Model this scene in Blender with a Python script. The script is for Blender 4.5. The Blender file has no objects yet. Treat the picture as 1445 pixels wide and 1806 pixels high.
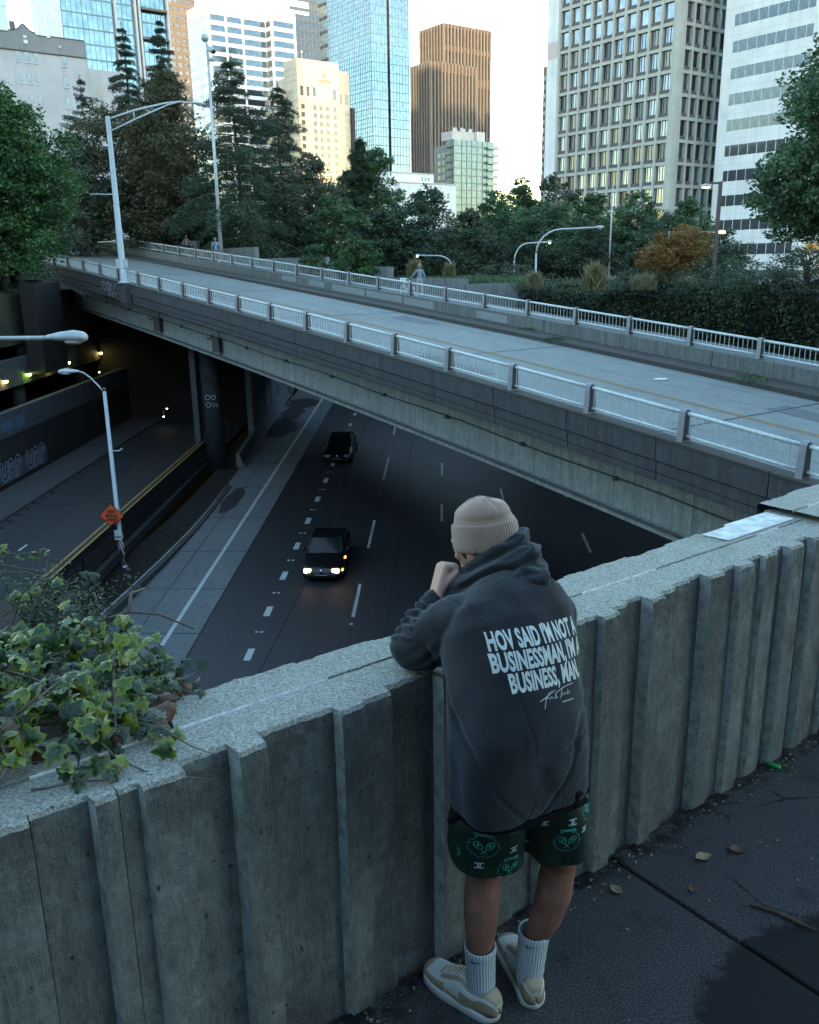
import bpy, bmesh, math, random
import numpy as np
from mathutils import Vector, Matrix, noise
from mathutils.bvhtree import BVHTree
SC = bpy.context.scene
COL = SC.collection
R = math.radians
PI = math.pi
# ---------------------------------------------------------------- camera
CAM_H = 2.3
cam_d = bpy.data.cameras.new('camera'); cam = bpy.data.objects.new('camera', cam_d); COL.objects.link(cam)
cam_d.sensor_fit = 'VERTICAL'; cam_d.sensor_height = 24.0; cam_d.lens = 24.0 * 1550 / 1806
cam_d.clip_start = 0.05; cam_d.clip_end = 6000
TH = math.atan(441 / 1550)
cam.matrix_world = Matrix.Translation((0, 0, CAM_H)) @ Matrix.Rotation(R(90) - TH, 4, 'X') @ Matrix.Rotation(R(-0.8), 4, 'Z')
SC.camera = cam
# ---------------------------------------------------------------- sky, sun, exposure
SUN_EL, SUN_AZ = R(2.3), R(170)           # azimuth clockwise from +Y: very low, behind the photographer
W = bpy.data.worlds.new('World'); SC.world = W; W.use_nodes = True
wn = W.node_tree.nodes; wl = W.node_tree.links; bg = wn['Background']
sky = wn.new('ShaderNodeTexSky'); sky.sky_type = 'NISHITA'; sky.sun_disc = False
sky.sun_elevation = SUN_EL; sky.sun_rotation = SUN_AZ; sky.air_density = 0.85; sky.dust_density = 0.4; sky.ozone_density = 1.3
wl.new(sky.outputs[0], bg.inputs[0]); bg.inputs[1].default_value = 0.15
sd = bpy.data.lights.new('sun', 'SUN'); sd.energy = 0.5; sd.angle = R(0.6); sd.color = (1.0, 0.62, 0.30)
sun = bpy.data.objects.new('sun', sd); COL.objects.link(sun)
dv = Vector((math.sin(SUN_AZ) * math.cos(SUN_EL), math.cos(SUN_AZ) * math.cos(SUN_EL), math.sin(SUN_EL)))
sun.rotation_euler = dv.to_track_quat('Z', 'Y').to_euler()
SC.view_settings.view_transform = 'Standard'; SC.view_settings.look = 'None'
SC.view_settings.exposure = 4.1; SC.view_settings.gamma = 1.0
# ---------------------------------------------------------------- helpers
def tag(o, label=None, cat=None, group=None, kind=None):
    if label: o['label'] = label
    if cat: o['category'] = cat
    if group: o['group'] = group
    if kind: o['kind'] = kind
    return o
def empty(name, loc=(0, 0, 0), rz=0.0, label=None, cat=None, group=None):
    o = bpy.data.objects.new(name, None); COL.objects.link(o); o.location = loc; o.rotation_euler = (0, 0, rz)
    o.empty_display_size = 0.2
    return tag(o, label, cat, group)
def kids(o): return [c for c in COL.objects if c.parent == o]
def copy_tree(o, kidmap, parent=None):
    c = o.copy(); COL.objects.link(c)
    if parent: c.parent = parent
    for ch in kidmap.get(o.name, []): copy_tree(ch, kidmap, c)
    return c
def kid_map(root):
    m = {}
    for c in COL.objects:
        if c.parent: m.setdefault(c.parent.name, []).append(c)
    return m
class MB:
    """collects faces of one mesh"""
    def __init__(s): s.v = []; s.f = []; s.m = []; s.cur = 0; s.sm = []; s.smooth = False
    def mat(s, i): s.cur = i; return s
    def add(s, vs, fs):
        b = len(s.v); s.v.extend([tuple(x) for x in vs])
        for f in fs: s.f.append([b + i for i in f]); s.m.append(s.cur); s.sm.append(s.smooth)
        return s
    def frame_box(s, o, a, b, c):
        o = Vector(o); a = Vector(a); b = Vector(b); c = Vector(c)
        vs = [o, o + a, o + a + b, o + b, o + c, o + a + c, o + a + b + c, o + b + c]
        fs = [(0, 3, 2, 1), (4, 5, 6, 7), (0, 1, 5, 4), (1, 2, 6, 5), (2, 3, 7, 6), (3, 0, 4, 7)]
        if a.cross(b).dot(c) < 0: fs = [f[::-1] for f in fs]
        return s.add(vs, fs)
    def box(s, x0, x1, y0, y1, z0, z1): return s.frame_box((x0, y0, z0), (x1 - x0, 0, 0), (0, y1 - y0, 0), (0, 0, z1 - z0))
    def cbox(s, c, d, rz=0):
        cs, sn = math.cos(rz), math.sin(rz); a = Vector((cs, sn, 0)) * d[0]; b = Vector((-sn, cs, 0)) * d[1]; cc = Vector((0, 0, d[2]))
        return s.frame_box(Vector(c) - a / 2 - b / 2 - cc / 2, a, b, cc)
    def tube(s, pts, rad, n=8, caps=True):
        pts = [Vector(p) for p in pts]
        if not hasattr(rad, '__len__'): rad = [rad] * len(pts)
        vs = []; prev = None
        for i, p in enumerate(pts):
            t = (pts[min(i + 1, len(pts) - 1)] - pts[max(i - 1, 0)]).normalized()
            if prev is None: u = t.orthogonal().normalized()
            else: u = (prev - t * prev.dot(t)); u = u.normalized() if u.length > 1e-6 else t.orthogonal().normalized()
            prev = u; w = t.cross(u)
            for k in range(n):
                a = 2 * PI * k / n; vs.append(p + (u * math.cos(a) + w * math.sin(a)) * rad[i])
        fs = [(i * n + k, i * n + (k + 1) % n, (i + 1) * n + (k + 1) % n, (i + 1) * n + k) for i in range(len(pts) - 1) for k in range(n)]
        if caps: fs.append(tuple(range(n))[::-1]); fs.append(tuple((len(pts) - 1) * n + k for k in range(n)))
        sm = s.smooth; s.smooth = True; s.add(vs, fs); s.smooth = sm
        return s
    def lathe(s, c, prof, n=16, ax=(0, 0, 1)):
        ax = Vector(ax).normalized(); u = ax.orthogonal().normalized(); w = ax.cross(u); c = Vector(c); vs = []
        for (r, h) in prof:
            for k in range(n):
                a = 2 * PI * k / n; vs.append(c + ax * h + (u * math.cos(a) + w * math.sin(a)) * r)
        m = len(prof)
        fs = [(i * n + k, i * n + (k + 1) % n, (i + 1) * n + (k + 1) % n, (i + 1) * n + k) for i in range(m - 1) for k in range(n)]
        fs.append(tuple(range(n))[::-1]); fs.append(tuple((m - 1) * n + k for k in range(n)))
        sm = s.smooth; s.smooth = True; s.add(vs, fs); s.smooth = sm
        return s
    def ell(s, c, r, M=None, n=12, m=8):
        vs = []; c = Vector(c)
        for i in range(1, m):
            t = PI * i / m
            for k in range(n):
                a = 2 * PI * k / n; p = Vector((r[0] * math.sin(t) * math.cos(a), r[1] * math.sin(t) * math.sin(a), r[2] * math.cos(t)))
                vs.append(c + (M @ p if M else p))
        top = Vector((0, 0, r[2])); vs.append(c + (M @ top if M else top)); vs.append(c - (M @ top if M else top))
        L = len(vs)
        fs = [(i * n + k, (i + 1) * n + k, (i + 1) * n + (k + 1) % n, i * n + (k + 1) % n) for i in range(m - 2) for k in range(n)]
        fs += [(L - 2, k, (k + 1) % n) for k in range(n)] + [(L - 1, (m - 2) * n + (k + 1) % n, (m - 2) * n + k) for k in range(n)]
        sm = s.smooth; s.smooth = True; s.add(vs, fs); s.smooth = sm
        return s
    def quad(s, a, b, c, d): return s.add([a, b, c, d], [(0, 1, 2, 3)])
    def prism(s, poly, o, u, v, w):   # polygon in (u,v) plane extruded by vector w
        o = Vector(o); u = Vector(u); v = Vector(v); w = Vector(w); n = len(poly)
        vs = [o + u * p[0] + v * p[1] for p in poly] + [o + u * p[0] + v * p[1] + w for p in poly]
        fs = [tuple(range(n)), tuple(range(2 * n - 1, n - 1, -1))] + [(i, i + n, (i + 1) % n + n, (i + 1) % n) for i in range(n)]
        return s.add(vs, fs)
    def build(s, name, mats, parent=None, fix=True):
        me = bpy.data.meshes.new(name); me.from_pydata(s.v, [], s.f)
        if not isinstance(mats, (list, tuple)): mats = [mats]
        for m in mats: me.materials.append(m)
        me.polygons.foreach_set('material_index', s.m); me.polygons.foreach_set('use_smooth', s.sm)
        if fix:
            bm = bmesh.new(); bm.from_mesh(me); bmesh.ops.recalc_face_normals(bm, faces=bm.faces); bm.to_mesh(me); bm.free()
        me.update()
        o = bpy.data.objects.new(name, me); COL.objects.link(o)
        if parent: o.parent = parent
        return o
def np_mesh(name, V, F, mats, parent=None, smooth=False, midx=None):
    V = np.asarray(V, dtype=np.float32); F = np.asarray(F, dtype=np.int32); k = F.shape[1]
    me = bpy.data.meshes.new(name); me.vertices.add(len(V)); me.vertices.foreach_set('co', V.ravel())
    me.loops.add(F.size); me.loops.foreach_set('vertex_index', F.ravel())
    me.polygons.add(len(F)); me.polygons.foreach_set('loop_start', np.arange(0, F.size, k, dtype=np.int32)); me.polygons.foreach_set('loop_total', np.full(len(F), k, dtype=np.int32))
    if not isinstance(mats, (list, tuple)): mats = [mats]
    for m in mats: me.materials.append(m)
    if midx is not None: me.polygons.foreach_set('material_index', np.asarray(midx, dtype=np.int32))
    me.polygons.foreach_set('use_smooth', np.full(len(F), smooth)); me.update(calc_edges=True)
    o = bpy.data.objects.new(name, me); COL.objects.link(o)
    if parent: o.parent = parent
    return o
# ---------------------------------------------------------------- materials
class NT:
    def __init__(s, name):
        s.m = bpy.data.materials.new(name); s.m.use_nodes = True; s.t = s.m.node_tree; s.b = s.t.nodes['Principled BSDF']
        s.tc = s.t.nodes.new('ShaderNodeTexCoord').outputs['Object']
    def n(s, typ, **k):
        nd = s.t.nodes.new(typ)
        for a, b in k.items(): setattr(nd, a, b)
        return nd
    def L(s, a, b): s.t.links.new(a, b)
    def map(s, scale=(1, 1, 1), rot=(0, 0, 0), loc=(0, 0, 0)):
        m = s.n('ShaderNodeMapping'); m.inputs['Scale'].default_value = scale; m.inputs['Rotation'].default_value = rot; m.inputs['Location'].default_value = loc
        s.L(s.tc, m.inputs[0]); return m.outputs[0]
    def noise(s, scale, detail=4, rough=.55, vec=None, dist=0):
        t = s.n('ShaderNodeTexNoise'); t.inputs['Scale'].default_value = scale; t.inputs['Detail'].default_value = detail
        t.inputs['Roughness'].default_value = rough; t.inputs['Distortion'].default_value = dist
        s.L(vec if vec else s.tc, t.inputs['Vector']); return t.outputs['Fac']
    def vor(s, scale, vec=None, feature='F1', out='Distance'):
        t = s.n('ShaderNodeTexVoronoi', feature=feature); t.inputs['Scale'].default_value = scale; s.L(vec if vec else s.tc, t.inputs['Vector']); return t.outputs[out]
    def ramp(s, fac, stops, interp='LINEAR'):
        r = s.n('ShaderNodeValToRGB'); r.color_ramp.interpolation = interp; e = r.color_ramp.elements
        while len(e) < len(stops): e.new(0.5)
        for i, (p, c) in enumerate(stops):
            e[i].position = p; e[i].color = (c, c, c, 1) if isinstance(c, (int, float)) else (*c, 1)
        s.L(fac, r.inputs[0]); return r.outputs[0]
    def mix(s, fac, a, b, mode='MIX'):
        m = s.n('ShaderNodeMix', data_type='RGBA', blend_type=mode)
        for v, i in ((fac, 0), (a, 6), (b, 7)):
            if isinstance(v, bpy.types.NodeSocket): s.L(v, m.inputs[i])
            elif i == 0: m.inputs[0].default_value = v
            else: m.inputs[i].default_value = (*v, 1) if not isinstance(v, (int, float)) else (v, v, v, 1)
        return m.outputs[2]
    def math(s, op, a, b=0.0):
        m = s.n('ShaderNodeMath', operation=op)
        for v, i in ((a, 0), (b, 1)):
            if isinstance(v, bpy.types.NodeSocket): s.L(v, m.inputs[i])
            else: m.inputs[i].default_value = v
        return m.outputs[0]
    def bump(s, h, strength=.4, dist=.01, prev=None):
        b = s.n('ShaderNodeBump'); b.inputs['Strength'].default_value = strength; b.inputs['Distance'].default_value = dist
        s.L(h, b.inputs['Height'])
        if prev: s.L(prev, b.inputs['Normal'])
        s.L(b.outputs[0], s.b.inputs['Normal']); return b.outputs[0]
    def out(s, col=None, rough=.7, metal=0.0, spec=None):
        if col is not None:
            if isinstance(col, bpy.types.NodeSocket): s.L(col, s.b.inputs['Base Color'])
            else: s.b.inputs['Base Color'].default_value = (*col, 1)
        if isinstance(rough, bpy.types.NodeSocket): s.L(rough, s.b.inputs['Roughness'])
        else: s.b.inputs['Roughness'].default_value = rough
        s.b.inputs['Metallic'].default_value = metal
        if spec is not None: s.b.inputs['Specular IOR Level'].default_value = spec
        return s.m
def sc(c, k): return tuple(x * k for x in c)
def plain(name, col, rough=.6, metal=0, var=.25, scale=6, bump=0, spec=None):
    t = NT(name); f = t.noise(scale, 5); c = t.ramp(f, [(.25, sc(col, 1 - var)), (.75, sc(col, 1 + var))])
    if bump: t.bump(t.noise(scale * 8, 4), bump, .01)
    return t.out(c, rough, metal, spec)
def emis(name, col, st):
    t = NT(name); t.b.inputs['Emission Color'].default_value = (*col, 1); t.b.inputs['Emission Strength'].default_value = st; return t.out(col, .5)
def concrete(name, col, streak=.6, spot=.3, scale=1.0, bump=.35, rough=.85, stain=.55, grain=60):
    t = NT(name)
    big = t.noise(.35 * scale, 6, .6); med = t.noise(2.6 * scale, 8, .65)
    st = t.noise(2.2 * scale, 6, .7, t.map((3.2, 3.2, .12))); st2 = t.noise(9 * scale, 4, .6, t.map((2.5, 2.5, .07)))
    c = t.ramp(big, [(.3, sc(col, .72)), (.72, sc(col, 1.22))])
    c = t.mix(t.math('MULTIPLY', t.ramp(st, [(.46, 0.0), (.58, 1.0)]), streak), c, sc(col, 1 - stain))
    c = t.mix(t.math('MULTIPLY', t.ramp(st2, [(.54, 0.0), (.64, 1.0)]), streak * .55), c, sc(col, 1.55))
    c = t.mix(t.math('MULTIPLY', t.ramp(med, [(.35, 1.0), (.55, 0.0)]), spot), c, sc(col, .45))
    mm = t.noise(9 * scale, 7, .75, t.map((1, 1, .5))); c = t.mix(.6, c, t.mix(1.0, c, t.ramp(mm, [(.34, .25), (.48, .9), (.66, 1.75)]), 'MULTIPLY'))
    g = t.noise(grain * scale, 3, .7)
    c = t.mix(.5, c, t.ramp(g, [(.36, sc(col, .5)), (.64, sc(col, 1.5))]))
    n1 = t.bump(t.noise(5 * scale, 8, .7), bump * .6, .05); t.bump(g, bump, .01, n1)
    return t.out(c, rough)
def asphalt(name, col, grain=40, patch=.4, rough=.75, bump=.3):
    t = NT(name); big = t.noise(.12, 7, .6); lane = t.noise(.8, 5, .6, t.map((1.2, .05, 1)))
    c = t.ramp(big, [(.3, sc(col, .75)), (.7, sc(col, 1.3))])
    c = t.mix(t.math('MULTIPLY', t.ramp(lane, [(.4, 0.0), (.7, 1.0)]), patch), c, sc(col, .6))
    mm = t.noise(2.2, 8, .75); c = t.mix(.7, c, t.mix(1.0, c, t.ramp(mm, [(.34, .5), (.5, 1.0), (.66, 1.55)]), 'MULTIPLY'))
    g = t.noise(grain, 2, .8); c = t.mix(.55, c, t.ramp(g, [(.36, sc(col, .35)), (.64, sc(col, 1.8))]))
    t.bump(g, bump, .02); return t.out(c, rough)
M = {}
# ================================================================ foreground: pavement and board-formed wall
WU = Vector((.8, .6, 0)); WN = Vector((-.6, .8, 0)); W0 = Vector((.058, 2.50, 0)); WH = 1.07
def wp(u, v, z): return W0 + WU * u + WN * v + Vector((0, 0, z))
def m_pavement():
    t = NT('pavement_concrete'); col = (.036, .039, .041)
    big = t.noise(1.3, 8, .65); c = t.ramp(big, [(.3, sc(col, .62)), (.7, sc(col, 1.15))])
    g = t.noise(170, 3, .8); g2 = t.noise(60, 3, .7)
    c = t.mix(.75, c, t.ramp(g, [(.36, sc(col, .2)), (.5, sc(col, .8)), (.66, sc(col, 3.4))]))
    c = t.mix(t.ramp(t.noise(3.5, 8, .7), [(.55, 0.0), (.68, .8)]), c, sc(col, .45))
    mp = t.map(); ds = t.n('ShaderNodeVectorMath', operation='DISTANCE'); t.L(mp, ds.inputs[0]); ds.inputs[1].default_value = (1.52, 1.98, 0)
    e = t.math('ADD', ds.outputs['Value'], t.math('MULTIPLY', t.noise(4, 6, .7), .35))
    wet = t.ramp(e, [(.83, 1.0), (.875, 0.0)])
    sp = t.noise(1.1, 7, .7, t.map(loc=(3, 1, 0))); wet2 = t.ramp(sp, [(.62, 0.0), (.66, .55)])
    c = t.mix(t.math('MULTIPLY', wet, .84), c, (.005, .005, .007)); c = t.mix(wet2, c, sc(col, .45))
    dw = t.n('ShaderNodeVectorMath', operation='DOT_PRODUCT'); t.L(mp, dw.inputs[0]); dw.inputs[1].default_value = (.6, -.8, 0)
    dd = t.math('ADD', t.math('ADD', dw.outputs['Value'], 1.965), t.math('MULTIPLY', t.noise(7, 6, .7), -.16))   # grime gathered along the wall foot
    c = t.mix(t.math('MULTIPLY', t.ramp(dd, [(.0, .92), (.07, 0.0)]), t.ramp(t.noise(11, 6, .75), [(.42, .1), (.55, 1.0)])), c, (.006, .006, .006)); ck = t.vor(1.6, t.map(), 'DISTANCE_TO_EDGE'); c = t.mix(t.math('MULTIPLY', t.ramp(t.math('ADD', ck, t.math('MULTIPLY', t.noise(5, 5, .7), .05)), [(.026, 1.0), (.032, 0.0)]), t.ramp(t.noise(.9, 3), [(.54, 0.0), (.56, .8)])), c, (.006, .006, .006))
    t.bump(g, .35, .004, t.bump(g2, .3, .004)); r = t.ramp(wet, [(0.0, .9), (1.0, .8)])
    return t.out(c, r, 0, .12)
M['pave'] = m_pavement(); M['joint'] = plain('joint_dirt', (.03, .022, .016), .95, var=.6, scale=60, bump=.6)
g = MB(); g.box(-40, 40, -40, 3.0, -.30, -.02)   # bed under the slabs, trimmed by the wall below
def pav(name, u0, u1, v0, v1, z=0.0):
    b = MB(); n1 = 24; vs = []
    b.frame_box(wp(u0, v0, z - .1), WU * (u1 - u0), WN * (v1 - v0), Vector((0, 0, .1)))
    o = b.build(name, M['pave']); md = o.modifiers.new('edge', 'BEVEL'); md.width = .006; md.segments = 2; return o
JU = .88   # along-wall position of the joint
b = MB(); b.frame_box(wp(-30, -14, -.9), WU * 60, WN * 14.3, Vector((0, 0, .885))); o = b.build('pavement_base', M['joint']); tag(o, kind='structure')
b = MB()
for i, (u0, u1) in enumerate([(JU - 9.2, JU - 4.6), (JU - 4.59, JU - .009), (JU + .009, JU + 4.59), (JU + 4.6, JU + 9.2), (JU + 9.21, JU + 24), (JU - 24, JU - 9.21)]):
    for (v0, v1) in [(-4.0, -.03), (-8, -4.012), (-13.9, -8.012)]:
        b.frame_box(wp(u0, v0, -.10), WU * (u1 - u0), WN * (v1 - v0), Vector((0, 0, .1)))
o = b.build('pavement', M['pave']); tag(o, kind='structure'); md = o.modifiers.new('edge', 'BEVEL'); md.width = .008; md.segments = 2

def m_board():
    t = NT('board_formed_concrete'); col = (.108, .128, .124)
    # coordinates along wall
    mp = t.map(rot=(0, 0, -math.atan2(.6, .8)))
    sx = t.n('ShaderNodeSeparateXYZ'); t.L(mp, sx.inputs[0])
    board = t.n('ShaderNodeMath', operation='FLOOR'); t.L(t.math('MULTIPLY', sx.outputs[0], 7.3), board.inputs[0])
    rnd = t.n('ShaderNodeTexWhiteNoise', noise_dimensions='1D'); t.L(board.outputs[0], rnd.inputs['W'])
    cmb = t.n('ShaderNodeCombineXYZ'); t.L(t.math('ADD', t.math('MULTIPLY', sx.outputs[0], 1.0), t.math('MULTIPLY', rnd.outputs['Value'], 7.0)), cmb.inputs[0]); t.L(t.math('MULTIPLY', sx.outputs[2], .22), cmb.inputs[2]); t.L(sx.outputs[1], cmb.inputs[1])
    grain = t.n('ShaderNodeTexNoise'); grain.inputs['Scale'].default_value = 42; grain.inputs['Detail'].default_value = 5; grain.inputs['Distortion'].default_value = 1.6; t.L(cmb.outputs[0], grain.inputs['Vector'])
    # saw marks: fine cross bands
    cm2 = t.n('ShaderNodeCombineXYZ'); t.L(t.math('MULTIPLY', sx.outputs[0], .25), cm2.inputs[0]); t.L(t.math('ADD', sx.outputs[2], rnd.outputs['Value']), cm2.inputs[2])
    wv = t.noise(95, 2, .5, cm2.outputs[0], .4); patchy = t.ramp(t.noise(2.3, 4, .6), [(.48, 0.0), (.62, 1.0)])
    med = t.noise(5, 8, .7); stv = t.noise(7, 5, .6, t.map((1, 1, .12)))
    c = t.ramp(med, [(.36, sc(col, .55)), (.64, sc(col, 1.3))])
    c = t.mix(t.ramp(stv, [(.47, 0.0), (.57, .9)]), c, sc(col, .34))
    c = t.mix(.34, c, t.ramp(grain.outputs['Fac'], [(.35, sc(col, .45)), (.65, sc(col, 1.5))])); c = t.mix(.55, c, t.mix(1.0, c, t.ramp(t.noise(13, 8, .8), [(.36, .3), (.5, 1.0), (.63, 1.7)]), 'MULTIPLY'))
    c = t.mix(t.math('MULTIPLY', patchy, .3), c, t.ramp(wv, [(.4, sc(col, .45)), (.6, sc(col, 1.3))]))
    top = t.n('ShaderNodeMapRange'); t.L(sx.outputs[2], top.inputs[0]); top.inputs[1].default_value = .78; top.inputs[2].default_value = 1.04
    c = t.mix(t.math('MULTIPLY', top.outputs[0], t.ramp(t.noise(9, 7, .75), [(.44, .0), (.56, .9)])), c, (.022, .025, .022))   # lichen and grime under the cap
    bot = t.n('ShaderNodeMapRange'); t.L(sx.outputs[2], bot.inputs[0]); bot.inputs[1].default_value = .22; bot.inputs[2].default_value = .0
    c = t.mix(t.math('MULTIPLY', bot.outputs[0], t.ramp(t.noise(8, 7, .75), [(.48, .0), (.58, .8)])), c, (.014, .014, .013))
    bigs = t.noise(1.5, 7, .7, t.map((1, 1, .45))); c = t.mix(.85, c, t.mix(1.0, c, t.ramp(bigs, [(.36, .3), (.5, 1.0), (.64, 1.5)]), 'MULTIPLY'));
    pit = t.vor(30, t.map((1, 1, .6), (.3, .5, 0))); pm = t.math('MULTIPLY', t.ramp(t.math('ADD', pit, t.math('MULTIPLY', t.noise(40, 3), .25)), [(.22, 1.0), (.28, 0.0)]), t.ramp(t.noise(7, 4, .6), [(.5, 0.0), (.56, 1.0)]))
    c = t.mix(pm, c, (.008, .009, .010))
    fine = t.noise(240, 3, .75); c = t.mix(.3, c, t.ramp(fine, [(.38, sc(col, .3)), (.62, sc(col, 1.8))]))
    b1 = t.bump(t.noise(34, 8, .75), .7, .012, t.bump(grain.outputs['Fac'], .45, .010)); b2 = t.bump(wv, .25, .004, b1); b3 = t.bump(t.math('MULTIPLY', pm, -1.0), .8, .02, b2); t.bump(fine, .35, .004, b3)
    return t.out(c, .85)
def m_cap():
    t = NT('rough_cap_concrete'); col = (.30, .325, .29)
    c = t.ramp(t.noise(4, 7, .65), [(.3, sc(col, .7)), (.72, sc(col, 1.12))])
    g = t.noise(150, 5, .85)
    c = t.mix(.7, c, t.ramp(g, [(.38, sc(col, .12)), (.5, sc(col, .8)), (.63, sc(col, 1.95))]))
    pm = t.math('MULTIPLY', t.ramp(t.vor(34), [(.08, 1.0), (.15, 0.0)]), t.ramp(t.noise(12, 3, .5), [(.56, 0.0), (.62, 1.0)])); c = t.mix(pm, c, (.04, .045, .045))
    c = t.mix(t.ramp(t.noise(1.6, 6, .7), [(.56, 0.0), (.66, .45)]), c, (.16, .19, .15))
    b1 = t.bump(g, .9, .006); t.bump(t.math('MULTIPLY', pm, -1.0), .9, .02, b1)
    return t.out(c, .9)
M['arris'] = plain('lit_arris', (.30, .35, .33), .85, var=.5, scale=24, bump=.5); M['board'] = m_board(); M['cap'] = m_cap()  # arris: side light on the left-facing steps is put into its colour
M['caulk'] = plain('caulk', (.78, .82, .80), .6, var=.35, scale=30, bump=.4); M['capjoint'] = plain('cap_joint', (.055, .06, .06), .95, var=.5, scale=50)
BU = [(-3.4, .02), (-3.1, .05), (-2.85, .015), (-2.6, .045), (-2.3, .0), (-2.05, .03), (-1.8, .055), (-1.6, .01), (-1.42, .035), (-1.2, .012), (-1.06, .050), (-1.0, .036), (-.945, .062), (-.83, .008), (-.69, .066), (-.60, .010), (-.36, .048), (-.27, .036), (-.17, .004), (.01, .050), (.10, .01), (.22, .040), (.34, .022), (.45, .055), (.56, .008), (.64, .028), (.75, .058), (.84, .020), (.93, .004), (1.02, .056), (1.10, .030), (1.20, .010), (1.32, -.004), (1.40, .044), (1.50, .022), (1.60, .054), (1.70, .014), (1.80, .038), (1.90, .006), (1.99, .046), (2.10, .0), (2.20, .04), (2.29, .018), (2.42, .045), (2.55, .01), (2.66, .05), (2.8, .02), (2.95, .05), (3.1, .0), (3.25, .04), (3.4, .01), (3.6, .05), (3.8, .01), (4.0, .05), (4.2, .02), (4.4, .05), (4.6, 0)]
BO = [(-3.4, .0), (-3.0, .02), (-2.5, .01), (-2.1, .02), (-1.7, .0), (-1.3, .012), (-.75, .016), (-.3, .006), (.0, -.008), (.3, .004), (.66, .014), (.95, .024), (1.33, .012), (1.6, .03), (1.85, .018), (2.05, .03), (2.3, .012), (2.7, .03), (3.2, 0), (4, .03), (4.6, 0)]
def stepf(tab, u):
    r = tab[0][1]
    for a, o in tab:
        if u >= a: r = o
    return r
def wall_stretch(name, u0, u1, zt, TH_, vo=0.0, capmats=None):
    us = []
    edges = sorted(set([a for a, _ in BU] + [a for a, _ in BO] + [u0, u1])); edges = [e for e in edges if u0 <= e <= u1]
    for a, b_ in zip(edges[:-1], edges[1:]):
        k = max(1, int((b_ - a) / .014)); us += [a + .003 + (b_ - a - .006) * i / k for i in range(k + 1)] + [b_]
    rows = []   # profile (inner bottom -> inner top -> cap -> outer top -> outer bottom)
    nz = 40
    V = []; F = []; MI = []
    capn = [0.0, .03, .06, .1, .135, .158, .162, .166, .170, .180, .21, .25, .29, 1.0]
    P = 0
    for u in us:
        di = stepf(BU, u); do = stepf(BO, u)
        onj = min(abs(u - q_[0]) for q_ in BU) < 1e-6 and u not in (u0, u1)
        if onj: dp = stepf(BU, u - .004); di = min(di, dp) - .014 if di < dp else (di + dp) / 2
        rag = (noise.noise((u * 35, 3.1, 0)) * .006 + noise.noise((u * 9, 8.1, 0)) * .008 + max(0, noise.noise((u * 60, 1.7, 5)) - .25) * .022)
        rag2 = (noise.noise((u * 35, 9.1, 2)) * .008 + noise.noise((u * 9, 4.1, 7)) * .012)
        vi = -di + vo; out = TH_ + do + vo; prof = []
        for j in range(nz + 1):
            z = -.02 + (zt - .012 + .02) * j / nz
            e = noise.noise((u * 22, 0, z * 3)) * .0016 + noise.noise((u * 5, z * 5, 3)) * .002
            if j == nz: e += .004 + rag
            elif j == nz - 1: e += .001
            prof.append((vi + e, z))
        for q in capn:
            if q == 1.0: v = out - .008 - rag2
            elif q == 0.0: v = vi + .012 + rag
            else: v = min(max(q / .33 * TH_ + vo, vi + .02 + rag + q * .05), out - .02 - rag2)
            zz = zt + noise.noise((u * 14, v * 14, 0)) * .0025 + noise.noise((u * 60, v * 60, 0)) * .0015
            if q in (.162, .166): zz -= .010
            if q in (.170, .180): zz += .002
            prof.append((v, zz))
        prof.append((out, zt - .012)); prof.append((out, zt - .3)); prof.append((out, -.4))
        for v, z in prof: V.append(wp(u, v, z))
        P = len(prof)
    for i in range(len(us) - 1):
        for j in range(P - 1):
            F.append((i * P + j, (i + 1) * P + j, (i + 1) * P + j + 1, i * P + j + 1))
            k = j - nz
            um = (us[i] + us[i + 1]) / 2
            if 0 <= k < len(capn): 
                m = 1
                if 6 <= k <= 7: m = 2
                if k == 8: m = 3 if (noise.noise((um * 2.6, 2.2, 9)) > .02) else 1
                MI.append(m)
            elif j < nz: dstep = stepf(BU, um + .005) - stepf(BU, um - .005); MI.append(4 if dstep > .012 and abs(us[i + 1] - us[i] - .003) < .0004 else 0)  # left-facing steps take the paler colour with light painted in
            else: MI.append(0)
    # end faces
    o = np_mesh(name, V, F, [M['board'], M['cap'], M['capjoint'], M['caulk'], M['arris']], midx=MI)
    return o
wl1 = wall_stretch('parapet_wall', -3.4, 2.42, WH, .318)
tag(wl1, 'rough board-formed concrete parapet wall running diagonally across the foreground, man leaning on it', 'wall')
b = MB(); b.frame_box(wp(-3.38, .03, -.4), WU * 5.79, WN * .27, Vector((0, 0, WH + .37))); core = b.build('wall_core', M['cap'], wl1)
# bright repaired slab on the cap near the far end
b = MB(); n = 26; vs = []
poly = [(1.86, .185), (2.40, .185), (2.40, .335), (2.05, .338), (2.03, .315), (1.84, .312)]
b.prism(poly, wp(0, 0, WH + .0035), WU, WN, Vector((0, 0, .004))); M['patch'] = plain('mortar_patch', (.50, .55, .53), .85, var=.35, scale=14, bump=.4)
tag(b.build('mortar_patch', M['patch'], wl1), 'pale mortar repair on the cap')
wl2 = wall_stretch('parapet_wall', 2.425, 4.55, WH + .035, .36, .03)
tag(wl2, 'end block of the concrete parapet at the right edge, its cap slightly higher, beside the bridge', 'wall')
b = MB(); b.frame_box(wp(2.425, .06, -.4), WU * 2.1, WN * .3, Vector((0, 0, WH + .405))); b.build('wall_core', M['cap'], wl2)
# retained ground under the pavement, down to freeway level
M['conc_dark'] = concrete('dark_retaining_concrete', (.05, .055, .058)); 
b = MB(); b.frame_box(wp(-40, -14, -14), WU * 60, WN * 14.28, Vector((0, 0, 13.08))); o = b.build('bank', M['conc_dark']); tag(o, kind='structure')
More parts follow.
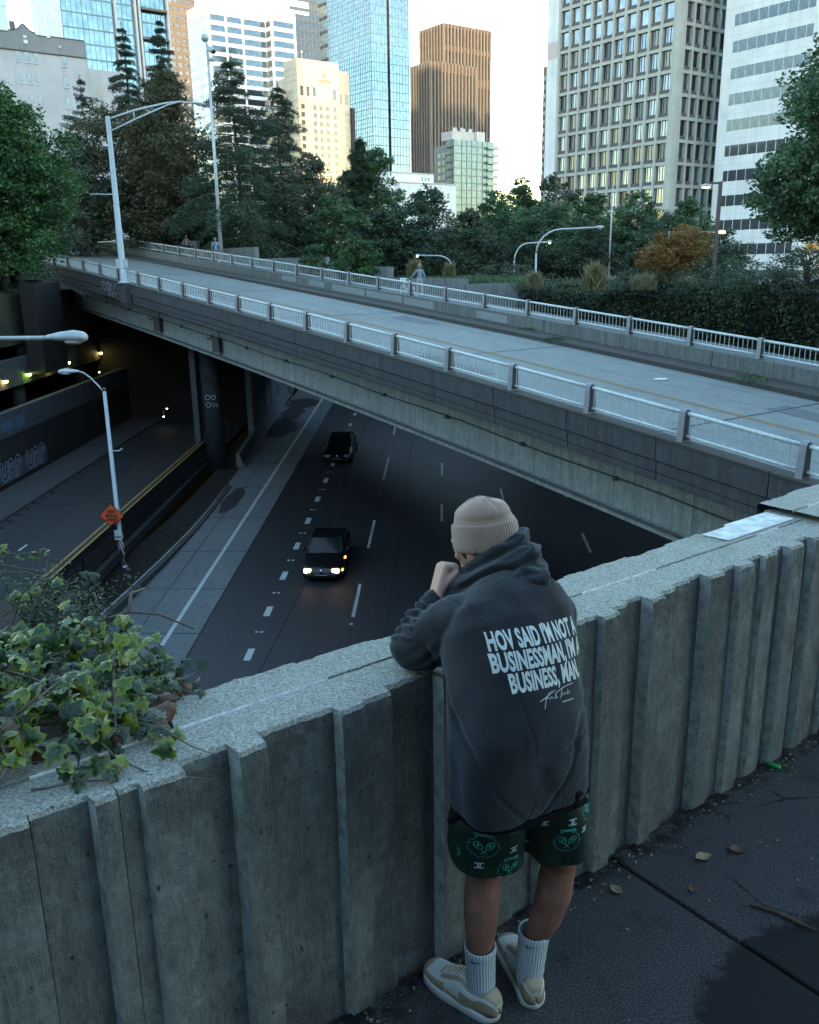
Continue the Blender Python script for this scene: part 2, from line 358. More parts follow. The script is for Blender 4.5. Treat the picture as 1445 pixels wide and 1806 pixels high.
# litter: leaves, twig, lighter, pebbles
M['leaf_dry'] = plain('dry_leaf', (.20, .15, .09), .8, var=.5, scale=40); M['leaf_dry2'] = plain('brown_leaf', (.10, .05, .03), .8, var=.5, scale=40)
M['twig'] = plain('twig', (.05, .03, .02), .9, var=.5, scale=50); M['green_plastic'] = plain('green_plastic', (.01, .22, .05), .35, var=.15, scale=20); M['steel'] = plain('bright_steel', (.5, .5, .5), .3, 1.0, .1)
def fallen_leaf(x, y, s, a, mat, lab):
    b = MB(); n = 9; cs, sn = math.cos(a), math.sin(a); up = []; lo = []
    for i in range(n):
        t = i / (n - 1); w = math.sin(PI * t ** .8) * .32; zz = .004 + .35 * s * (t - .5) ** 2 + .004
        for sg, arr in ((1, up), (-1, lo)):
            px, py = (t - .5) * s, sg * w * s; arr.append((x + px * cs - py * sn, y + px * sn + py * cs, zz + abs(w) * s * .35))
    mid = [(x + (i / (n - 1) - .5) * s * cs, y + (i / (n - 1) - .5) * s * sn, .005 + .35 * s * (i / (n - 1) - .5) ** 2) for i in range(n)]
    vs = up + mid + lo; fs = [(i, i + 1, n + i + 1, n + i) for i in range(n - 1)] + [(n + i, n + i + 1, 2 * n + i + 1, 2 * n + i) for i in range(n - 1)]
    b.smooth = True; b.add(vs, fs); o = b.build('fallen_leaf', mat, fix=False); return tag(o, lab, 'leaf', 'fallen leaves on the pavement')
fallen_leaf(.76, 2.80, .062, 2.1, M['leaf_dry'], 'small pale dry leaf on the pavement near the wall, just right of the man')
fallen_leaf(1.15, 2.98, .075, .3, M['leaf_dry'], 'largest curled tan leaf on the pavement, right of the joint')
fallen_leaf(1.05, 2.80, .045, 1.3, M['leaf_dry2'], 'small brown leaf on the pavement below the curled tan leaf')
fallen_leaf(1.30, 3.02, .07, -.4, M['leaf_dry2'], 'dark flat leaf on the pavement, farthest right of the tan leaf')
fallen_leaf(.05, 2.41, .05, .8, M['leaf_dry'], 'pale leaf lying at the foot of the wall just above the left shoe')
fallen_leaf(.60, 2.84, .03, .1, M['leaf_dry'], 'tiny tan leaf scrap at the foot of the wall beside the right knee')
random.seed(5); b = MB()
for i in range(170):
    u = random.uniform(-.5, 2.6); v = -abs(random.gauss(0.03, .05)) - .06 if i % 6 else random.uniform(-1.2, -.1)
    s = random.uniform(.002, .007); b.cbox(wp(u, v, s * .3), (s * 2, s, s * .5), random.uniform(0, 3))
tag(b.build('leaf_litter', M['leaf_dry']), 'specks of leaf litter scattered along the foot of the wall', 'litter', kind='stuff')
b = MB(); pts = [(1.23 + .19 * t, 2.71 - .12 * t + .012 * math.sin(5 * t), .008) for t in [0, .2, .4, .6, .8, 1]]; b.tube(pts, [.004, .006, .007, .007, .006, .003], 7)
b.tube([(1.37, 2.625, .01), (1.40, 2.66, .014)], [.004, .002], 6); tag(b.build('twig', M['twig']), 'thin dark twig lying on the pavement at the right edge', 'twig')
rt = empty('cigarette_lighter', (1.69, 3.62, .011), R(-42), 'small bright green plastic lighter lying on the pavement by the wall foot at right', 'lighter')
b = MB(); pr = [(.000, -.030), (.010, -.030), (.0125, -.026), (.0125, .022), (.011, .026), (0, .026)]
b.lathe((0, 0, 0), pr, 16, (1, 0, 0)); o = b.build('casing', M['green_plastic'], rt)
b = MB(); b.cbox((-.036, 0, 0), (.014, .018, .014)); o = b.build('metal_hood', M['steel'], rt)
b = MB(); b.cbox((-.046, 0, .004), (.010, .012, .006)); b.build('thumb_button', M['green_plastic'], rt)
# ================================================================ freeway, street, barriers (local frame: s along the traffic, c across)
F0 = Vector((-2.25, 33.64, -11.03)); FA = Vector((.0407, .9979, .0497)); FB = Vector((.9992, -.0407, 0)); FN = Vector((-.002, -.0497, 1))
def fp(s, c, h=0.0): return F0 + FA * s + FB * c + Vector((0, 0, h))
M['asph'] = asphalt('freeway_asphalt', (.019, .022, .025), patch=.8, rough=.6); M['asph2'] = asphalt('street_asphalt', (.014, .017, .020)); M['deckasph'] = asphalt('deck_asphalt', (.140, .17, .165), grain=28, patch=.35)
M['slab'] = concrete('shoulder_concrete', (.105, .125, .13), scale=.5, streak=.15, stain=.35, spot=.3)
def m_paint(name, col):
    t = NT(name); f = t.noise(14, 5, .7); c = t.ramp(f, [(.32, sc(col, .35)), (.5, col)]); return t.out(c, .7)
M['white'] = m_paint('white_road_paint', (.38, .43, .42)); M['yellow'] = m_paint('yellow_road_paint', (.30, .19, .04)); M['conc'] = concrete('pale_concrete', (.105, .125, .13)); M['dirt'] = plain('dirt', (.010, .010, .008), .95, var=.5, scale=3, bump=.5)
M['crack'] = plain('tar_seam', (.012, .012, .013), .9, var=.3)
def sheet(name, s0, s1, c0, c1, mat, h=0.0, kind='structure', thick=.3):
    b = MB(); b.frame_box(fp(s0, c0, h - thick), FA * (s1 - s0), FB * (c1 - c0), Vector((0, 0, thick))); o = b.build(name, mat)
    if kind: tag(o, kind=kind)
    return o
sheet('freeway', -32, 95, -5.65, 26, M['asph']); sheet('shoulder_slabs', -32, 95, -9.6, -5.655, M['slab'])
b = MB()
def stripe(b, s0, s1, c, w, h=.004, dc=0): b.frame_box(fp(s0, c - w / 2, h), FA * (s1 - s0) + FB * dc, FB * w, Vector((0, 0, .004)))
b.mat(0); stripe(b, -32, 95, -6.83, .16)
s = -12.0   # short thick dashes of the exit lane line
ds = [-4.65 + 3.65 * k for k in range(-3, 14)]
for s in ds: stripe(b, s - .45, s + .45, -3.42, .25)
for s in [-9.2, .25, 7.5, 18.9, 30]: stripe(b, s - 1.5, s + 1.5, .02, .12)
for s0, s1 in [(-11, -8), (-1.5, .9), (7.6, 10.0), (19.6, 22.4), (31, 34)]: stripe(b, s0, s1, .03, .13)
for k in range(9): stripe(b, -7 + k * 8.4, -4.2 + k * 8.4, 3.5, .13); 
for k in range(9): stripe(b, -4 + k * 8.4 + 3.3 - 3.3, -1.4 + k * 8.4, 6.87, .13); stripe(b, -3 + k * 8.4, -.4 + k * 8.4, 10.4, .13)
for k in range(22):   # raised markers between dashes
    stripe(b, -8.4 + k * 3.65 + 1.85, -8.28 + k * 3.65 + 1.85, -3.52, .12); stripe(b, -8.4 + k * 3.65 + 1.85, -8.28 + k * 3.65 + 1.85, -3.32, .12)
    stripe(b, -6.4 + k * 4.2, -6.28 + k * 4.2, .03 if k % 2 else 3.5, .12)
b.mat(1)
for s in [-16, -11.5, -7.0, -3.0, 1.2, 5.6, 10.5, 15.8, 21, 27]: stripe(b, s, s + .035, -7.62, 3.9)
stripe(b, -32, 60, -8.1, .03); stripe(b, -32, 60, -5.66, .05)
b.frame_box(fp(-14, -3.3, .004), FA * 17 + FB * 1.0, FB * .05, Vector((0, 0, .003))); stripe(b, 3, 60, -2.3, .05); stripe(b, -32, 60, 1.4, .03)
o = b.build('freeway_markings', [M['white'], M['crack']]); tag(o, kind='structure')
# stains on the shoulder
b = MB()
for (s, c, l, w) in [(13.5, -8.2, 2.2, .45), (31, -8.6, 3, 1.2), (36, -8.5, 2.5, .9), (40, -8.2, 2, 1.4)]:
    poly = [(math.cos(a) * l * (1 + .25 * noise.noise((a, s, 0))), math.sin(a) * w * (1 + .4 * noise.noise((a * 2, s, 3)))) for a in [2 * PI * k / 24 for k in range(24)]]
    b.prism(poly, fp(s, c, .004), FA, FB, Vector((0, 0, .003)))
o = b.build('oil_stains', plain('stain', (.03, .03, .033), .6, var=.4, scale=5)); tag(o, kind='structure')
# barrier between shoulder and planted verge: heights level while the road climbs
def pathwall(name, pts, zb, zt, w, mat, cap=None, parent=None, bev=.03):
    """wall along world xy points, vertical, zb/zt callable or lists"""
    b = MB(); n = len(pts); vs = []
    for i in range(n):
        p = Vector(pts[i]); t = (Vector(pts[min(i + 1, n - 1)]) - Vector(pts[max(i - 1, 0)])).normalized(); nn = Vector((-t.y, t.x)) * (w / 2)
        for (sg, z) in ((-1, zb[i]), (-1, zt[i]), (1, zt[i]), (1, zb[i])): vs.append((p.x + nn.x * sg, p.y + nn.y * sg, z))
    fs = [(i * 4 + k, (i + 1) * 4 + k, (i + 1) * 4 + (k + 1) % 4, i * 4 + (k + 1) % 4) for i in range(n - 1) for k in range(4)]
    fs += [(0, 1, 2, 3), ((n - 1) * 4 + 3, (n - 1) * 4 + 2, (n - 1) * 4 + 1, (n - 1) * 4)]
    b.add(vs, fs); o = b.build(name, mat, parent)
    if bev: md = o.modifiers.new('edge', 'BEVEL'); md.width = bev; md.segments = 2; md.limit_method = 'ANGLE'
    return o
M['barrier'] = concrete('mossy_barrier_concrete', (.05, .06, .058), streak=.5, stain=.6)
bp = [(-13.2, 20), (-12.55, 26), (-12.15, 30), (-11.75, 34), (-11.3, 38), (-10.95, 42), (-10.72, 46), (-10.6, 50)]
o = pathwall('freeway_barrier', bp, [-12.2] * 8, [-10.75, -10.75, -10.72, -10.7, -10.6, -10.5, -10.35, -10.15], .38, M['barrier'])
tag(o, 'low mossy concrete barrier along the left shoulder of the freeway', 'barrier')
b = MB(); b.tube([(x, y, z + .05) for (x, y), z in zip(bp, [-10.75, -10.75, -10.72, -10.7, -10.6, -10.5, -10.35, -10.15])], .035, 6); b.build('top_conduit', plain('conduit', (.3, .33, .34), .5, var=.4), o)
# verge bank between barrier and street
b = MB(); vs = []
for (x, y) in bp + [(-10.5, 56), (-10.4, 100)]: vs += [(x - .15, y, -11.2 + (y - 30) * .05), (x - 1.3, y, -10.1 + max(0, (y - 40) * .02))]
b.add(vs, [(2 * i, 2 * i + 2, 2 * i + 3, 2 * i + 1) for i in range(len(vs) // 2 - 1)]); o = b.build('verge', M['dirt']); tag(o, kind='structure')
# street (level) behind the verge
ZS = -9.55
b = MB(); b.box(-19.7, -12.5, 0, 130, ZS - .4, ZS); o = b.build('street', M['asph2'], fix=False); tag(o, kind='structure')
b = MB(); b.box(-22.2, -19.7, 0, 130, ZS - .4, ZS + .14); o = b.build('street_pavement', concrete('street_slab', (.04, .046, .05), scale=.5)); tag(o, kind='structure'); md = o.modifiers.new('edge', 'BEVEL'); md.width = .03
b = MB(); b.mat(0); b.box(-14.62, -14.50, 0, 130, ZS + .004, ZS + .008); b.box(-14.30, -14.18, 0, 130, ZS + .004, ZS + .008)
b.mat(1); b.box(-17.02, -16.98, 0, 130, ZS + .004, ZS + .008); b.box(-19.7, -12.5, 33.0, 33.04, ZS + .004, ZS + .007); b.box(-19.7, -12.5, 44.0, 44.04, ZS + .004, ZS + .007)
b.mat(2); b.box(-17.05, -16.95, 36.3, 37.2, ZS + .009, ZS + .012); b.mat(3)
for k in range(60):
    y = 30 + k * 1.1; x = -19.62 + random.random() * .25; b.cbox((x, y, ZS + .02), (.25, .5, .03), random.random())
o = b.build('street_markings', [M['yellow'], M['crack'], M['white'], M['dirt']]); tag(o, kind='structure')
# curved-top picket fence at the street edge
fe = empty('picket_fence', (-12.75, 36, ZS), 0, 'dark steel picket fence with outward-curved tops between street and freeway', 'fence')
M['fence'] = plain('dark_fence_steel', (.010, .011, .013), .5, .4, .3)
b = MB()
for k in range(240):
    y = -12 + k * .13; b.tube([(0, y, -.2), (0, y, .85), (.06, y, 1.15), (.22, y, 1.38)], .022, 4, caps=False)
b.build('pickets', M['fence'], fe)
b = MB(); b.box(-.02, .02, -12, 19.2, .10, .14); b.box(-.02, .02, -12, 19.2, .70, .74); b.build('rail', M['fence'], fe)
for k in range(12):
    b = MB(); b.box(-.04, .04, -12 + k * 2.8 - .04, -12 + k * 2.8 + .04, 0, 1.0); b.build('post', M['fence'], fe)
# graffiti strokes helper
def strokes(name, polys, o, u, v, nrm, w, mat, parent):
    """painted lines lying flat on a wall"""
    b = MB(); o = Vector(o); u = Vector(u); v = Vector(v); nrm = Vector(nrm)
    for q, pl in enumerate(polys):
        ps = [Vector((x, y)) for x, y in pl]
        L_ = []; Rr = []
        for i, p in enumerate(ps):
            t = (ps[min(i + 1, len(ps) - 1)] - ps[max(i - 1, 0)]); t = t.normalized() if t.length > 0 else Vector((1, 0)); nn = Vector((-t.y, t.x)) * w / 2
            L_.append(o + u * (p.x + nn.x) + v * (p.y + nn.y) + nrm * (.006 + .0006 * q)); Rr.append(o + u * (p.x - nn.x) + v * (p.y - nn.y) + nrm * (.006 + .0006 * q))
        n = len(ps); b.add(L_ + Rr, [(i, i + 1, n + i + 1, n + i) for i in range(n - 1)])
    return b.build(name, mat, parent, fix=False)
def arc(cx, cy, rx, ry, a0, a1, n=14): return [(cx + rx * math.cos(R(a0 + (a1 - a0) * i / n)), cy + ry * math.sin(R(a0 + (a1 - a0) * i / n))) for i in range(n + 1)]
def gU(x, s=1): return [arc(x + .55, .55, .52, .55, 180, 360) + [(x + 1.07, 1.25)] + arc(x + .9, 1.25, .17, .12, 0, 180, 6) + [(x + .73, .6)] + arc(x + .55, .6, .18, .2, 360, 180, 8) + [(x + .37, 1.3)] + arc(x + .2, 1.3, .17, .12, 0, 180, 6) + [(x + .03, .55)]]
def gA(x): return [[(x, .1), (x + .15, 1.0)] + arc(x + .45, 1.1, .3, .35, 170, 10, 10) + [(x + .95, .1)] + arc(x + .8, .1, .14, .12, 0, -180, 6) + [(x + .6, .45), (x + .38, .45), (x + .3, .08)] + arc(x + .15, .08, .14, .12, 0, -180, 6), arc(x + .47, .92, .09, .16, 0, 360, 10)]
def gP(x): return [[(x, .0), (x + .02, 1.2)] + arc(x + .4, 1.1, .42, .38, 140, -90, 16) + [(x + .3, .68), (x + .3, .02)] + arc(x + .15, .0, .15, .1, 0, -180, 6), arc(x + .42, 1.08, .15, .13, 0, 360, 10)]
# street-side retaining wall with graffiti and the stacked ramps above it
gw = empty('retaining_wall', (-22.2, 50, ZS), 0, 'dark retaining wall behind the left pavement, painted with large white bubble-letter graffiti', 'wall')
def lbox(b, x0, x1, y0, y1, z0, z1, o): b.box(x0 - o[0], x1 - o[0], y0 - o[1], y1 - o[1], z0 - o[2], z1 - o[2])
M['tier'] = concrete('ramp_concrete', (.045, .058, .070), streak=.6); M['tierd'] = concrete('shaded_concrete', (.006, .007, .0075), streak=.5)  # tierd: ramp concrete coloured near black to stand for underpass shade
GO = (-22.2, 50, ZS)
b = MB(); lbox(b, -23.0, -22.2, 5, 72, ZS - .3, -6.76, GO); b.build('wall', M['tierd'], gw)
b = MB(); lbox(b, -22.2, -22.17, 36, 52.9, ZS + .4, -8.15, GO); pn = b.build('painted_band', plain('grey_blue_paint', (.05, .065, .09), .8, var=.3, scale=2), gw)
tagl = []
for i, ch in enumerate(['A', 'P', None, 'U', 'A', 'P', None, 'U', 'A', 'P']):
    x = i * 1.05 - (.55 if i > 2 else 0) - (.55 if i > 6 else 0)
    if ch: tagl += {'U': gU, 'A': gA, 'P': gP}[ch](x)
M['graf'] = m_paint('white_spray_paint', (.26, .31, .37)); M['grafd'] = m_paint('dark_spray_paint', (.01, .01, .012))
strokes('graffiti_lettering', [[(x_ , y_ * .85) for x_, y_ in pl] for pl in tagl], (.036, -5.9, .52), (0, .93, 0), (0, 0, .9), (1, 0, 0), .07, M['graf'], gw)
strokes('graffiti_lettering', [arc(k * .5, .5, .16, .5, 90, 400, 10) for k in range(9)], (.006, -4, 1.75), (0, 1, 0), (0, 0, .8), (1, 0, 0), .05, plain('faded_spray', (.07, .07, .05), .9), gw)
lr = empty('elevated_ramp', (-22.3, 50, -6.75), 0, 'lower elevated concrete ramp at left, blue-grey parapet above the graffiti wall', 'ramp')
LO = (-22.3, 50, -6.75)
b = MB()
for k in range(-6, 6): lbox(b, -22.65, -22.25, 50 + k * 5.0 + .03, 50 + k * 5.0 + 4.97, -6.75, -5.42, LO)
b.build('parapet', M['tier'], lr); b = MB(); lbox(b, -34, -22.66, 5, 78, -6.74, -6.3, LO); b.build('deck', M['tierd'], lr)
b = MB(); lbox(b, -22.24, -22.235, 47.5, 49.1, -6.4, -5.9, LO); lbox(b, -22.24, -22.235, 49.4, 50.6, -6.5, -5.8, LO); b.build('paint_patch', plain('blue_paint', (.05, .09, .15), .8), lr)
ur = empty('elevated_ramp', (-24, 50, -4.7), 0, 'upper elevated concrete ramp at left with lit lamps along its parapet', 'ramp')
UO = (-24, 50, -4.7)
b = MB()
for k in range(-6, 3): lbox(b, -24.4, -24.0, 50 + k * 4.9 + .03, 50 + k * 4.9 + 4.87, -4.7, -3.07, UO)
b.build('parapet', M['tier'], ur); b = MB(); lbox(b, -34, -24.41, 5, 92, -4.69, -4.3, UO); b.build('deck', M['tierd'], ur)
for y in (30, 42, 56.2, 67):
    b = MB(); b.lathe((-24.9 + 24, y - 50, -6.3 + 4.7), [(.42, 0), (.42, 1.61)], 14); b.build('column', M['tier'], ur)
for y in (44, 58):
    b = MB(); b.lathe((-25.1 + 24, y - 50, -4.3 + 4.7), [(.42, 0), (.42, 5)], 14); b.build('column', M['tier'], ur)
b = MB(); b.box(-36, -34.05, 0, 135, -12, 3); tag(b.build('back_wall', M['tierd']), 'near-black shade-coloured back wall behind the stacked ramps', 'wall')
b = MB(); b.box(-23.9, -22.9, 56, 60, -4.2, 1.35); b.frame_box((-31, 60.2, -4), (6.7, 0, 0), (0, .6, 0), (0, 0, 5.5)); tag(b.build('pier_wall', M['tierd']), 'dark blue-grey concrete pier under the trees at the far left', 'wall')
M['lampg'] = emis('greenish_lamp', (.6, 1.0, .15), 5); M['lampy'] = emis('yellow_lamp', (1.0, .72, .22), 5); M['lamp_case'] = plain('lamp_case', (.06, .06, .06), .5)
lamps = [(52.38, 'y', 'first lit ramp lamp from the left edge of the photo, pale yellow'), (55.76, 'g', 'lit ramp lamp, green, second from the left edge'), (59.11, 'y', 'lit ramp lamp, broad warm yellow, third from the left edge'), (62.47, 'g', 'lit green ramp lamp just above the thin street lamp head'), (69.21, 'y', 'lit yellow ramp lamp, larger of the two far ones in the dark'), (72.38, 'y', 'smallest and farthest lit yellow ramp lamp in the dark')]
for y, k, lab in lamps:
    r_ = empty('wall_lamp', (-23.98, y, -4.12), 0, lab, 'lamp', 'lit lamps along the ramp parapet')
    b = MB(); b.prism([(0, 0), (.30, -.02), (.30, .03), (0, .12)], (0, -.15, 0), (1, 0, 0), (0, 0, 1), (0, .3, 0)); b.build('hood', M['lamp_case'], r_)
    b = MB(); b.lathe((.14, 0, -.03), [(.02, -.14), (.09, -.11), (.11, -.03), (.10, 0)], 12); b.build('bulb', M['lampg' if k == 'g' else 'lampy'], r_)
if True:   # carry the upper wall on behind the far lamps
    b = MB(); lbox(b, -24.6, -24.05, 64.8, 92, -4.7, -3.0, UO); b.build('parapet', M['tierd'], ur)
M['dot'] = emis('white_tunnel_light', (1.0, .9, .75), 2.5)
for i, (x, y, z_, lab) in enumerate([(-22.5, 70, -1.6, 'small white light high in the dark underpass, above the yellow ramp lamps'), (-21.5, 78, -3.9, 'right one of two close white lights deep in the underpass'), (-22.4, 78, -3.8, 'left one of two close white lights deep in the underpass'), (-23.0, 66, -5.3, 'small white light in the underpass right of the street lamp head'), (-18.2, 66, -8.1, 'small white light low in the underpass beside the lamp pole'), (-18.5, 66, -8.7, 'lowest white light in the underpass beside the lamp pole')]):
    r_ = empty('tunnel_light', (x, y, z_), 0, lab, 'lamp', 'small lights in the underpass')
    b = MB(); b.lathe((0, 0, .03), [(.13, 0), (.12, .06), (.03, .09), (.02, .5)], 10); b.build('fixture', M['lamp_case'], r_); b = MB(); b.ell((0, 0, 0), (.05, .05, .035)); b.build('bulb', M['dot'], r_)
# median wall under the bridge at the far left of the freeway
b = MB()
for k in range(10): b.box(-11.25, -10.85 + (.05 if k % 2 else 0), 61 + k * 1.7, 61 + k * 1.7 + 1.69, -10.6, -.9)
b.box(-11.3, -10.3, 77.2, 78.4, -10, 0); mw = b.build('median_wall', M['conc']); tag(mw, 'tall ribbed concrete wall along the freeway seen beneath the bridge', 'wall')
b = MB(); b.prism([(0, 0), (.55, 0), (.4, .25), (.22, .85), (0, .85)], (-10.84, 54, -10.0), (1, 0, 0), (0, 0, 1), (0, 26, 1.3)); o = b.build('freeway_barrier', M['conc']); tag(o, 'sloped-face concrete barrier at the foot of the ribbed wall beneath the bridge', 'barrier')
b = MB(); b.box(26, 27, 0, 95, -13, .2); o = b.build('retaining_wall', M['conc_dark']); tag(o, 'retaining wall on the far right side of the freeway under the bridge', 'wall')
# ================================================================ bridge
B0 = Vector((8.19, 17.85, -2.18)); BA = Vector((-.563, .822, .0803)); BB = Vector((.825, .565, 0))
BS = [(-40, -4), (-15, -.9), (0, .08), (8, .42), (16, .56), (24, .50), (32, .32), (43, -.02), (63, -.93), (80, -1.9), (110, -4)]
def bump_(s):
    for (a, x), (b_, y) in zip(BS[:-1], BS[1:]):
        if a <= s <= b_: return x + (y - x) * (s - a) / (b_ - a)
    return 0
def bp_(s, c, h=0.0):
    cc = (bump_(s - 2) + bump_(s) + bump_(s + 2)) / 3
    return B0 + BA * s + BB * (c + cc) + Vector((0, 0, h))
def sweep(b, prof, s0, s1, ds=3.22, closed=True, jit=0):
    n = max(1, int(math.ceil((s1 - s0) / ds))); k = len(prof); vs = []
    for i in range(n + 1):
        s = s0 + (s1 - s0) * i / n
        for c, h in prof: vs.append(bp_(s, c, h))
    fs = [(i * k + j, (i + 1) * k + j, (i + 1) * k + (j + 1) % k, i * k + (j + 1) % k) for i in range(n) for j in range(k if closed else k - 1)]
    if closed: fs += [tuple(range(k)), tuple(n * k + j for j in range(k))[::-1]]
    b.add(vs, fs); return b
br = empty('road_bridge', bp_(40, 6, -3), 0, 'long concrete road bridge crossing over the freeway, empty asphalt deck with railings on both sides', 'bridge')
BRI = br.matrix_basis.inverted()
def under(o, par=br):
    o.parent = par; o.matrix_parent_inverse = Matrix.Translation(-Vector(par.location)); return o
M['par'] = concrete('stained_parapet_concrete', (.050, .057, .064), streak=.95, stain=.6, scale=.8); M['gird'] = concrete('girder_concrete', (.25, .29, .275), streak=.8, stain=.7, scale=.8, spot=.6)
M['ledge'] = concrete('mossy_ledge', (.045, .047, .042), streak=.2, spot=.6); M['farpar'] = concrete('far_parapet_concrete', (.125, .145, .14), streak=.9, stain=.75, scale=.9)
S0, S1 = -22, 92
b = MB(); sweep(b, [(.22, -1.12), (.22, -.76), (12.2, -.76), (12.2, -1.12)], S0, S1); under(b.build('deck', M['deckasph']))
# near parapet in panels with open joints and two drip grooves
prof = [(-.24, 0), (.22, 0), (.22, -.76), (.34, -.76), (.34, -1.10), (-.16, -1.10), (-.16, -.925), (-.13, -.915), (-.13, -.895), (-.18, -.885), (-.18, -.625), (-.15, -.61), (-.15, -.585), (-.24, -.57)]
prof[3] = (.22, -.761)
b = MB(); s = S0 + .1
while s < 62:
    sweep(b, prof, s + .012, s + 3.22 - .012, 3.3); s += 3.22
o = under(b.build('parapet', M['par'])); md = o.modifiers.new('edge', 'BEVEL'); md.width = .012; md.limit_method = 'ANGLE'
b = MB(); sweep(b, [(-.12, -.02), (.20, -.02), (.20, -1.08), (-.12, -1.08)], S0, 62); under(b.build('joint_core', M['joint']))
b = MB(); s = S0 + .1   # moss-dark cap strip
while s < 62:
    sweep(b, [(-.262, -.05), (-.262, .012), (.235, .012), (.235, -.05)], s + .01, s + 3.21, 3.3); s += 3.22
under(b.build('coping', M['ledge']))
for s in [-6.5, 6.2, 18.9, 31.6, 44.3, 57, 70]: b = MB(); sweep(b, [(.24, -.7585), (.24, -.7545), (10.88, -.7545), (10.88, -.7585)], s, s + .07); under(b.build('expansion_joint', M['crack']))
random.seed(8); M['patchd'] = asphalt('deck_patch_asphalt', (.085, .10, .105))
for s, c, l, w in [(4, 8.2, 2.6, 1.1), (15, 3.0, 4.5, .8), (27, 9.0, 3.2, 1.2), (39, 4.4, 6, .7), (22, 2.0, 1.2, 1.0)]: b = MB(); sweep(b, [(c, -.7588), (c, -.7555), (c + w, -.7555), (c + w, -.7588)], s, s + l); under(b.build('asphalt_patch', M['patchd']))
b = MB()
for c in (1.9, 3.9, 8.2, 9.9):
    n_ = 60; pts = [bp_(-15 + k * 1.7, c + .12 * noise.noise((k * .3, c, 0)), -.7575) for k in range(n_)]
    b.add([p - BB * (.012 + .01 * noise.noise((i * .9, c, 3))) for i, p in enumerate(pts)] + [p + BB * .014 for p in pts], [(i, i + 1, n_ + i + 1, n_ + i) for i in range(n_ - 1) if noise.noise((i * .17, c, 8)) > -.1])
under(b.build('sealed_crack', M['crack']))
# far side: safety ledge, parapet, walkway
b = MB(); sweep(b, [(10.9, -1.1), (10.9, -.58), (12.2, -.56), (12.2, -1.1)], S0, S1); under(b.build('kerb', M['ledge']))
b = MB(); s = S0 + .1
while s < S1:
    sweep(b, [(12.2, -.57), (12.2, 0), (12.62, 0), (12.62, -1.1), (12.2, -1.1)], s + .01, s + 4.8, 3.3); s += 4.83
under(b.build('parapet', M['farpar']))
for s0, s1, h0, h1 in [(30.3, 33.1, -.5, -.12), (33.3, 37.0, -.48, -.1), (37.2, 41.0, -.5, -.1), (41.9, 43.9, -.45, -.08), (45.6, 47.6, -.42, -.08), (24.2, 26.6, -.5, -.12)]:
    b = MB(); sweep(b, [(12.19, h0), (12.19, h1), (12.197, h1), (12.197, h0)], s0, s1); under(b.build('paint_patch', M.setdefault('gop', plain('grey_overpaint', (.19, .23, .24), .8, var=.08, scale=2))))
b = MB(); sweep(b, [(12.63, -.9), (12.63, -.2), (15.4, -.2), (15.4, -.9)], S0, S1); under(b.build('walkway', M['slab']))
b = MB(); sweep(b, [(6.42, -.752), (6.42, -.748), (6.48, -.748), (6.48, -.752)], S0, S1); sweep(b, [(6.60, -.752), (6.60, -.748), (6.66, -.748), (6.66, -.752)], S0, S1); under(b.build('centre_line', M['yellow']))
b = MB(); b.lathe(bp_(11.6, 8.9, -.755), [(.28, 0), (.26, .012)], 18); under(b.build('manhole_cover', M['patch']))
# girders
for i, c in enumerate((1.4, 4.1, 6.8, 9.5, 12.0, 14.6)):
    b = MB(); f = -1 if i == 0 else 0
    pr = [(c, -1.11), (c, -2.86), (c - .16, -2.92), (c - .16, -3.10), (c + .62, -3.10), (c + .62, -2.92), (c + .46, -2.86), (c + .46, -1.11)]
    s = S0 + .1
    while s < 70:
        sweep(b, pr, s + (.004), s + 6.43, 3.3); s += 6.44
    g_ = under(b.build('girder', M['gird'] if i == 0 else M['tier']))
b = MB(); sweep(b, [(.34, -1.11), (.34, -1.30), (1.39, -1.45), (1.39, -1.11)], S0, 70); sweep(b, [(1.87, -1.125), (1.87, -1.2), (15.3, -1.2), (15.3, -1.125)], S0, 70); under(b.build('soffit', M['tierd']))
M['pipe'] = plain('conduit_pipe', (.05, .055, .06), .6, var=.4)
b = MB(); n = 60
b.tube([bp_(-20 + 88 * i / n, 1.34, -2.03 - .03 * math.sin(i)) for i in range(n + 1)], .028, 5); b.tube([bp_(-20 + 88 * i / n, 1.16, -2.88) for i in range(n + 1)], .045, 6)
for k in range(22): b.cbox(bp_(-18 + k * 4.1, 1.3, -2.03), (.12, .12, .12), R(-34))
under(b.build('conduit', M['pipe']))
for s in (42.6, 34.4):
    b = MB(); b.cbox(bp_(s, 1.2, -2.35), (.5, .3, .75), R(-34)); b.cbox(bp_(s + .6, 1.1, -2.1), (.5, .12, .12), R(-34)); b.tube([bp_(s, 1.28, -1.3), bp_(s, 1.28, -2.1)], .03, 6); under(b.build('junction_box', M['pipe']))
# lamp pilaster
b = MB(); b.frame_box(bp_(42.75, -.52, -1.12), (bp_(43.85, -.52, 0) - bp_(42.75, -.52, 0)), BB * .30, Vector((0, 0, 1.14))); under(b.build('pilaster', M['par']))
# graffiti tag on the parapet near the lamp pilaster
gz = [[(0, .5), (.5, .55), (.1, .05), (.6, 0)], arc(.95, .3, .22, .28, 0, 360), [(1.3, 0), (1.35, .6), (1.7, .05), (1.8, .65)], [(1.0, -.1), (1.02, -.45)], [(1.4, -.05), (1.42, -.4)], [(1.75, 0), (1.9, -.4)]]
p_ = bp_(47.6, -.268, -.66); d_ = (bp_(44.6, -.268, -.66) - p_).normalized()
under(strokes('graffiti_tag', gz, p_, d_ * 1.3, Vector((0, 0, .8)), -BB, .09, M['graf'], None))
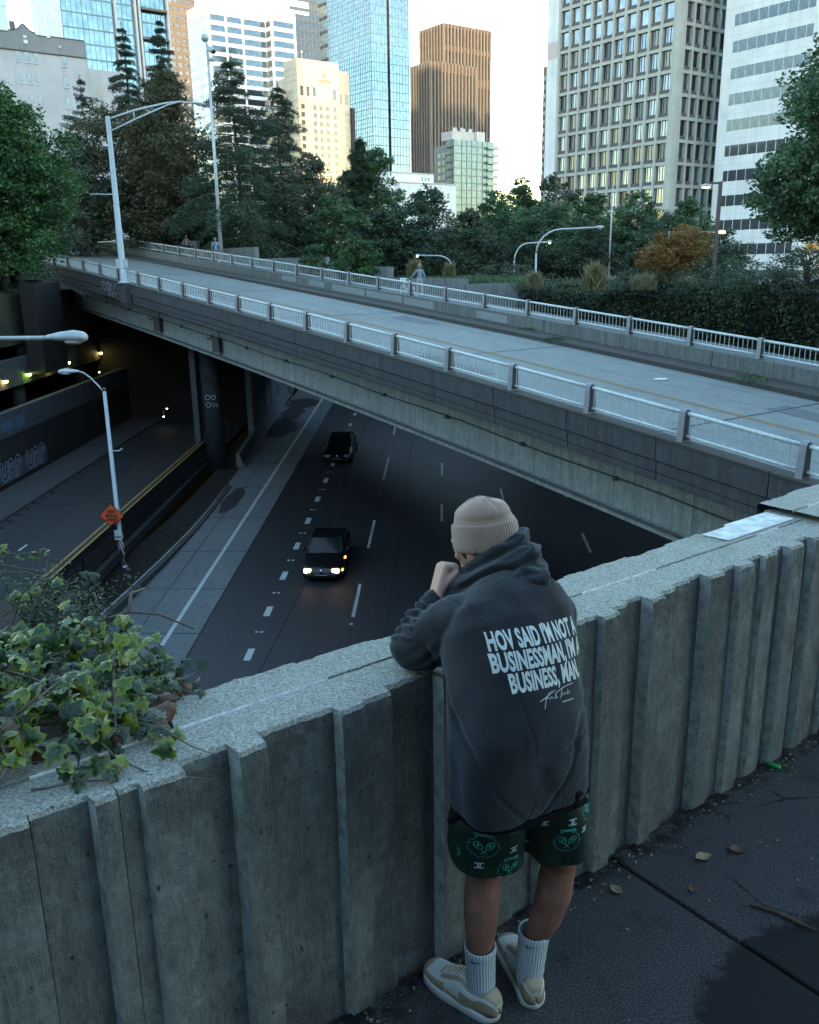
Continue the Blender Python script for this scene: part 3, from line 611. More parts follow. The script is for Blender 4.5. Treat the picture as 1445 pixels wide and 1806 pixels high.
# piers
M['pierm'] = concrete('pier_concrete', (.016, .021, .027), streak=.6)
def pier(x, y, r, z0, z1, extra=True):
    b = MB(); b.lathe((x, y, z0), [(r, 0), (r, z1 - z0)], 24)
    return under(b.build('pier', M['pierm']))
pier(-11.95, 53.6, .62, -10.4, -1.9); pier(-5.5, 60, .62, -10.2, -1.0) if False else None
pier(23.0, 34.5, .6, -12, -4.5); pier(21, 27, .6, -12, -5)
b = MB(); b.box(-13.05, -12.72, 53.0, 53.6, -8.2, -2.2); under(b.build('pier', M['tier']))
b = MB(); b.box(-34, -11.3, 70, 70.5, -10.4, 1.0); under(b.build('abutment', M['tierd']))
pcol = [[(p[0], p[1]) for p in arc(.15, .2, .13, .14, 0, 330)], arc(.5, .2, .14, .12, -60, 300), arc(.18, -.25, .15, .14, 60, 420), [(.45, -.1), (.5, -.4), (.65, -.15), (.72, -.4)]]
strokes('graffiti_tag', pcol, (-12.25, 53.6 - .66, -5.6), (1, 0, 0), (0, 0, 1), (0, -1, 0), .05, M['graf'], None); under(bpy.data.objects['graffiti_tag.001'])
strokes('graffiti_tag', [arc(.1 + .22 * k, 1.3, .09, .22, 80, 420, 10) for k in range(4)], (-12.35, 53.6 - .66, -5.6), (1, 0, 0), (0, 0, 1), (0, -1, 0), .06, M['grafd'], None); under(bpy.data.objects['graffiti_tag.002'])
# ---- railings
M['alu'] = plain('worn_aluminium_rail', (.45, .53, .535), .5, .0, .15, 9); M['post'] = plain('grey_painted_post', (.21, .23, .25), .55, .1, .15, 9); M['postd'] = plain('post_recess', (.035, .035, .04), .7)
def railing(lab, cc, s_first, s_last, step, full):
    rt = empty('bridge_railing', bp_(s_first, cc, 0), 0, lab, 'railing', 'aluminium railings of the bridge')
    n = int(round((s_last - s_first) / step)); nb = 15
    U = lambda o: under(o, rt)
    for i in range(n + 1):
        s = s_first + i * step; p = bp_(s, cc); d = (bp_(s + 1, cc) - bp_(s - 1, cc)); d.z = 0; d = d.normalized(); q = Vector((d.y, -d.x, 0))
        if q.dot(BB) < 0: q = -q
        b = MB(); pr = [(-.15, 0), (.15, 0), (.115, .60), (.10, .72), (.05, .785), (-.05, .785), (-.10, .72), (-.115, .60)]
        b.mat(0); b.prism(pr, p - d * .085 + Vector((0, 0, .013)), q, (0, 0, 1), d * .17)
        b.mat(1); b.prism([(x * .78, .03 + y * .93) for x, y in pr], p - d * .0875 + Vector((0, 0, .013)), q, (0, 0, 1), d * .175)
        U(b.build('post', [M['post'], M['postd']]))
        if i < n:
            b = MB(); k = 4
            a0 = .1 / step; A = [bp_(s + step * (a0 + (1 - 2 * a0) * j / k), cc) for j in range(k + 1)]
            b.tube([a + Vector((0, 0, .70)) for a in A], .048, 8); b.tube([a + Vector((0, 0, .16)) for a in A], .036, 8)
            for j in range(nb):
                a = bp_(s + step * (j + .75) / (nb + .5), cc); b.tube([a + Vector((0, 0, .17)), a + Vector((0, 0, .66))], .0125, 4, caps=False)
            U(b.build('rail_panel', M['alu']))
    return rt
railing('near railing of the bridge, pale tubes and grey posts on the parapet facing the camera', 0, -3.22 * 3, 3.22 * 20, 3.22, True)
railing('far railing of the bridge, between the roadway and the walkway with walkers', 12.4, .12, .12 + 3.26 * 26, 3.26, True)
# tufts of weeds at parapet foot
# ================================================================ buildings (street grid: G1 recedes left, G2 recedes right)
G1 = Vector((-.588, .809, 0)); G2 = Vector((.809, .588, 0)); ZG = -2.0
def glass(name, col, rough=.06, warp=.35, metal=.9, sc_=.35):
    t = NT(name); f = t.noise(.6, 3); c = t.ramp(f, [(.3, sc(col, .75)), (.7, sc(col, 1.2))])
    t.bump(t.noise(sc_, 2, .5), warp, .06); return t.out(c, rough, metal)
M['g_dark'] = glass('dark_office_glass', (.24, .28, .33), .05, .5); M['g_dark2'] = glass('dim_office_glass', (.07, .08, .095), .08, .5); M['g_blind'] = glass('blind_office_glass', (.17, .18, .18), .2, .4); M['g_blue'] = glass('blue_curtain_glass', (.19, .27, .33), .1, .5); M['g_teal'] = glass('teal_condo_glass', (.15, .22, .25), .2, .6, .55)
M['g_deep'] = glass('deep_window_glass', (.10, .12, .14), .1, .5); M['g_pale'] = glass('pale_window_glass', (.26, .34, .38), .15, .3); M['g_left'] = glass('left_tower_glass', (.14, .21, .25), .08, .8)
def stone(name, col, var=.1, scale=.25):
    if name == 'white_panel': col = (.62, .68, .69)
    if name == 'parapet_grey': col = (.20, .22, .23)
    if name == 'taupe_grid_stone': col = (.12, .115, .105)
    t = NT(name); c = t.ramp(t.noise(scale, 6, .6), [(.3, sc(col, 1 - var)), (.7, sc(col, 1 + var))]); c = t.mix(t.ramp(t.noise(.5, 5, .6, t.map((2, 2, .08))), [(.5, 0.0), (.75, .35)]), c, sc(col, .6)); return t.out(c, .8)
M['s_white'] = stone('white_panel', (.66, .72, .72)); M['s_cream'] = stone('cream_stone', (.44, .43, .37)); M['s_grid'] = stone('grid_concrete', (.38, .42, .38), .12, .4); M['s_brown'] = stone('brown_granite', (.075, .068, .06)); M['s_grey'] = stone('grey_stucco', (.40, .43, .44)); M['s_grey2'] = stone('parapet_grey', (.38, .40, .42))
M['s_dark'] = stone('dark_cladding', (.035, .035, .04)); M['s_tgrey'] = stone('taupe_grid_stone', (.22, .21, .19)); M['sp_grid'] = stone('dark_spandrel', (.09, .085, .085)); M['metalw'] = plain('white_metal', (.42, .46, .47), .5)
class Face:
    """one facade: u along g from Q, z up, d outwards"""
    def __init__(s, root, Q, g, nrm): s.root = root; s.Q = Vector((Q[0], Q[1], 0)) - Vector(root.location); s.g = g; s.n = nrm
    def box(s, b, u0, u1, z0, z1, d0, d1): return b.frame_box(s.Q + s.g * u0 + s.n * d0 + Vector((0, 0, z0)), s.g * (u1 - u0), s.n * (d1 - d0), Vector((0, 0, z1 - z0)))
def tower(name, label, Q, w1, w2, z0, z1, mat, cat='building', part='wall', split=None):
    root = empty(name, (Q[0], Q[1], 0), 0, label, cat)
    b = MB(); b.frame_box((0, 0, z0), G1 * w1, G2 * w2, Vector((0, 0, z1 - z0))); b.build(part, mat, root)
    return root, Face(root, Q, G1, -G2), Face(root, Q, G2, -G1)
def winset(f, cells, mat, d=.02, dep=.12, name='window', mull=None, cap=100, mullmat=None, order=None):
    """cells: list of (u0,u1,z0,z1); the first `cap` become window parts, the rest one stuff part"""
    first = {}
    rest = MB(); nrest = 0
    for i, (u0, u1, z0, z1) in enumerate(cells):
        if i < cap:
            vi_ = random.randrange(len(mat)) if isinstance(mat, list) else 0
            key = (round(u1 - u0, 2), round(z1 - z0, 2), vi_)
            if key not in first:
                b = MB(); b.frame_box((0, 0, 0), f.g * (u1 - u0), f.n * dep, Vector((0, 0, z1 - z0)))
                if mull:
                    b.mat(1)
                    for m_ in mull:
                        w_ = u1 - u0; b.frame_box(f.g * (w_ * m_ - .05) + f.n * dep, f.g * .1, f.n * .05, Vector((0, 0, z1 - z0)))
                o = b.build(name, [mat[vi_] if isinstance(mat, list) else mat, mullmat or M['s_dark']], f.root); first[key] = o
            else:
                o = first[key].copy(); COL.objects.link(o)
            o.location = f.Q + f.g * u0 + f.n * d + Vector((0, 0, z0))
        else: f.box(rest, u0, u1, z0, z1, d, d + dep); nrest += 1
    if nrest: tag(rest.build(name, mat[0] if isinstance(mat, list) else mat, f.root), kind='stuff')
# --- concrete grid office tower
r, f1, f2 = tower('office_tower', 'tall beige concrete grid office tower with deep square windows, right of centre', (46.9, 166), 27.8, 13.6, ZG, 66, M['sp_grid'])
for f, w, n, mg in ((f1, 27.8, 10, .35), (f2, 13.6, 5, .9)):
    b = MB(); st = (w - 2 * mg) / n
    for i in range(n + 1):
        u = mg + i * st; hw = .23
        f.box(b, u - hw, u + hw, ZG, 66, 0, .75)
    f.box(b, -.75 if f is f1 else -.75, mg - .28, ZG, 66, 0, .74) if f is f2 else f.box(b, -.0, .1, ZG, 66, 0, .74)
    if f is f2: f.box(b, w - mg + .28, w, ZG, 66, 0, .74)
    b.build('pier', M['s_grid'], r)
    b = MB(); sl = []; cells = []
    for k in range(18):
        z = -.2 + k * 3.72; f.box(b, 0, w, z - .26, z + .30, 0, .62)
        for i in range(n):
            u = mg + i * st; sl.append((u + .28, u + st - .28, z + .32, z + .92))
    b.build('spandrel', M['s_grid'], r); sl.sort(key=lambda c: -c[2]); winset(f, sl, M.setdefault('sillp', plain('sill_panel_grey', (.10, .098, .10), .8, var=.3, scale=2)), .1, .36, 'sill_panel', cap=50)
    for k in range(1, 15):
        for i in range(n):
            u = mg + i * st; z = -.2 + k * 3.72; cells.append((u + .32, u + st - .32, z + .96, z + 3.38))
    random.seed(int(w)); random.shuffle(cells) if False else cells.sort(key=lambda c: (c[2], -c[0])); winset(f, cells, [M['g_dark'], M['g_dark'], M['g_dark2'], M['g_blind']], .05, .1, mull=(.36, .68), cap=100)
b = MB(); b.frame_box(G1 * 27.81 + Vector((0, 0, ZG)) - G2 * .7, G1 * 2.9, G2 * 14, Vector((0, 0, 70))); b.build('service_core', M['s_white'], r)
b = MB(); b.frame_box(G1 * 27.9 - G2 * .74 + Vector((0, 0, 40)), G1 * 2.7, G2 * .03, Vector((0, 0, 3))); b.build('service_core', plain('pinkish_panel', (.48, .42, .42)), r)
# --- white office slab on the right
r, f1, f2 = tower('office_building', 'white panelled office block with ribbon windows behind the big tree at the right edge', (64.2, 150), 17.2, 34, ZG, 70, M['s_white'])
cells = []; b = MB(); jb = MB()
for k in range(16):
    z = 2.8 + k * 4.05; n = 7
    f1.box(jb, 0, 17.2, z - 1.4, z - 1.36, 0, .012)
    for i in range(n):
        u = 2.4 + i * 1.72; cells.append((u, u + 1.6, z, z + 1.75))
    cells.append((2.4 + n * 1.72, 3.3 + n * 1.72, z, z + 1.75)); cells.append((1.15, 2.28, z, z + 1.75))
cells.sort(key=lambda c: c[2]); winset(f1, cells, M['g_deep'], -.04, .06, cap=100)
for i in range(10): f1.box(jb, .1 + i * 1.72, .14 + i * 1.72, ZG, 70, 0, .01)
jb.build('panel_joint', plain('panel_joint_grey', (.4, .45, .46)), r)
cells = [(2 + i * 1.9, 3.7 + i * 1.9, 2.8 + k * 4.05, 4.55 + k * 4.05) for k in range(14) for i in range(6)]; winset(f2, cells, M['g_deep'], -.04, .06, cap=60)
for k in range(3):
    b = MB(); f1.box(b, -.02 + 3.0, 6.2 + k, 49.5 + k * 4.05, 50.9 + k * 4.05, .03, .05); 
# --- slim reflective towers between
r, f1, f2 = tower('glass_tower', 'thin sliver of pale teal glass tower just left of the beige grid tower', (52.6, 330), 4.9, 12, ZG, 120, M['g_teal'], part='curtain_wall')
b = MB()
for k in range(30): f1.box(b, 0, 4.9, k * 4, k * 4 + .2, 0, .1)
for i in range(4): f1.box(b, i * 1.6, i * 1.6 + .12, ZG, 120, 0, .12)
b.build('mullion', M['metalw'], r)
r, f1, f2 = tower('stone_tower', 'narrow stone-and-gold tower farthest left of the beige grid tower', (75.6, 500), 4.2, 9, ZG, 99, M['s_brown'])
b = MB()
winset(f1, [(u, u + .9, 4 + k * 4.2, 6.4 + k * 4.2) for k in range(22) for u in (.6, 2.5)], M['g_pale'], 0, .1)
# --- pale apartment block, upper left (facade runs along G2)
QP = Vector((-49.7, 150, 0)) - G2 * 26
r, f1, f2 = tower('apartment_block', 'pale grey old apartment block with curved parapet gable at the top left', (QP.x, QP.y), 22, 26.7, ZG, 33.3, M['s_grey'])
prof = [(0, 35.7), (15.6, 35.7), (15.7, 35.95), (16.4, 36.0), (17.0, 36.3), (17.5, 36.8), (17.85, 37.05), (18.2, 36.75), (18.8, 36.2), (19.5, 35.9), (19.6, 35.7), (21.1, 35.65), (21.2, 35.45), (21.6, 35.45), (21.7, 35.75), (26.6, 35.75), (26.72, 35.7)]
b = MB(); b.prism([(0, 33.2)] + prof + [(26.72, 33.2)], f2.Q + f2.n * .02, G2, (0, 0, 1), G1 * .5); b.build('parapet', M['s_grey2'], r)
b = MB()
for (u0, z0), (u1, z1) in zip(prof[:-1], prof[1:]):
    if u1 - u0 > .2: b.tube([f2.Q + f2.n * .05 + G2 * u0 + Vector((0, 0, z0)), f2.Q + f2.n * .05 + G2 * u1 + Vector((0, 0, z1))], .07, 5)
b.build('coping', M['s_tgrey'], r); b = MB(); f2.box(b, 0, 26.8, 33.28, 33.42, 0, .22); b.build('cornice', M['s_tgrey'], r)
b = MB(); f2.box(b, 16.4, 17.1, 34, 37.5, -2, -1.3); b.build('chimney', M['s_tgrey'], r)
cells = [(u0, u1, z, z + 1.35) for z in (31.85, 28.9, 26.0, 23.1, 20.2) for (u0, u1) in ((16.35, 16.9), (17.5, 18.2), (18.85, 19.35), (22.9, 23.6), (12.5, 13.2), (10, 10.7))]
winset(f2, cells, M['g_deep'], -.02, .05)
b = MB()
winset(f2, [(u0 - .06, u1 + .06, z - .12, z - .01) for (u0, u1, z, z1) in cells], M['s_white'], 0, .15, 'sill')
pass
b = MB(); b.lathe(f2.Q + G2 * 17.9 + f2.n * .1 + Vector((0, 0, 35.2)), [(.3, -.1), (.3, .1)], 4, f2.n); b.cbox(f2.Q + G2 * 17.95 + f2.n * .1 + Vector((0, 0, 34.6)), (.55, .2, .5), math.atan2(G2.y, G2.x)); b.build('relief', M['s_white'], r)
b = MB(); b.lathe(f2.Q + G2 * 22.9 + f2.n * .08 + Vector((0, 0, 34.4)), [(.3, -.1), (.3, .06)], 4, f2.n); b.build('relief', M['s_cream'], r)
b = MB(); f2.box(b, 26.75, 32, ZG, 32.0, -18, -.6); b.build('annex', M['s_grey'], r)
b = MB(); f2.box(b, 28.0, 29.4, 28.2, 29.4, -.6, -.55); b.build('window', M['s_cream'], r)
# --- glass residential tower, upper left
r, f1, f2 = tower('residential_tower', 'teal glass residential tower with white fins behind the cedars, upper left', (-80.6, 232), 24.7, 26.5, ZG, 95, M['g_left'], part='curtain_wall')
b = MB()
for k in range(27):
    f2.box(b, 0, 26.5, k * 3.3 + .9, k * 3.3 + 1.25, 0, .06)
for i in range(22): f2.box(b, i * 1.22, i * 1.22 + (.16 if i % 4 == 0 else .07), ZG, 95, 0, .07)
b.build('mullion', plain('mullion_blue', (.10, .2, .24), .5), r)
b = MB()
for u in (12.6, 17.6, 18.6, 25.9): f2.box(b, u, u + .5, ZG, 95, .05, 1.0)
b.build('fin', M['metalw'], r)
b = MB()
winset(f2, [(19.1, 25.8, 30 + k * 6.6, 30.5 + k * 6.6) for k in range(8)], M['s_tgrey'], .1, 1.5, 'balcony')
b = MB(); f1.box(b, .0, 24.7, ZG, 95, .01, .15); b.build('side_wall', M['s_white'], r)
random.seed(3); cells = [(u, u + .75, 20 + k * 3.3, 22.6 + k * 3.3) for k in range(20) for u in [1.5 + j * 1.9 for j in range(12)] if random.random() < .68]; winset(f1, cells, M['g_left'], .13, .06, cap=100)
# --- slender tower at the very top-left edge
r, f1, f2 = tower('glass_tower', 'sliver of blue and gold glass tower at the extreme top-left corner', (-150, 330), 30, 16.5, ZG, 150, M['g_blue'], part='curtain_wall')
b = MB()
for k in range(40): f2.box(b, 0, 16.5, k * 3.7, k * 3.7 + .4, 0, .1)
b.build('spandrel', M['s_grey'], r)
# --- taupe grid tower behind
r, f1, f2 = tower('stone_tower', 'taupe stone tower with fine window grid, left of the banded white tower', (-132, 520), 3.9, 24, ZG, 147.5, M['g_dark'])
b = MB()
for k in range(40): f2.box(b, 0, 24, k * 3.9 - .9, k * 3.9 + .9, 0, .2); 
for i in range(7): f2.box(b, i * 3.6, i * 3.6 + 1.3, ZG, 147.5, 0, .25)
f1.box(b, 0, 3.9, ZG, 147.5, 0, .25); b.build('stone_grid', M['s_tgrey'], r)
b = MB(); f2.box(b, -.3, 24.3, 143, 148, -.1, .6); b.build('cornice', M['s_cream'], r)
# --- white banded tower, saw-tooth plan
r, f1, f2 = tower('office_tower', 'white tower with horizontal bands of blue-grey windows and a saw-tooth front, left of centre', (-79.7, 400), 19.9, 27.5, ZG, 105.6, M['s_white'])
fB = Vector((-79.7, 400, 0)) + G2 * 26.5 - G1 * 4.5
b = MB(); b.frame_box(fB - Vector(r.location) + Vector((0, 0, ZG)), G1 * 14, G2 * 12, Vector((0, 0, 105.62 - ZG))); b.build('wall', M['s_white'], r)
f3 = Face(r, fB, G2, -G1); f4 = Face(r, fB, G1, -G2)
cells = []; 
for k in range(26): z = 98.6 - k * 3.85; cells += [(1.2, 7.6, z, z + 2.3), (8.6, 15.2, z, z + 2.3), (16.2, 26.3, z, z + 2.3)]
winset(f2, cells, M['g_dark'] if False else glass('banded_glass', (.11, .14, .17), .1, .5), -.05, .08, 'window_band')
cells = [(1.2, 11, 98.6 - k * 3.85, 100.9 - k * 3.85) for k in range(26)]; winset(f3, cells, bpy.data.materials['banded_glass'], -.05, .08, 'window_band')
cells = [(.4, 4.3, 98.6 - k * 3.85, 100.9 - k * 3.85) for k in range(26)]; winset(f4, cells, bpy.data.materials['banded_glass'], -.05, .08, 'window_band')
cells = []
for k in range(26): z = 98.6 - k * 3.85; cells += [(.8, 9.0, z, z + 2.3), (10, 19.3, z, z + 2.3)]
winset(f1, cells, glass('banded_glass_pale', (.28, .36, .39), .2, .2), -.05, .08, 'window_band')
# --- cream hotel block
r, f1, f2 = tower('hotel_tower', 'cream stone tower glowing gold in reflected sun, with stepped top and square windows', (-41.9, 380), 10.5, 19.5, ZG, 79.8, M['s_cream'])
b = MB(); b.frame_box(G1 * 10.5 + Vector((0, 0, ZG)), G1 * 6.5, G2 * 14, Vector((0, 0, 74.0 - ZG))); b.frame_box(G2 * 19.5 + G1 * 2.2 + Vector((0, 0, ZG)), G1 * 8, G2 * 6.2, Vector((0, 0, 77.6 - ZG))); b.build('wing', M['s_cream'], r)
f3 = Face(r, Vector((-41.9, 380, 0)) + G2 * 19.5 + G1 * 2.2, G2, -G1); f1b = Face(r, Vector((-41.9, 380, 0)), G1, -G2)
top = [(1.2, 2.6, 66.5, 70), (4, 5.4, 66.5, 70), (6.9, 8.3, 66.5, 70), (16.3, 17.8, 66.0, 70)]
cells = top + [(u, u + 1.6, 61.6 - k * 2.95, 63.4 - k * 2.95) for k in range(17) for u in (1.3, 6.8, 9.6, 12.6, 16.2)]
winset(f2, cells, glass('hotel_glass', (.20, .18, .15), .15, .3), -.05, .08)
cells = [(u, u + 1.5, 65.5, 69) for u in (.5, 2.4, 4.3, 6.2, 8.1)] + [(u, u + 1.6, 61.6 - k * 2.95, 63.4 - k * 2.95) for k in range(17) for u in (.8, 3.2, 5.6, 8.0)]
winset(f1, cells, bpy.data.materials['hotel_glass'], -.05, .08)
cells = [(1.0, 2.5, 65.2, 68.8), (3.8, 5.3, 65.2, 68.8)] + [(3.9, 5.5, 61 - k * 2.95, 62.8 - k * 2.95) for k in range(17)] + [(.3, .6, 60.6 - k * 2.95, 62.8 - k * 2.95) for k in range(17)]
winset(f3, cells, bpy.data.materials['hotel_glass'], -.05, .08)
b = MB()
for k in range(19): f2.box(b, 0, 19.5, 64.6 - k * 2.95, 64.7 - k * 2.95, 0, .12); f1.box(b, 0, 10.5, 64.6 - k * 2.95, 64.7 - k * 2.95, 0, .12)
for z in (72, 74.2, 76.4): f1.box(b, 0, 10.5, z, z + .12, 0, .1)
b.build('string_course', plain('stone_line', (.3, .27, .2)), r)
b = MB(); o_ = f2.Q + G2 * 12.6 + f2.n * .1 + Vector((0, 0, 73.5)); b.tube([o_ + G2 * x + Vector((0, 0, y)) for x, y in [(-.7, 2.6), (-.7, 0), (-.7, 2.6), (.1, 2.6), (.3, 2.0), (0, 1.4), (-.7, 1.3), (.6, 0)]], .12, 4)
for k in range(5): b.tube([o_ + G2 * (-2 + k * 1.1 + .4 * math.cos(a)) + Vector((0, 0, -1 + .45 * math.sin(a))) for a in [PI * j / 4 for j in range(9)]], .1, 4)
b.build('wall_emblem', M['s_tgrey'], r)
b = MB(); b.tube([(2, 2, 79.8), (2, 2, 82)], .1, 5); b.ell((2, 2, 82.3), (.5, .5, .5)); b.build('roof_mast', M['metalw'], r)
b = MB(); b.frame_box(G2 * 25.8 + G1 * 1 + Vector((0, 0, ZG)), G1 * 3, G2 * 1.6, Vector((0, 0, 66))); b.build('side_screen', M['s_dark'], r)
# --- dark blue tower sliver
r, f1, f2 = tower('office_tower', 'dark blue gridded tower peeking between the banded tower and the big blue glass tower', (-49.4, 430), 3, 14, ZG, 108, M['g_deep'], part='curtain_wall')
b = MB()
for k in range(30): f2.box(b, 0, 14, k * 3.9, k * 3.9 + 1.5, 0, .15)
for i in range(8): f2.box(b, i * 2, i * 2 + .8, ZG, 108, 0, .18)
b.build('spandrel', plain('blue_spandrel', (.07, .10, .14), .5, .3), r)
# --- big blue glass tower
r, f1, f2 = tower('glass_tower', 'very tall blue glass tower with a dark vertical slot, centre left', (-14.8, 450), 55.1, 9.0, ZG, 165, M['g_blue'], part='curtain_wall')
b = MB(); b.frame_box(G2 * 10.6 + G1 * .2 + Vector((0, 0, ZG)), G1 * 40, G2 * 11.5, Vector((0, 0, 172))); b.build('curtain_wall', M['g_blue'], r)
b = MB(); b.frame_box(G2 * 8.9 + G1 * 1.6 + Vector((0, 0, ZG)), G1 * 36, G2 * 2, Vector((0, 0, 160))); b.build('slot', M['s_dark'], r)
b = MB(); f3 = Face(r, Vector((-14.8, 450, 0)) + G1 * .2, G2, -G1)
for k in range(42):
    z = k * 4.0; f1.box(b, 0, 55.1, z, z + .3, 0, .06); f2.box(b, 0, 9.0, z, z + .3, 0, .06); f3.box(b, 10.6, 22.1, z, z + .3, 0, .06); f1.box(b, 0, 55.1, z + 2, z + 2.15, 0, .05)
b.build('floor_line', plain('floor_line_blue', (.10, .17, .22), .5, .3), r)
b = MB()
for i in range(36): f1.box(b, i * 1.55, i * 1.55 + (.35 if i % 3 == 0 else .14), ZG, 165, 0, .09)
for i in range(7): f2.box(b, i * 1.5, i * 1.5 + .14, ZG, 165, 0, .09); f3.box(b, 10.6 + i * 1.8, 10.74 + i * 1.8, ZG, 165, 0, .09)
b.build('mullion', bpy.data.materials['floor_line_blue'], r)
winset(f1, [(38 + j * 2.0, 39.5 + j * 2.0, 86.5 + k * 6.2, 88 + k * 6.2) for k in range(9) for j in range(4)], M['s_dark'], .06, .06, 'vent')
# --- brown stepped tower
r, f1, f2 = tower('office_tower', 'tall brown ribbed tower with gold-lit top, two stepped shafts, right of centre gap', (25.2, 600), 23.9, 37.6, ZG, 143, M['s_brown'])
Q2 = Vector((15.7, 560, 0)); rel = Q2 - Vector(r.location)
b = MB(); b.frame_box(rel + Vector((0, 0, ZG)), G1 * 18.5, G2 * 33.9, Vector((0, 0, 113.7 - ZG))); b.build('lower_shaft', M['s_brown'], r)
f3 = Face(r, Q2, G1, -G2); f4 = Face(r, Q2, G2, -G1)
M['g_br'] = glass('bronze_glass', (.04, .04, .042), .15, .5); M['s_rib'] = stone('grey_rib_stone', (.145, .15, .15))
for f, w, n, zt in ((f1, 23.9, 8, 141), (f2, 37.6, 14, 141), (f3, 18.5, 7, 112), (f4, 33.9, 13, 112)):
    st = w / n
    for i in range(n):
        b = MB()
        for za, zb_ in ((0, 40), (42, 78), (80, 109), (114, 128), (131, 141)):
            if zb_ <= zt + 1: f.box(b, i * st + st * .3, i * st + st * .72, za, zb_, -.02, .05)
        b.build('window_strip', M['g_br'], r)
    b = MB()
    for i in range(n + 1): f.box(b, i * st - .35, i * st + .45, ZG, zt + 2, 0, .9)
    b.build('rib', M['s_rib'], r)
b = MB(); b.frame_box(Vector((-14, 10, ZG)) + G1 * 16, G1 * 6, G2 * 10, Vector((0, 0, 54))); b.build('podium', M['s_brown'], r)
# --- teal condo
r, f1, f2 = tower('condo_tower', 'teal glass condominium with stacked balconies in front of the brown tower', (21.8, 420), 4.6, 24, ZG, 54.5, M['g_teal'], part='curtain_wall')
b = MB(); b.frame_box(G1 * 4.61 + Vector((0, 0, ZG)), G1 * 9.6, G2 * 20, Vector((0, 0, 52.5 - ZG))); b.build('wall', plain('pale_teal_concrete', (.17, .21, .21)), r)
b = MB(); b.frame_box(G1 * 1.5 + G2 * .6 + Vector((0, 0, 54.5)), G1 * 8, G2 * 13, Vector((0, 0, 3.6))); b.build('penthouse', M['s_grey'], r)
b = MB()
for k in range(14): b.frame_box(G1 * (1.5 + .5 * (k % 5)) + G2 * (1 + k * .9) + Vector((0, 0, 58.1)), G1 * .4, G2 * .5, Vector((0, 0, 1.1 + .5 * (k % 2))))
b.build('roof_plant', M['metalw'], r)
b = MB(); f2.box(b, 13.8, 18.5, 54.5, 58.4, -2.5, -.2); b.build('roof_screen', M['metalw'], r)
b = MB()
for k in range(18): z = k * 3.1 - 1; f2.box(b, 0, 24, z, z + .35, 0, .15); f1.box(b, 0, 4.6, z, z + .35, 0, .15)
for u in (0, 4.6, 7.5, 10.5, 13.6, 17, 19.6): f2.box(b, u, u + .25, ZG, 54.5, 0, .2)
b.build('floor_line', plain('teal_frame', (.16, .22, .22)), r)
for k in range(17):
    z = 1.6 + k * 3.1; b = MB(); f2.box(b, 19.0, 25.2, z, z + .3, .0, 1.8); f2.box(b, 19.0, 25.2, z + .3, z + 1.3, 1.7, 1.78); b.build('balcony', M['g_teal'], r)
    b = MB(); f1.box(b, .3, 4.6, z, z + .25, .0, 1.6); f1.box(b, .3, 4.6, z + .25, z + 1.2, 1.5, 1.58); b.build('balcony', M['s_white'] if False else bpy.data.materials['teal_frame'], r)
cells = [(6.0 + j * 3.2, 7.9 + j * 3.2, 4 + k * 3.1, 5.9 + k * 3.1) for k in range(15) for j in (0, 1)]; winset(f1, cells, M['g_deep'], .0, .1)
# --- low white building
r, f1, f2 = tower('low_building', 'low white building with a few small square windows below the brown tower', (-1.6, 300), 10, 23.2, ZG, 27.0, M['s_white'])
b = MB(); f2.box(b, -3, 15.4, ZG, 30.1, -9, -2.2); b.build('upper_storey', M['s_white'], r); b = MB(); f2.box(b, 0, 23.3, 26.8, 27.15, -.1, .25); f2.box(b, -3, 15.5, 29.9, 30.25, -2.3, -2.0); b.build('cornice', M['s_grey'], r)
winset(f2, [(u, u + 1.0, 18.2, 19.8) for u in (1, 13.5, 16.3, 19.2)] + [(8.2 + i, 8.6 + i, 24.6, 26.2) for i in (0, 1.1, 2.2)], M['g_deep'], -.02, .08) if False else winset(f2, [(u, u + 1.1, 22.5, 24.1) for u in (1, 13.5, 16.3, 19.2)], M['g_deep'], -.02, .08)
winset(f2, [(10.5 + i * 1.3, 11.0 + i * 1.3, 27.8, 29.0) for i in range(3)], M['g_deep'], -2.2, .08)
# --- unseen slabs added behind the photographer to shade the street and shape reflections
for (x0, x1, yy, h, lab) in [(-420, 79, -310, 126, 'broad unseen light-blocking slab added far behind the photographer'), (101, 480, -310, 126, 'second unseen light-blocking slab added far behind the photographer'), (79.2, 100.8, -310, 56, 'lower unseen blocker added between the two slabs to let a sun beam through'), (-60, 60, -34, 24, 'low unseen light blocker added close behind the photographer')]:
    rt = empty('light_blocker', ((x0 + x1) / 2, yy, 0), 0, lab, 'building'); b = MB(); b.box((x0 - x1) / 2, (x1 - x0) / 2, -12, 12, -2, h); b.build('wall', M['s_tgrey'], rt)
    b = MB()
    for k in range(int(h / 4)): b = MB(); b.box((x0 - x1) / 2, (x1 - x0) / 2, 12, 12.1, k * 4 + 1, k * 4 + 3); b.build('window_band', M['g_deep'], rt)
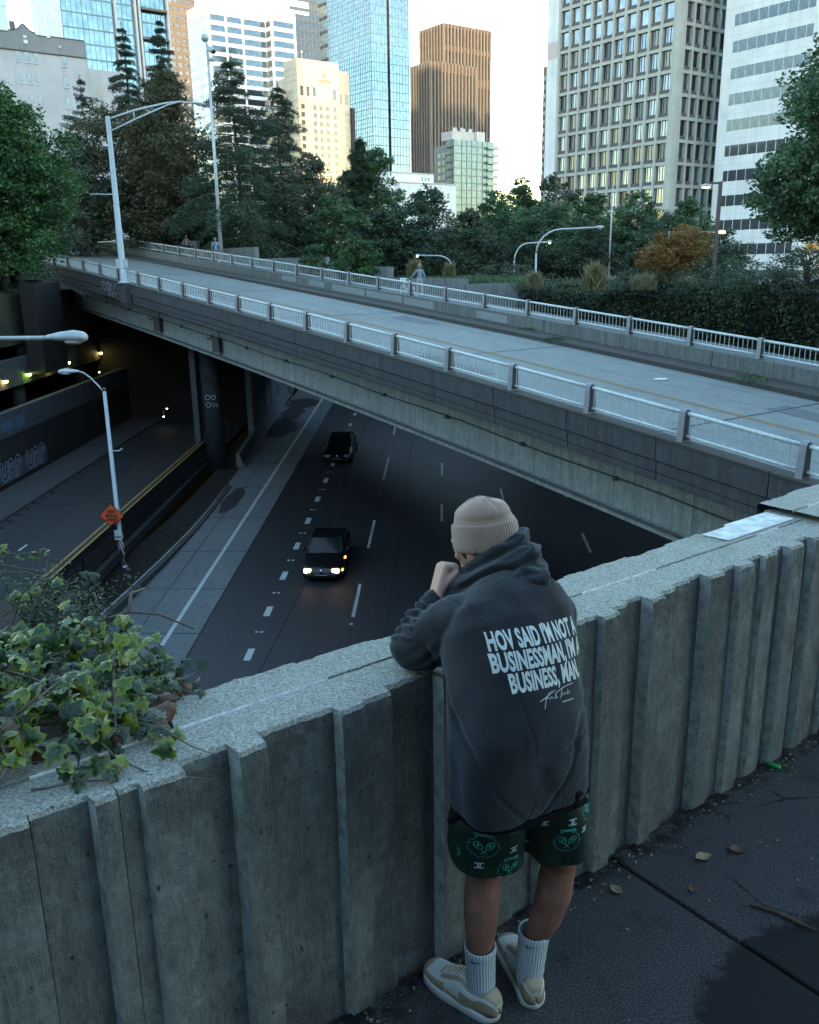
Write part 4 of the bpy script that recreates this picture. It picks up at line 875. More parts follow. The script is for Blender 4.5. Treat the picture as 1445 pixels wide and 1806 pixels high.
# ================================================================ terrain, hedge, trees
def poly_ground(name, pts, mat, thick=2.0, kind='structure'):
    b = MB(); n = len(pts); b.add([(x, y, z) for x, y, z in pts] + [(x, y, z - thick) for x, y, z in pts], [tuple(range(n)), tuple(range(2 * n - 1, n - 1, -1))] + [(i, (i + 1) % n, (i + 1) % n + n, i + n) for i in range(n)])
    o = b.build(name, mat); tag(o, kind=kind); return o
M['soil'] = plain('park_soil', (.035, .04, .025), .95, var=.5, scale=.5, bump=.4)
hb = [bp_(s, 20.6) for s in (-14, 0, 12, 22, 33)]
park = [(p.x, p.y, .1) for p in hb] + [(6.5, 84, .2), (-10.6, 84, .3)] + [(bp_(58, 16.2).x, bp_(58, 16.2).y, 1.2), (bp_(92, 16.2).x, bp_(92, 16.2).y, 1.6), (-260, 300, -1), (-1500, 1500, -2), (-1500, 3500, -2), (2500, 3500, -2), (1500, 100, -1.0), (60, 20, -.5)]
o = poly_ground('park_ground', park, M['soil'], 1.2)
b = MB(); b.box(-3500, 3500, -800, 5200, -16, -14.2); tag(b.build('ground', M['soil']), kind='structure')
b = MB(); b.box(-90, -24.7, 4, 76, -2.4, .7); tag(b.build('left_bank_ground', M['soil']), kind='structure')
b = MB(); b.box(-36, 30, 134, 135, -15, 1); tag(b.build('end_wall', M['tierd']), 'dark wall closing the far end of the covered freeway', 'wall')
rng = np.random.default_rng(11)
def leafmat(name, cols, rough=.55, trans=.25):
    t = NT(name); geo = t.n('ShaderNodeNewGeometry'); oi = t.n('ShaderNodeObjectInfo')
    r = t.ramp(geo.outputs['Random Per Island'], [(i / (len(cols) - 1), c) for i, c in enumerate(cols)])
    big = t.noise(.5, 3); c = t.mix(.35, r, t.ramp(big, [(.35, sc(cols[0], .55)), (.65, sc(cols[-1], 1.3))]))
    t.b.inputs['Subsurface Weight'].default_value = 0.0
    tr = t.n('ShaderNodeBsdfTranslucent'); t.L(c, tr.inputs[0]); mx = t.n('ShaderNodeMixShader'); mx.inputs[0].default_value = trans
    t.out(c, rough); t.L(t.b.outputs[0], mx.inputs[1]); t.L(tr.outputs[0], mx.inputs[2]); t.L(mx.outputs[0], t.t.nodes['Material Output'].inputs[0]); return t.m
M['lf_bright'] = leafmat('bright_green_leaves', [(.011, .040, .012), (.024, .08, .020), (.05, .145, .034)])
M['lf_mid'] = leafmat('mid_green_leaves', [(.020, .052, .024), (.040, .095, .042), (.075, .155, .065)])
M['lf_dull'] = leafmat('dull_green_leaves', [(.023, .044, .030), (.042, .075, .045), (.07, .11, .062)])
M['lf_rust'] = leafmat('rusty_green_leaves', [(.022, .034, .012), (.042, .050, .018), (.075, .052, .02), (.05, .068, .026)])
M['lf_orange'] = leafmat('orange_leaves', [(.07, .08, .02), (.20, .10, .02), (.38, .12, .02), (.10, .11, .03)])
M['lf_ceda'] = leafmat('cedar_needles', [(.014, .038, .024), (.026, .065, .036), (.045, .10, .05)], .6, .1)
M['lf_blue'] = leafmat('blue_cedar_needles', [(.02, .045, .035), (.04, .08, .06), (.06, .10, .075)], .6, .1)
M['lf_ivy'] = leafmat('dark_ivy_leaves', [(.010, .022, .010), (.020, .043, .019), (.036, .07, .03)])
M['lf_grass'] = leafmat('dry_grass', [(.08, .10, .04), (.14, .15, .07), (.22, .19, .10)])
M['bark'] = plain('bark', (.07, .06, .05), .95, var=.5, scale=6, bump=.6)
LEAF = np.array([(-.5, 0, 0), (-.12, .34, .08), (.5, 0, .02), (-.12, -.34, .08)])
LEAFF = [(0, 1, 2), (0, 2, 3)]
def rotm(n):
    q = rng.normal(size=(n, 4)); q /= np.linalg.norm(q, axis=1)[:, None]; w, x, y, z = q.T
    return np.stack([np.stack([1 - 2 * (y * y + z * z), 2 * (x * y - z * w), 2 * (x * z + y * w)], 1), np.stack([2 * (x * y + z * w), 1 - 2 * (x * x + z * z), 2 * (y * z - x * w)], 1), np.stack([2 * (x * z - y * w), 2 * (y * z + x * w), 1 - 2 * (x * x + y * y)], 1)], 1)
def leaves(P, size, mats, name, parent, flat=0.0, lf=LEAF, lff=LEAFF):
    n = len(P); Rm = rotm(n)
    if flat > 0:   # tend to lie horizontally
        a = rng.uniform(0, 2 * PI, n); Z = np.zeros(n); O = np.ones(n); Rh = np.stack([np.stack([np.cos(a), -np.sin(a), Z], 1), np.stack([np.sin(a), np.cos(a), Z], 1), np.stack([Z, Z, O], 1)], 1)
        Rm = Rh * flat + Rm * (1 - flat)
    s = size * rng.uniform(.6, 1.35, n); V = np.einsum('nij,kj->nki', Rm, lf) * s[:, None, None] + P[:, None, :]
    k = len(lf); F = (np.arange(n)[:, None, None] * k + np.array(lff)[None]).reshape(-1, 3)
    return np_mesh(name, V.reshape(-1, 3), F, mats, parent)
def crown_points(n, lobes, shell=.55):
    """points in clumps on/inside a set of ellipsoid lobes (centre, radii)"""
    w = np.array([l[1][0] * l[1][1] * l[1][2] for l in lobes]) ** .67; w /= w.sum(); P = []
    for (c, r), k in zip(lobes, (w * n).astype(int)):
        m = max(6, k // 60); d = rng.normal(size=(m, 3)); d /= np.linalg.norm(d, axis=1)[:, None]
        rad = shell + (1.08 - shell) * rng.random(m) ** .6; cc = d * rad[:, None] * np.array(r) + np.array(c)
        idx = rng.integers(0, m, k); sp = min(r) * .25 + .13
        g = rng.normal(size=(k, 3)); g /= np.linalg.norm(g, axis=1)[:, None] + 1e-9; g *= rng.random((k, 1)) ** .5
        P.append(cc[idx] + g * sp * np.array([1.25, 1.25, .75]))
    return np.concatenate(P)
def broad_tree(name, loc, h, r, mat, n=11000, leaf=.3, lobes=9, cz=.62, squash=1.0, label='', group=None, seed=0, trunk_h=None, cat='tree', wide=1.0):
    random.seed(seed); rt = empty(name, loc, 0, label, cat, group)
    L = [((0, 0, h * cz), (r * .62, r * .62, (h - h * cz) * .85))]
    for i in range(lobes):
        a = 2 * PI * (i + random.random() * .6) / lobes; z = h * (cz + random.uniform(-.30, .24)); rr = r * random.uniform(.42, .6)
        k = 1 - abs(z / h - cz) * .9; L.append(((math.cos(a) * r * .62 * k * wide, math.sin(a) * r * .62 * k, z), (rr, rr, rr * .8 * squash)))
    for i in range(3): L.append(((random.uniform(-.2, .2) * r, random.uniform(-.2, .2) * r, h * random.uniform(.84, .92)), (r * .3, r * .3, r * .3)))
    P = crown_points(int(n * 1.5), L); P[:, 2] = np.maximum(P[:, 2], .2)
    leaves(P, leaf * 1.25, mat, 'crown', rt, .35)
    b = MB(); tr = max(.12, h * .017); b.tube([(0, 0, -1), (.1, 0, h * .2), (-.1, .1, h * .45), (0, 0, h * .7)], [tr * 1.4, tr, tr * .8, tr * .3], 8)
    for (c, q) in L[1:]: b.tube([(0, 0, h * .28), (c[0] * .4, c[1] * .4, (c[2] + h * .3) / 2), c], [tr * .5, tr * .35, tr * .12], 5)
    b.build('trunk', M['bark'], rt); return rt
def cedar(name, loc, h, r, mat, n=9, label='', seed=0, dens=1.0, droop=.28, top_bare=0.0, low=.12, per=7, needle=.26, lean=(0, 0), group=None):
    """conifer with layered, drooping branches carrying needle sprays"""
    g = np.random.default_rng(seed); rt = empty(name, loc, 0, label, 'tree', group); b = MB()
    tz = np.linspace(0, 1, 10); tp = [(lean[0] * t * t + .12 * math.sin(7 * t + seed), lean[1] * t * t, h * t) for t in tz]
    b.tube([(0, 0, -1)] + tp, [h * .018] + [max(.025, h * .015 * (1 - t * .97)) for t in tz], 7)
    P = []
    lv = int(n * 2.6)
    for i in range(lv):
        t = low + (1 - low) * (i / lv) ** .92; z = h * t
        R0 = r * (1 - t) ** .72 * (.75 + .5 * g.random()) + .15
        for k in range(per):
            if g.random() > dens * .88: continue
            a = g.random() * 2 * PI; L = R0 * g.uniform(.55, 1.2); up = g.uniform(.0, .35) * (1 if t > .5 else .6)
            x0 = lean[0] * t * t; y0 = lean[1] * t * t
            q = [np.array([x0 + math.cos(a) * L * s_, y0 + math.sin(a) * L * s_, z + L * (up * s_ - droop * s_ * s_ * 1.6)]) for s_ in np.linspace(0, 1, 6)]
            b.tube([Vector(v) for v in q], [.03 * (1 + L * .2) * (1 - .8 * s_) + .008 for s_ in np.linspace(0, 1, 6)], 4, caps=False)
            m = int(26 + L * 125 * dens)
            s_ = g.random(m) ** .75; base = np.stack([np.interp(s_, np.linspace(0, 1, 6), [v[d] for v in q]) for d in range(3)], 1)
            side = np.array([-math.sin(a), math.cos(a), 0]); wdt = (.30 * L + .16) * (1 - s_ * .75)
            base += side[None] * (g.uniform(-1, 1, m) * wdt)[:, None]; base[:, 2] += g.uniform(-.20, .06, m) * (1 + L * .12) - np.abs(g.normal(0, .06 + .045 * L, m))
            P.append(base)
    P = np.concatenate(P); top = np.array([[lean[0] + g.normal(0, .06), lean[1] + g.normal(0, .06), h * (1 - .1 * g.random())] for _ in range(60)]); P = np.concatenate([P, top])
    NL = np.array([(-.6, 0, 0), (0, .17, .03), (.6, 0, -.12), (0, -.17, .03)])
    leaves(P, needle, mat, 'foliage', rt, .55, NL); b.build('trunk', M['bark'], rt); return rt
# pixel-free placement: (x, y) on the park ground, heights in metres
def dark_first(i): return ''
broad_tree('maple_tree', (-27.5, 61, .6), 13.2, 5.4, M['lf_bright'], 26000, .26, 11, .55, label='tall bright green maple at the far left edge, hanging over the bridge end', seed=1)
broad_tree('maple_tree', (-26.0, 59.0, .6), 11.8, 5.0, M['lf_bright'], 28000, .25, 12, .46, label='bright green maple at left, second from the edge, its lower leaves darkening the bridge end', seed=2)
broad_tree('maple_tree', (-29.5, 53, .6), 9.5, 4.5, M['lf_mid'], 14000, .25, 9, .5, label='darker maple low at the left edge in front of the bright ones', seed=3)
broad_tree('maple_tree', (-23.0, 88, 1.5), 17.2, 6.6, M['lf_rust'], 30000, .30, 12, .56, label='rusty green rounded maple behind the bridge lamp', seed=4)
broad_tree('maple_tree', (-29.5, 84, 1.5), 12, 4.4, M['lf_dull'], 13000, .3, 9, .5, label='dull green tree between the bright maples and the rusty maple', seed=5)
cedar('cedar_tree', (-30.2, 105, 1.5), 26.0, 4.6, M['lf_blue'], 11, 'blue-grey cedar, left of the twin tops above the rusty maple', 21, .9, .2, per=8, needle=.34)
cedar('cedar_tree', (-26.4, 106, 1.5), 26.8, 5.6, M['lf_blue'], 12, 'blue-grey cedar, right of the twin tops above the rusty maple', 22, .9, .15, per=8, needle=.34)
cedar('cedar_tree', (-31.8, 95, 1.5), 19.0, 5.6, M['lf_blue'], 7, 'ragged dark cedar in front of the pale apartment block', 23, .8, .05, per=6, needle=.3, low=.3)
cedar('cedar_tree', (-14.2, 80, .8), 18.2, 8.2, M['lf_ceda'], 9, 'open cedar with long layered branches beside the camera mast', 24, 1.0, .22, per=7, needle=.3, low=.06, lean=(.0, 0))
cedar('cedar_tree', (-18.5, 86, 1.0), 9.5, 4.2, M['lf_ceda'], 6, 'low spreading cedar just behind the two walkers', 29, 1.0, .28, per=7, needle=.28, low=.1)
cedar('cedar_tree', (-11.8, 90, .6), 18.0, 5.8, M['lf_ceda'], 11, 'slender dark cedar left of the cream hotel', 25, .95, .22, per=7, needle=.3)
cedar('cedar_tree', (-4.9, 93, .5), 13.7, 4.2, M['lf_ceda'], 14, 'dark dense cedar with a bent tip at the foot of the blue glass tower', 26, 1.0, .12, per=9, needle=.3, lean=(.5, 0))
broad_tree('bushy_tree', (-8.9, 86, .5), 11.4, 3.7, M['lf_dull'], 15000, .24, 9, .5, label='grey-green twiggy tree in front of the cream hotel', seed=6)
broad_tree('bushy_tree', (-3.0, 97, .5), 13.4, 4.0, M['lf_mid'], 14000, .28, 9, .58, label='mid-green tree right of the dense cedar, under the blue glass tower', seed=7)
broad_tree('bushy_tree', (-6.2, 80, .3), 7.6, 3.2, M['lf_mid'], 11000, .24, 8, .5, label='mid-green twiggy tree behind the stepped concrete walls', seed=8)
broad_tree('bushy_tree', (1.8, 87, .2), 8.4, 4.0, M['lf_ceda'], 20000, .26, 10, .48, label='broad dark green rounded tree below the low white building', seed=9)
broad_tree('bushy_tree', (-2.3, 85, .2), 6.8, 3.0, M['lf_ceda'], 11000, .26, 8, .45, label='dark low tree left of the rounded one, behind the man walking a bicycle', seed=10)
broad_tree('bushy_tree', (6.2, 85, .2), 6.4, 3.6, M['lf_dull'], 12000, .25, 8, .48, label='dull olive tree right of the low white building', seed=11)
broad_tree('bushy_tree', (9.4, 92, .2), 8.3, 3.9, M['lf_mid'], 17000, .27, 9, .48, label='grey-green willowy tree behind the two curved street lamps', seed=12)
broad_tree('poplar_tree', (12.3, 102, .2), 11.2, 2.4, M['lf_mid'], 11000, .27, 8, .55, squash=1.8, label='upright tree with pointed tops against the sky, left one', seed=13)
broad_tree('poplar_tree', (15.6, 99, .2), 11.1, 2.8, M['lf_dull'], 12000, .27, 8, .55, squash=1.8, label='upright tree with pointed tops at the grid tower foot, right one', seed=14)
broad_tree('bushy_tree', (13.2, 86, .2), 6.8, 3.9, M['lf_mid'], 16000, .26, 9, .48, label='dull green tree behind the slender silver mast, left side', seed=15)
broad_tree('bushy_tree', (17.9, 90, .2), 8.0, 3.8, M['lf_mid'], 16000, .26, 9, .5, label='dull green tree behind the slender silver mast, right side', seed=16)
broad_tree('bushy_tree', (20.8, 84, .2), 7.6, 3.2, M['lf_mid'], 12000, .25, 9, .5, label='silvery green tree at the base of the beige grid tower, behind the orange maple', seed=17)
broad_tree('bushy_tree', (24.2, 81, .2), 6.9, 2.9, M['lf_mid'], 10000, .25, 9, .5, label='silvery green tree between the grid tower and the white block', seed=18)
broad_tree('orange_maple', (14.5, 50, .2), 3.6, 1.85, M['lf_orange'], 9000, .14, 9, .66, label='small orange and green maple on a thin trunk above the hedge', seed=19)
broad_tree('maple_tree', (16.9, 36.0, -.5), 11.5, 3.1, M['lf_mid'], 30000, .20, 12, .60, label='large dark maple at the right edge in front of the white block', seed=20)
broad_tree('sprawling_shrub', (19.0, 43, .3), 2.5, 2.4, M['lf_dull'], 9000, .12, 9, .5, label='sprawling twiggy shrub under the big maple at the right edge', seed=21, wide=1.6)
for i, (x, y, h, r, mt, lab) in enumerate([(-3.2, 61.5, 3.4, 1.6, 'lf_bright', 'light green rounded shrub rising above the stepped concrete walls'), (-6.4, 66, 3.2, 1.5, 'lf_mid', 'green shrub left of the light green rounded shrub'), (-12.6, 84, 5, 3.2, 'lf_ceda', 'dark undergrowth shrub behind the longest concrete wall'),
        (-17.5, 90, 6, 3.6, 'lf_ceda', 'dark undergrowth shrub below the camera mast'), (-24, 94, 7, 4.2, 'lf_ceda', 'dark undergrowth shrub behind the bridge lamp post'), (-31, 92, 8, 4.2, 'lf_ivy', 'near-black undergrowth shrub under the bright maples'),
        (-7.5, 84, 5.5, 3.0, 'lf_ivy', 'near-black shrub left of the green twiggy tree'), (4.0, 80, 3.8, 2.8, 'lf_ivy', 'near-black shrub behind the small curved lamp'), (9.8, 80, 4.4, 3.0, 'lf_ivy', 'near-black shrub behind the tall curved lamps'), (15.6, 78, 4.6, 3.2, 'lf_ivy', 'near-black shrub at the foot of the silver mast'),
        (20.5, 76, 4.4, 3.0, 'lf_ceda', 'dark shrub left of the orange maple'), (25.5, 74, 4.0, 3.0, 'lf_ceda', 'dark shrub beside the tall dark lamp post'), (-36, 98, 9, 5, 'lf_ivy', 'near-black undergrowth at the far left behind the bridge end')]):
    broad_tree('shrub', (x, y, .3 if x > -10 else 1.2), h, r, M[mt], int(2600 * r), .2, 8, .5, label=lab, seed=40 + i)
# hedge wall hanging over the edge of the park
hd = empty('ivy_hedge', bp_(15, 20.5), 0, 'long dark ivy-covered hedge wall behind the far railing, right half of the photo', 'hedge')
hs = np.linspace(-16, 33.5, 46); top = []
b = MB(); vs = []
for s in hs:
    p = bp_(s, 20.0); q = bp_(s, 23.0); zt = 1.15 - .020 * (s - 0) + .12 * math.sin(s * .9)
    top.append((p, q, zt)); vs += [(p.x + .25, p.y + .2, -6), (p.x + .1, p.y + .1, zt - .35), (p.x + .6, p.y + .5, zt - .1), (q.x, q.y, zt - .1), (q.x, q.y, -6)]
n = len(hs); b.add(vs, [(i * 5 + k, (i + 1) * 5 + k, (i + 1) * 5 + k + 1, i * 5 + k + 1) for i in range(n - 1) for k in range(4)])
o = b.build('hedge_core', plain('hedge_core', (.008, .012, .007), .95), hd); o.matrix_parent_inverse = Matrix.Translation(-Vector(hd.location))
N_ = 62000; ss = rng.uniform(-16, 33.5, N_); hh = rng.random(N_) ** 1.0; P = []
tp = np.array([[bp_(s, 20.0).x, bp_(s, 20.0).y] for s in hs]); px_ = np.interp(ss, hs, tp[:, 0]); py_ = np.interp(ss, hs, tp[:, 1]); zt_ = 1.15 - .02 * ss + .12 * np.sin(ss * .9)
bulge = .18 * np.sin(ss * 2.1) + .12 * np.sin(ss * 5.3 + hh * 6); z_ = zt_ - hh * 4.6; onTop = rng.random(N_) < .3
dep_ = np.where(onTop, rng.uniform(0, 2.8, N_), -.10 - .25 * np.sin(PI * np.clip(hh * 1.2, 0, 1)) * rng.random(N_)) ; z_ = np.where(onTop, zt_ - .1 + rng.uniform(-.05, .22, N_) + .12 * np.sin(ss * 3 + dep_ * 2), z_)
P = np.stack([px_ + BB.x * (dep_ + bulge * .4), py_ + BB.y * (dep_ + bulge * .4), z_], 1)
o = leaves(P, .17, M['lf_ivy'], 'foliage', hd, 0); o.matrix_parent_inverse = Matrix.Translation(-Vector(hd.location))
# shaggy ground cover and dry grass on the top of the lid
GR = np.array([(-.03, 0, 0), (.03, 0, 0), (.015, .05, .6), (-.0, .09, 1.0)]); GRF = [(0, 1, 2), (0, 2, 3)]
def grass(name, P, size, mat, parent=None):
    n = len(P); a = rng.uniform(0, 2 * PI, n); tl = rng.uniform(-.5, .5, (n, 2)); s = size * rng.uniform(.5, 1.3, n)
    V = np.zeros((n, 4, 3)); ca, sa = np.cos(a), np.sin(a)
    for k in range(4):
        x, y, z = GR[k]; V[:, k, 0] = (x * ca - y * sa) + tl[:, 0] * z * z; V[:, k, 1] = (x * sa + y * ca) + tl[:, 1] * z * z; V[:, k, 2] = z
    V = V * s[:, None, None] + P[:, None, :]; F = (np.arange(n)[:, None, None] * 4 + np.array(GRF)[None]).reshape(-1, 3)
    return np_mesh(name, V.reshape(-1, 3), F, mat, parent)
k = 26000; ss = rng.uniform(2, 35, k); cc = rng.uniform(21.5, 31, k); P = np.array([bp_(s, c) for s, c in zip(ss, cc)]); cl = np.array([noise.noise((p[0] * .5, p[1] * .5, 0)) for p in P]); P[:, 2] = .25 + .45 * np.clip(cl, 0, 1) + (cc - 21) * .02
tag(grass('ground_cover', P, .55, M['lf_dull']), 'shaggy grey-green ground cover on the bank above the hedge', 'ground cover', kind='stuff')
k = 3500; ss = rng.uniform(20, 44, k); cc = rng.uniform(17.5, 27, k); P = np.array([bp_(s, c) for s, c in zip(ss, cc)]); P[:, 2] = .7
for i, (x, y, h, w_, lab) in enumerate([(9.6, 46.5, 1.35, .55, 'tall pale dry grass clump above the hedge, left of the orange maple'), (7.4, 52.5, .9, .5, 'pale seed-head clump near the tall curved lamp'), (12.2, 46.5, .8, .6, 'reddish dry seed-head clump right of the tall pale grass'), (.55, 60.5, 1.6, .35, 'tall dry weed beside the walking man'), (3.0, 63, 1.4, .3, 'dry weed stalk left of the small curved lamp')]):
    k = 2200; P = np.stack([rng.normal(0, w_ * .35, k), rng.normal(0, w_ * .35, k), rng.uniform(0, h * .75, k) * rng.random(k)], 1); o = grass('grass_clump', P, h * .42, M['lf_grass']); o.location = (x, y, .75); tag(o, lab, 'grass')
k = 9000; P = np.stack([rng.uniform(-1.2, 8, k), rng.uniform(55, 64, k), np.full(k, .55)], 1); P = P[(P[:, 0] * .825 + P[:, 1] * .565) > (bp_(30, 17).x * .825 + bp_(30, 17).y * .565)]
tag(grass('weeds', P, .7, M['lf_mid']), 'bright weedy grass behind the last stepped wall', 'weeds', kind='stuff')
broad_tree('shrub', (7.2, 58.5, .1), 1.5, 2.6, M['lf_dull'], 5200, .13, 9, .5, label='shaggy grey-green shrub at the left end of the hedge', seed=77, wide=1.4)
broad_tree('shrub', (12.8, 49.5, .3), 1.1, 1.9, M['lf_dull'], 3800, .12, 8, .5, label='low dark shrub at the foot of the orange maple', seed=78, wide=1.4)
broad_tree('shrub', (17.3, 47, .4), 1.2, 2.6, M['lf_dull'], 4600, .12, 8, .5, label='low grey-green shrub at the foot of the dark lamp post', seed=79, wide=1.4)
# verge and stepped concrete walls of the walkway
M['step'] = concrete('board_marked_wall', (.13, .155, .155), streak=.9, stain=.5, scale=.8)
for s0, s1, zt, lab in [(31.9, 39.5, 1.31, 'stepped board-marked concrete wall beside the walkway, lowest and nearest, below the small curved lamp'), (39.5, 47.3, 2.02, 'stepped board-marked concrete wall beside the walkway, second lowest'), (47.3, 58.0, 2.72, 'stepped board-marked concrete wall beside the walkway, third up'), (58.0, 69, 3.62, 'stepped board-marked concrete wall beside the walkway, behind the two walkers'), (69, 84, 4.4, 'highest stepped concrete wall beside the walkway, at the dark far end')]:
    b = MB(); p = bp_(s0, 15.6); q = bp_(s1 - .02, 15.6); L_ = 12
    for k in range(int((s1 - s0) / .6)):
        a = bp_(s0 + k * .6, 15.6 - (.02 if k % 2 else 0)); e = bp_(s0 + (k + 1) * .6, 15.6 - (.02 if k % 2 else 0)); b.frame_box((a.x, a.y, -5), (e.x - a.x, e.y - a.y, 0), (BB.x * .35, BB.y * .35, 0), (0, 0, zt + 5))
    tag(b.build('walkway_wall', M['step']), lab, 'wall', 'stepped walls beside the walkway')
b = MB(); a = bp_(31.8, 15.7); b.frame_box((a.x, a.y, -4), BB * 5.5, -BB.cross(Vector((0, 0, 1))) * .0 + Vector((-.56 * .3, .82 * .3, 0)), (0, 0, 5.0)); tag(b.build('return_wall', M['step']), 'short return wall at the end of the lowest stepped wall', 'wall')
b = MB(); a = bp_(-8, 23.4); e = bp_(17.9, 23.4); d = e - a; b.frame_box((a.x, a.y, .3), (d.x, d.y, 0), BB * .3, (0, 0, .98)); o = b.build('planter_wall', M['s_white']); tag(o, 'thin pale planter wall lying on top of the hedge at the right edge', 'wall')
# weeds in the kerb of the bridge
for i, (s, c, lab) in enumerate([(9.2, 11.0, 'bright green weed tuft growing from the kerb joint at right'), (19.6, 11.1, 'flat green weed patch on the kerb in the middle of the bridge'), (22.5, 12.05, 'tiny weed on the ledge farther along the bridge')]):
    p = bp_(s, c, -.57); P = rng.normal(0, 1, (160, 3)) * np.array([.35, .25, .0]) * (1.1 if i == 0 else .7); P[:, 2] = rng.uniform(0, .22 if i == 0 else .08, 160); o = leaves(P, .09, M['lf_bright'], 'weed_tuft', None); o.location = p; tag(o, lab, 'weed')
M['wp'] = 0; del M['wp']
# ================================================================ street furniture
M['lampmet'] = plain('lamp_galvanised', (.34, .41, .43), .45, .2, .12, 5); M['lampdark'] = plain('dark_bronze_pole', (.07, .065, .065), .5, .3); M['lens'] = plain('lamp_lens', (.35, .38, .38), .3); M['warm'] = emis('lit_lamp_lens', (1.0, .62, .3), 1.2)
def cobra(b, p, d, L=.75, w=.17):
    """flat cobra-head luminaire from p along d"""
    p = Vector(p); d = Vector(d).normalized(); s = d.cross(Vector((0, 0, 1))).normalized(); vs = []; n = 10
    st = [(0, .05, .05, -.02), (.12, .07, .07, -.04), (.3, .75 * w, .10, -.06), (.65, w, .13, -.08), (.9, w * .9, .10, -.09), (1.0, w * .5, .05, -.06)]
    for (t, hw, up, dn) in st:
        for k in range(n):
            a = 2 * PI * k / n; vs.append(p + d * (t * L) + s * hw * math.cos(a) + Vector((0, 0, (up if math.sin(a) > 0 else -dn) * math.sin(a))))
    m = len(st); fs = [(i * n + k, i * n + (k + 1) % n, (i + 1) * n + (k + 1) % n, (i + 1) * n + k) for i in range(m - 1) for k in range(n)] + [tuple(range(n))[::-1], tuple((m - 1) * n + k for k in range(n))]
    b.smooth = True; b.add(vs, fs); b.smooth = False
def lamp(name, loc, h, label, arm_pts, head_d, mat, r0=.11, r1=.07, headL=.75, headw=.17, lit=False, base=True):
    rt = empty(name, loc, 0, label, 'street lamp')
    b = MB(); b.lathe((0, 0, 0), [(r0 * 1.9, 0), (r0 * 1.9, .06), (r0, .12), (r1, h)] if base else [(r0, 0), (r1, h)], 14); b.build('pole', mat, rt)
    for a in arm_pts:
        b = MB(); b.tube(a[0], a[1], 8); b.build('arm', mat, rt)
    p = arm_pts[0][0][-1]; b = MB(); cobra(b, p, head_d, headL, headw); o = b.build('lamp_head', mat, rt)
    p = Vector(p); d = Vector(head_d).normalized(); s = d.cross(Vector((0, 0, 1))).normalized()
    b = MB(); b.ell(p + d * headL * .66 - Vector((0, 0, .07)), (headL * .24, headw * .8, .06), Matrix((( d.x, s.x, 0), (d.y, s.y, 0), (0, 0, 1)))); b.build('lens', M['warm'] if lit else M['lens'], o)
    return rt
# bridge lamp with truss arm
p0 = bp_(43.3, -.36, .03); aim = (BB * .93 + BA * .37).normalized() if False else BB
A1 = [(BB * 0 + Vector((0, 0, 8.85))), BB * 1.6 + Vector((0, 0, 9.45)), BB * 3.4 + Vector((0, 0, 9.95)), BB * 4.3 + Vector((0, 0, 10.1)), BB * 4.9 + Vector((0, 0, 10.08))]
A2 = [Vector((0, 0, 8.2)), BB * 1.5 + Vector((0, 0, 8.95)), BB * 3.6 + Vector((0, 0, 9.9)), BB * 4.1 + Vector((0, 0, 10.05))]
r = lamp('street_lamp', p0, 9.0, 'tall galvanised lamp on the bridge with long double truss arm reaching right', [(A1, .055), (A2, .045), ([BB * 1.5 + Vector((0, 0, 9.42)), BB * 1.5 + Vector((0, 0, 8.93))], .03)], BB, M['lampmet'], .19, .12, .85, .2)
b = MB(); b.tube([(0, 0, 4.9), tuple(-BB * .2 + Vector((-1.15, -.3, 4.9)))], .03, 6); b.build('side_bracket', M['lampmet'], r)
b = MB(); b.tube([(0, 0, 2.35), tuple(Vector((-1.2, -.3, 2.3)))], .03, 6); b.build('side_bracket', plain('yellowed_metal', (.38, .42, .2), .5), r)
b = MB(); b.cbox((.0, -.05, 1.1), (.62, .22, .5)); b.build('control_box', M['lampmet'], r)
# near lamp reaching in from the left
lamp('street_lamp', (-9.8, 16.3, -10.9), 11.3, 'close-up cobra-head street lamp arm entering from the left edge', [([(0, 0, 11.1), (1.0, -.1, 11.9), (2.2, -.25, 11.98), (3.35, -.3, 11.98)], [.05, .045, .04, .04])], (1, 0, .01), M['lampmet'], .14, .08, .72, .15)
# thin lamp with the orange sign
LP = (-12.56, 36.4, -10.4); r = lamp('street_lamp', LP, 7.75, 'slender lamp beside the left street carrying the orange diamond sign', [([(0, 0, 7.65), (-.22, 0, 7.95), (-.5, 0, 8.28), (-.78, 0, 8.5), (-.95, 0, 8.55)], [.035, .035, .03, .03, .03])], (-1, 0, .0), M['lampmet'], .11, .07, .85, .14)
b = MB(); b.lathe((0, 0, 7.75), [(.09, 0), (.06, .08), (.0, .16)], 10); b.build('finial', M['lampdark'], r); b = MB(); b.tube([(0, 0, 5.2), (.35, 0, 5.2), (.5, 0, 5.3)], .03, 6); b.build('side_bracket', M['lampmet'], r)
t = NT('spiral_wrap'); w_ = t.n('ShaderNodeTexWave'); w_.inputs['Scale'].default_value = 3.2; w_.inputs['Distortion'].default_value = 1.5; t.L(t.map((1, 1, .9), (.5, .3, 0)), w_.inputs['Vector']); M['wrap'] = t.out(t.ramp(w_.outputs['Fac'], [(.45, .02), (.55, .45)]), .6)
b = MB(); b.lathe((0, 0, .0), [(.125, .1), (.118, 1.55)], 12); b.build('pole_wrap', M['wrap'], r)
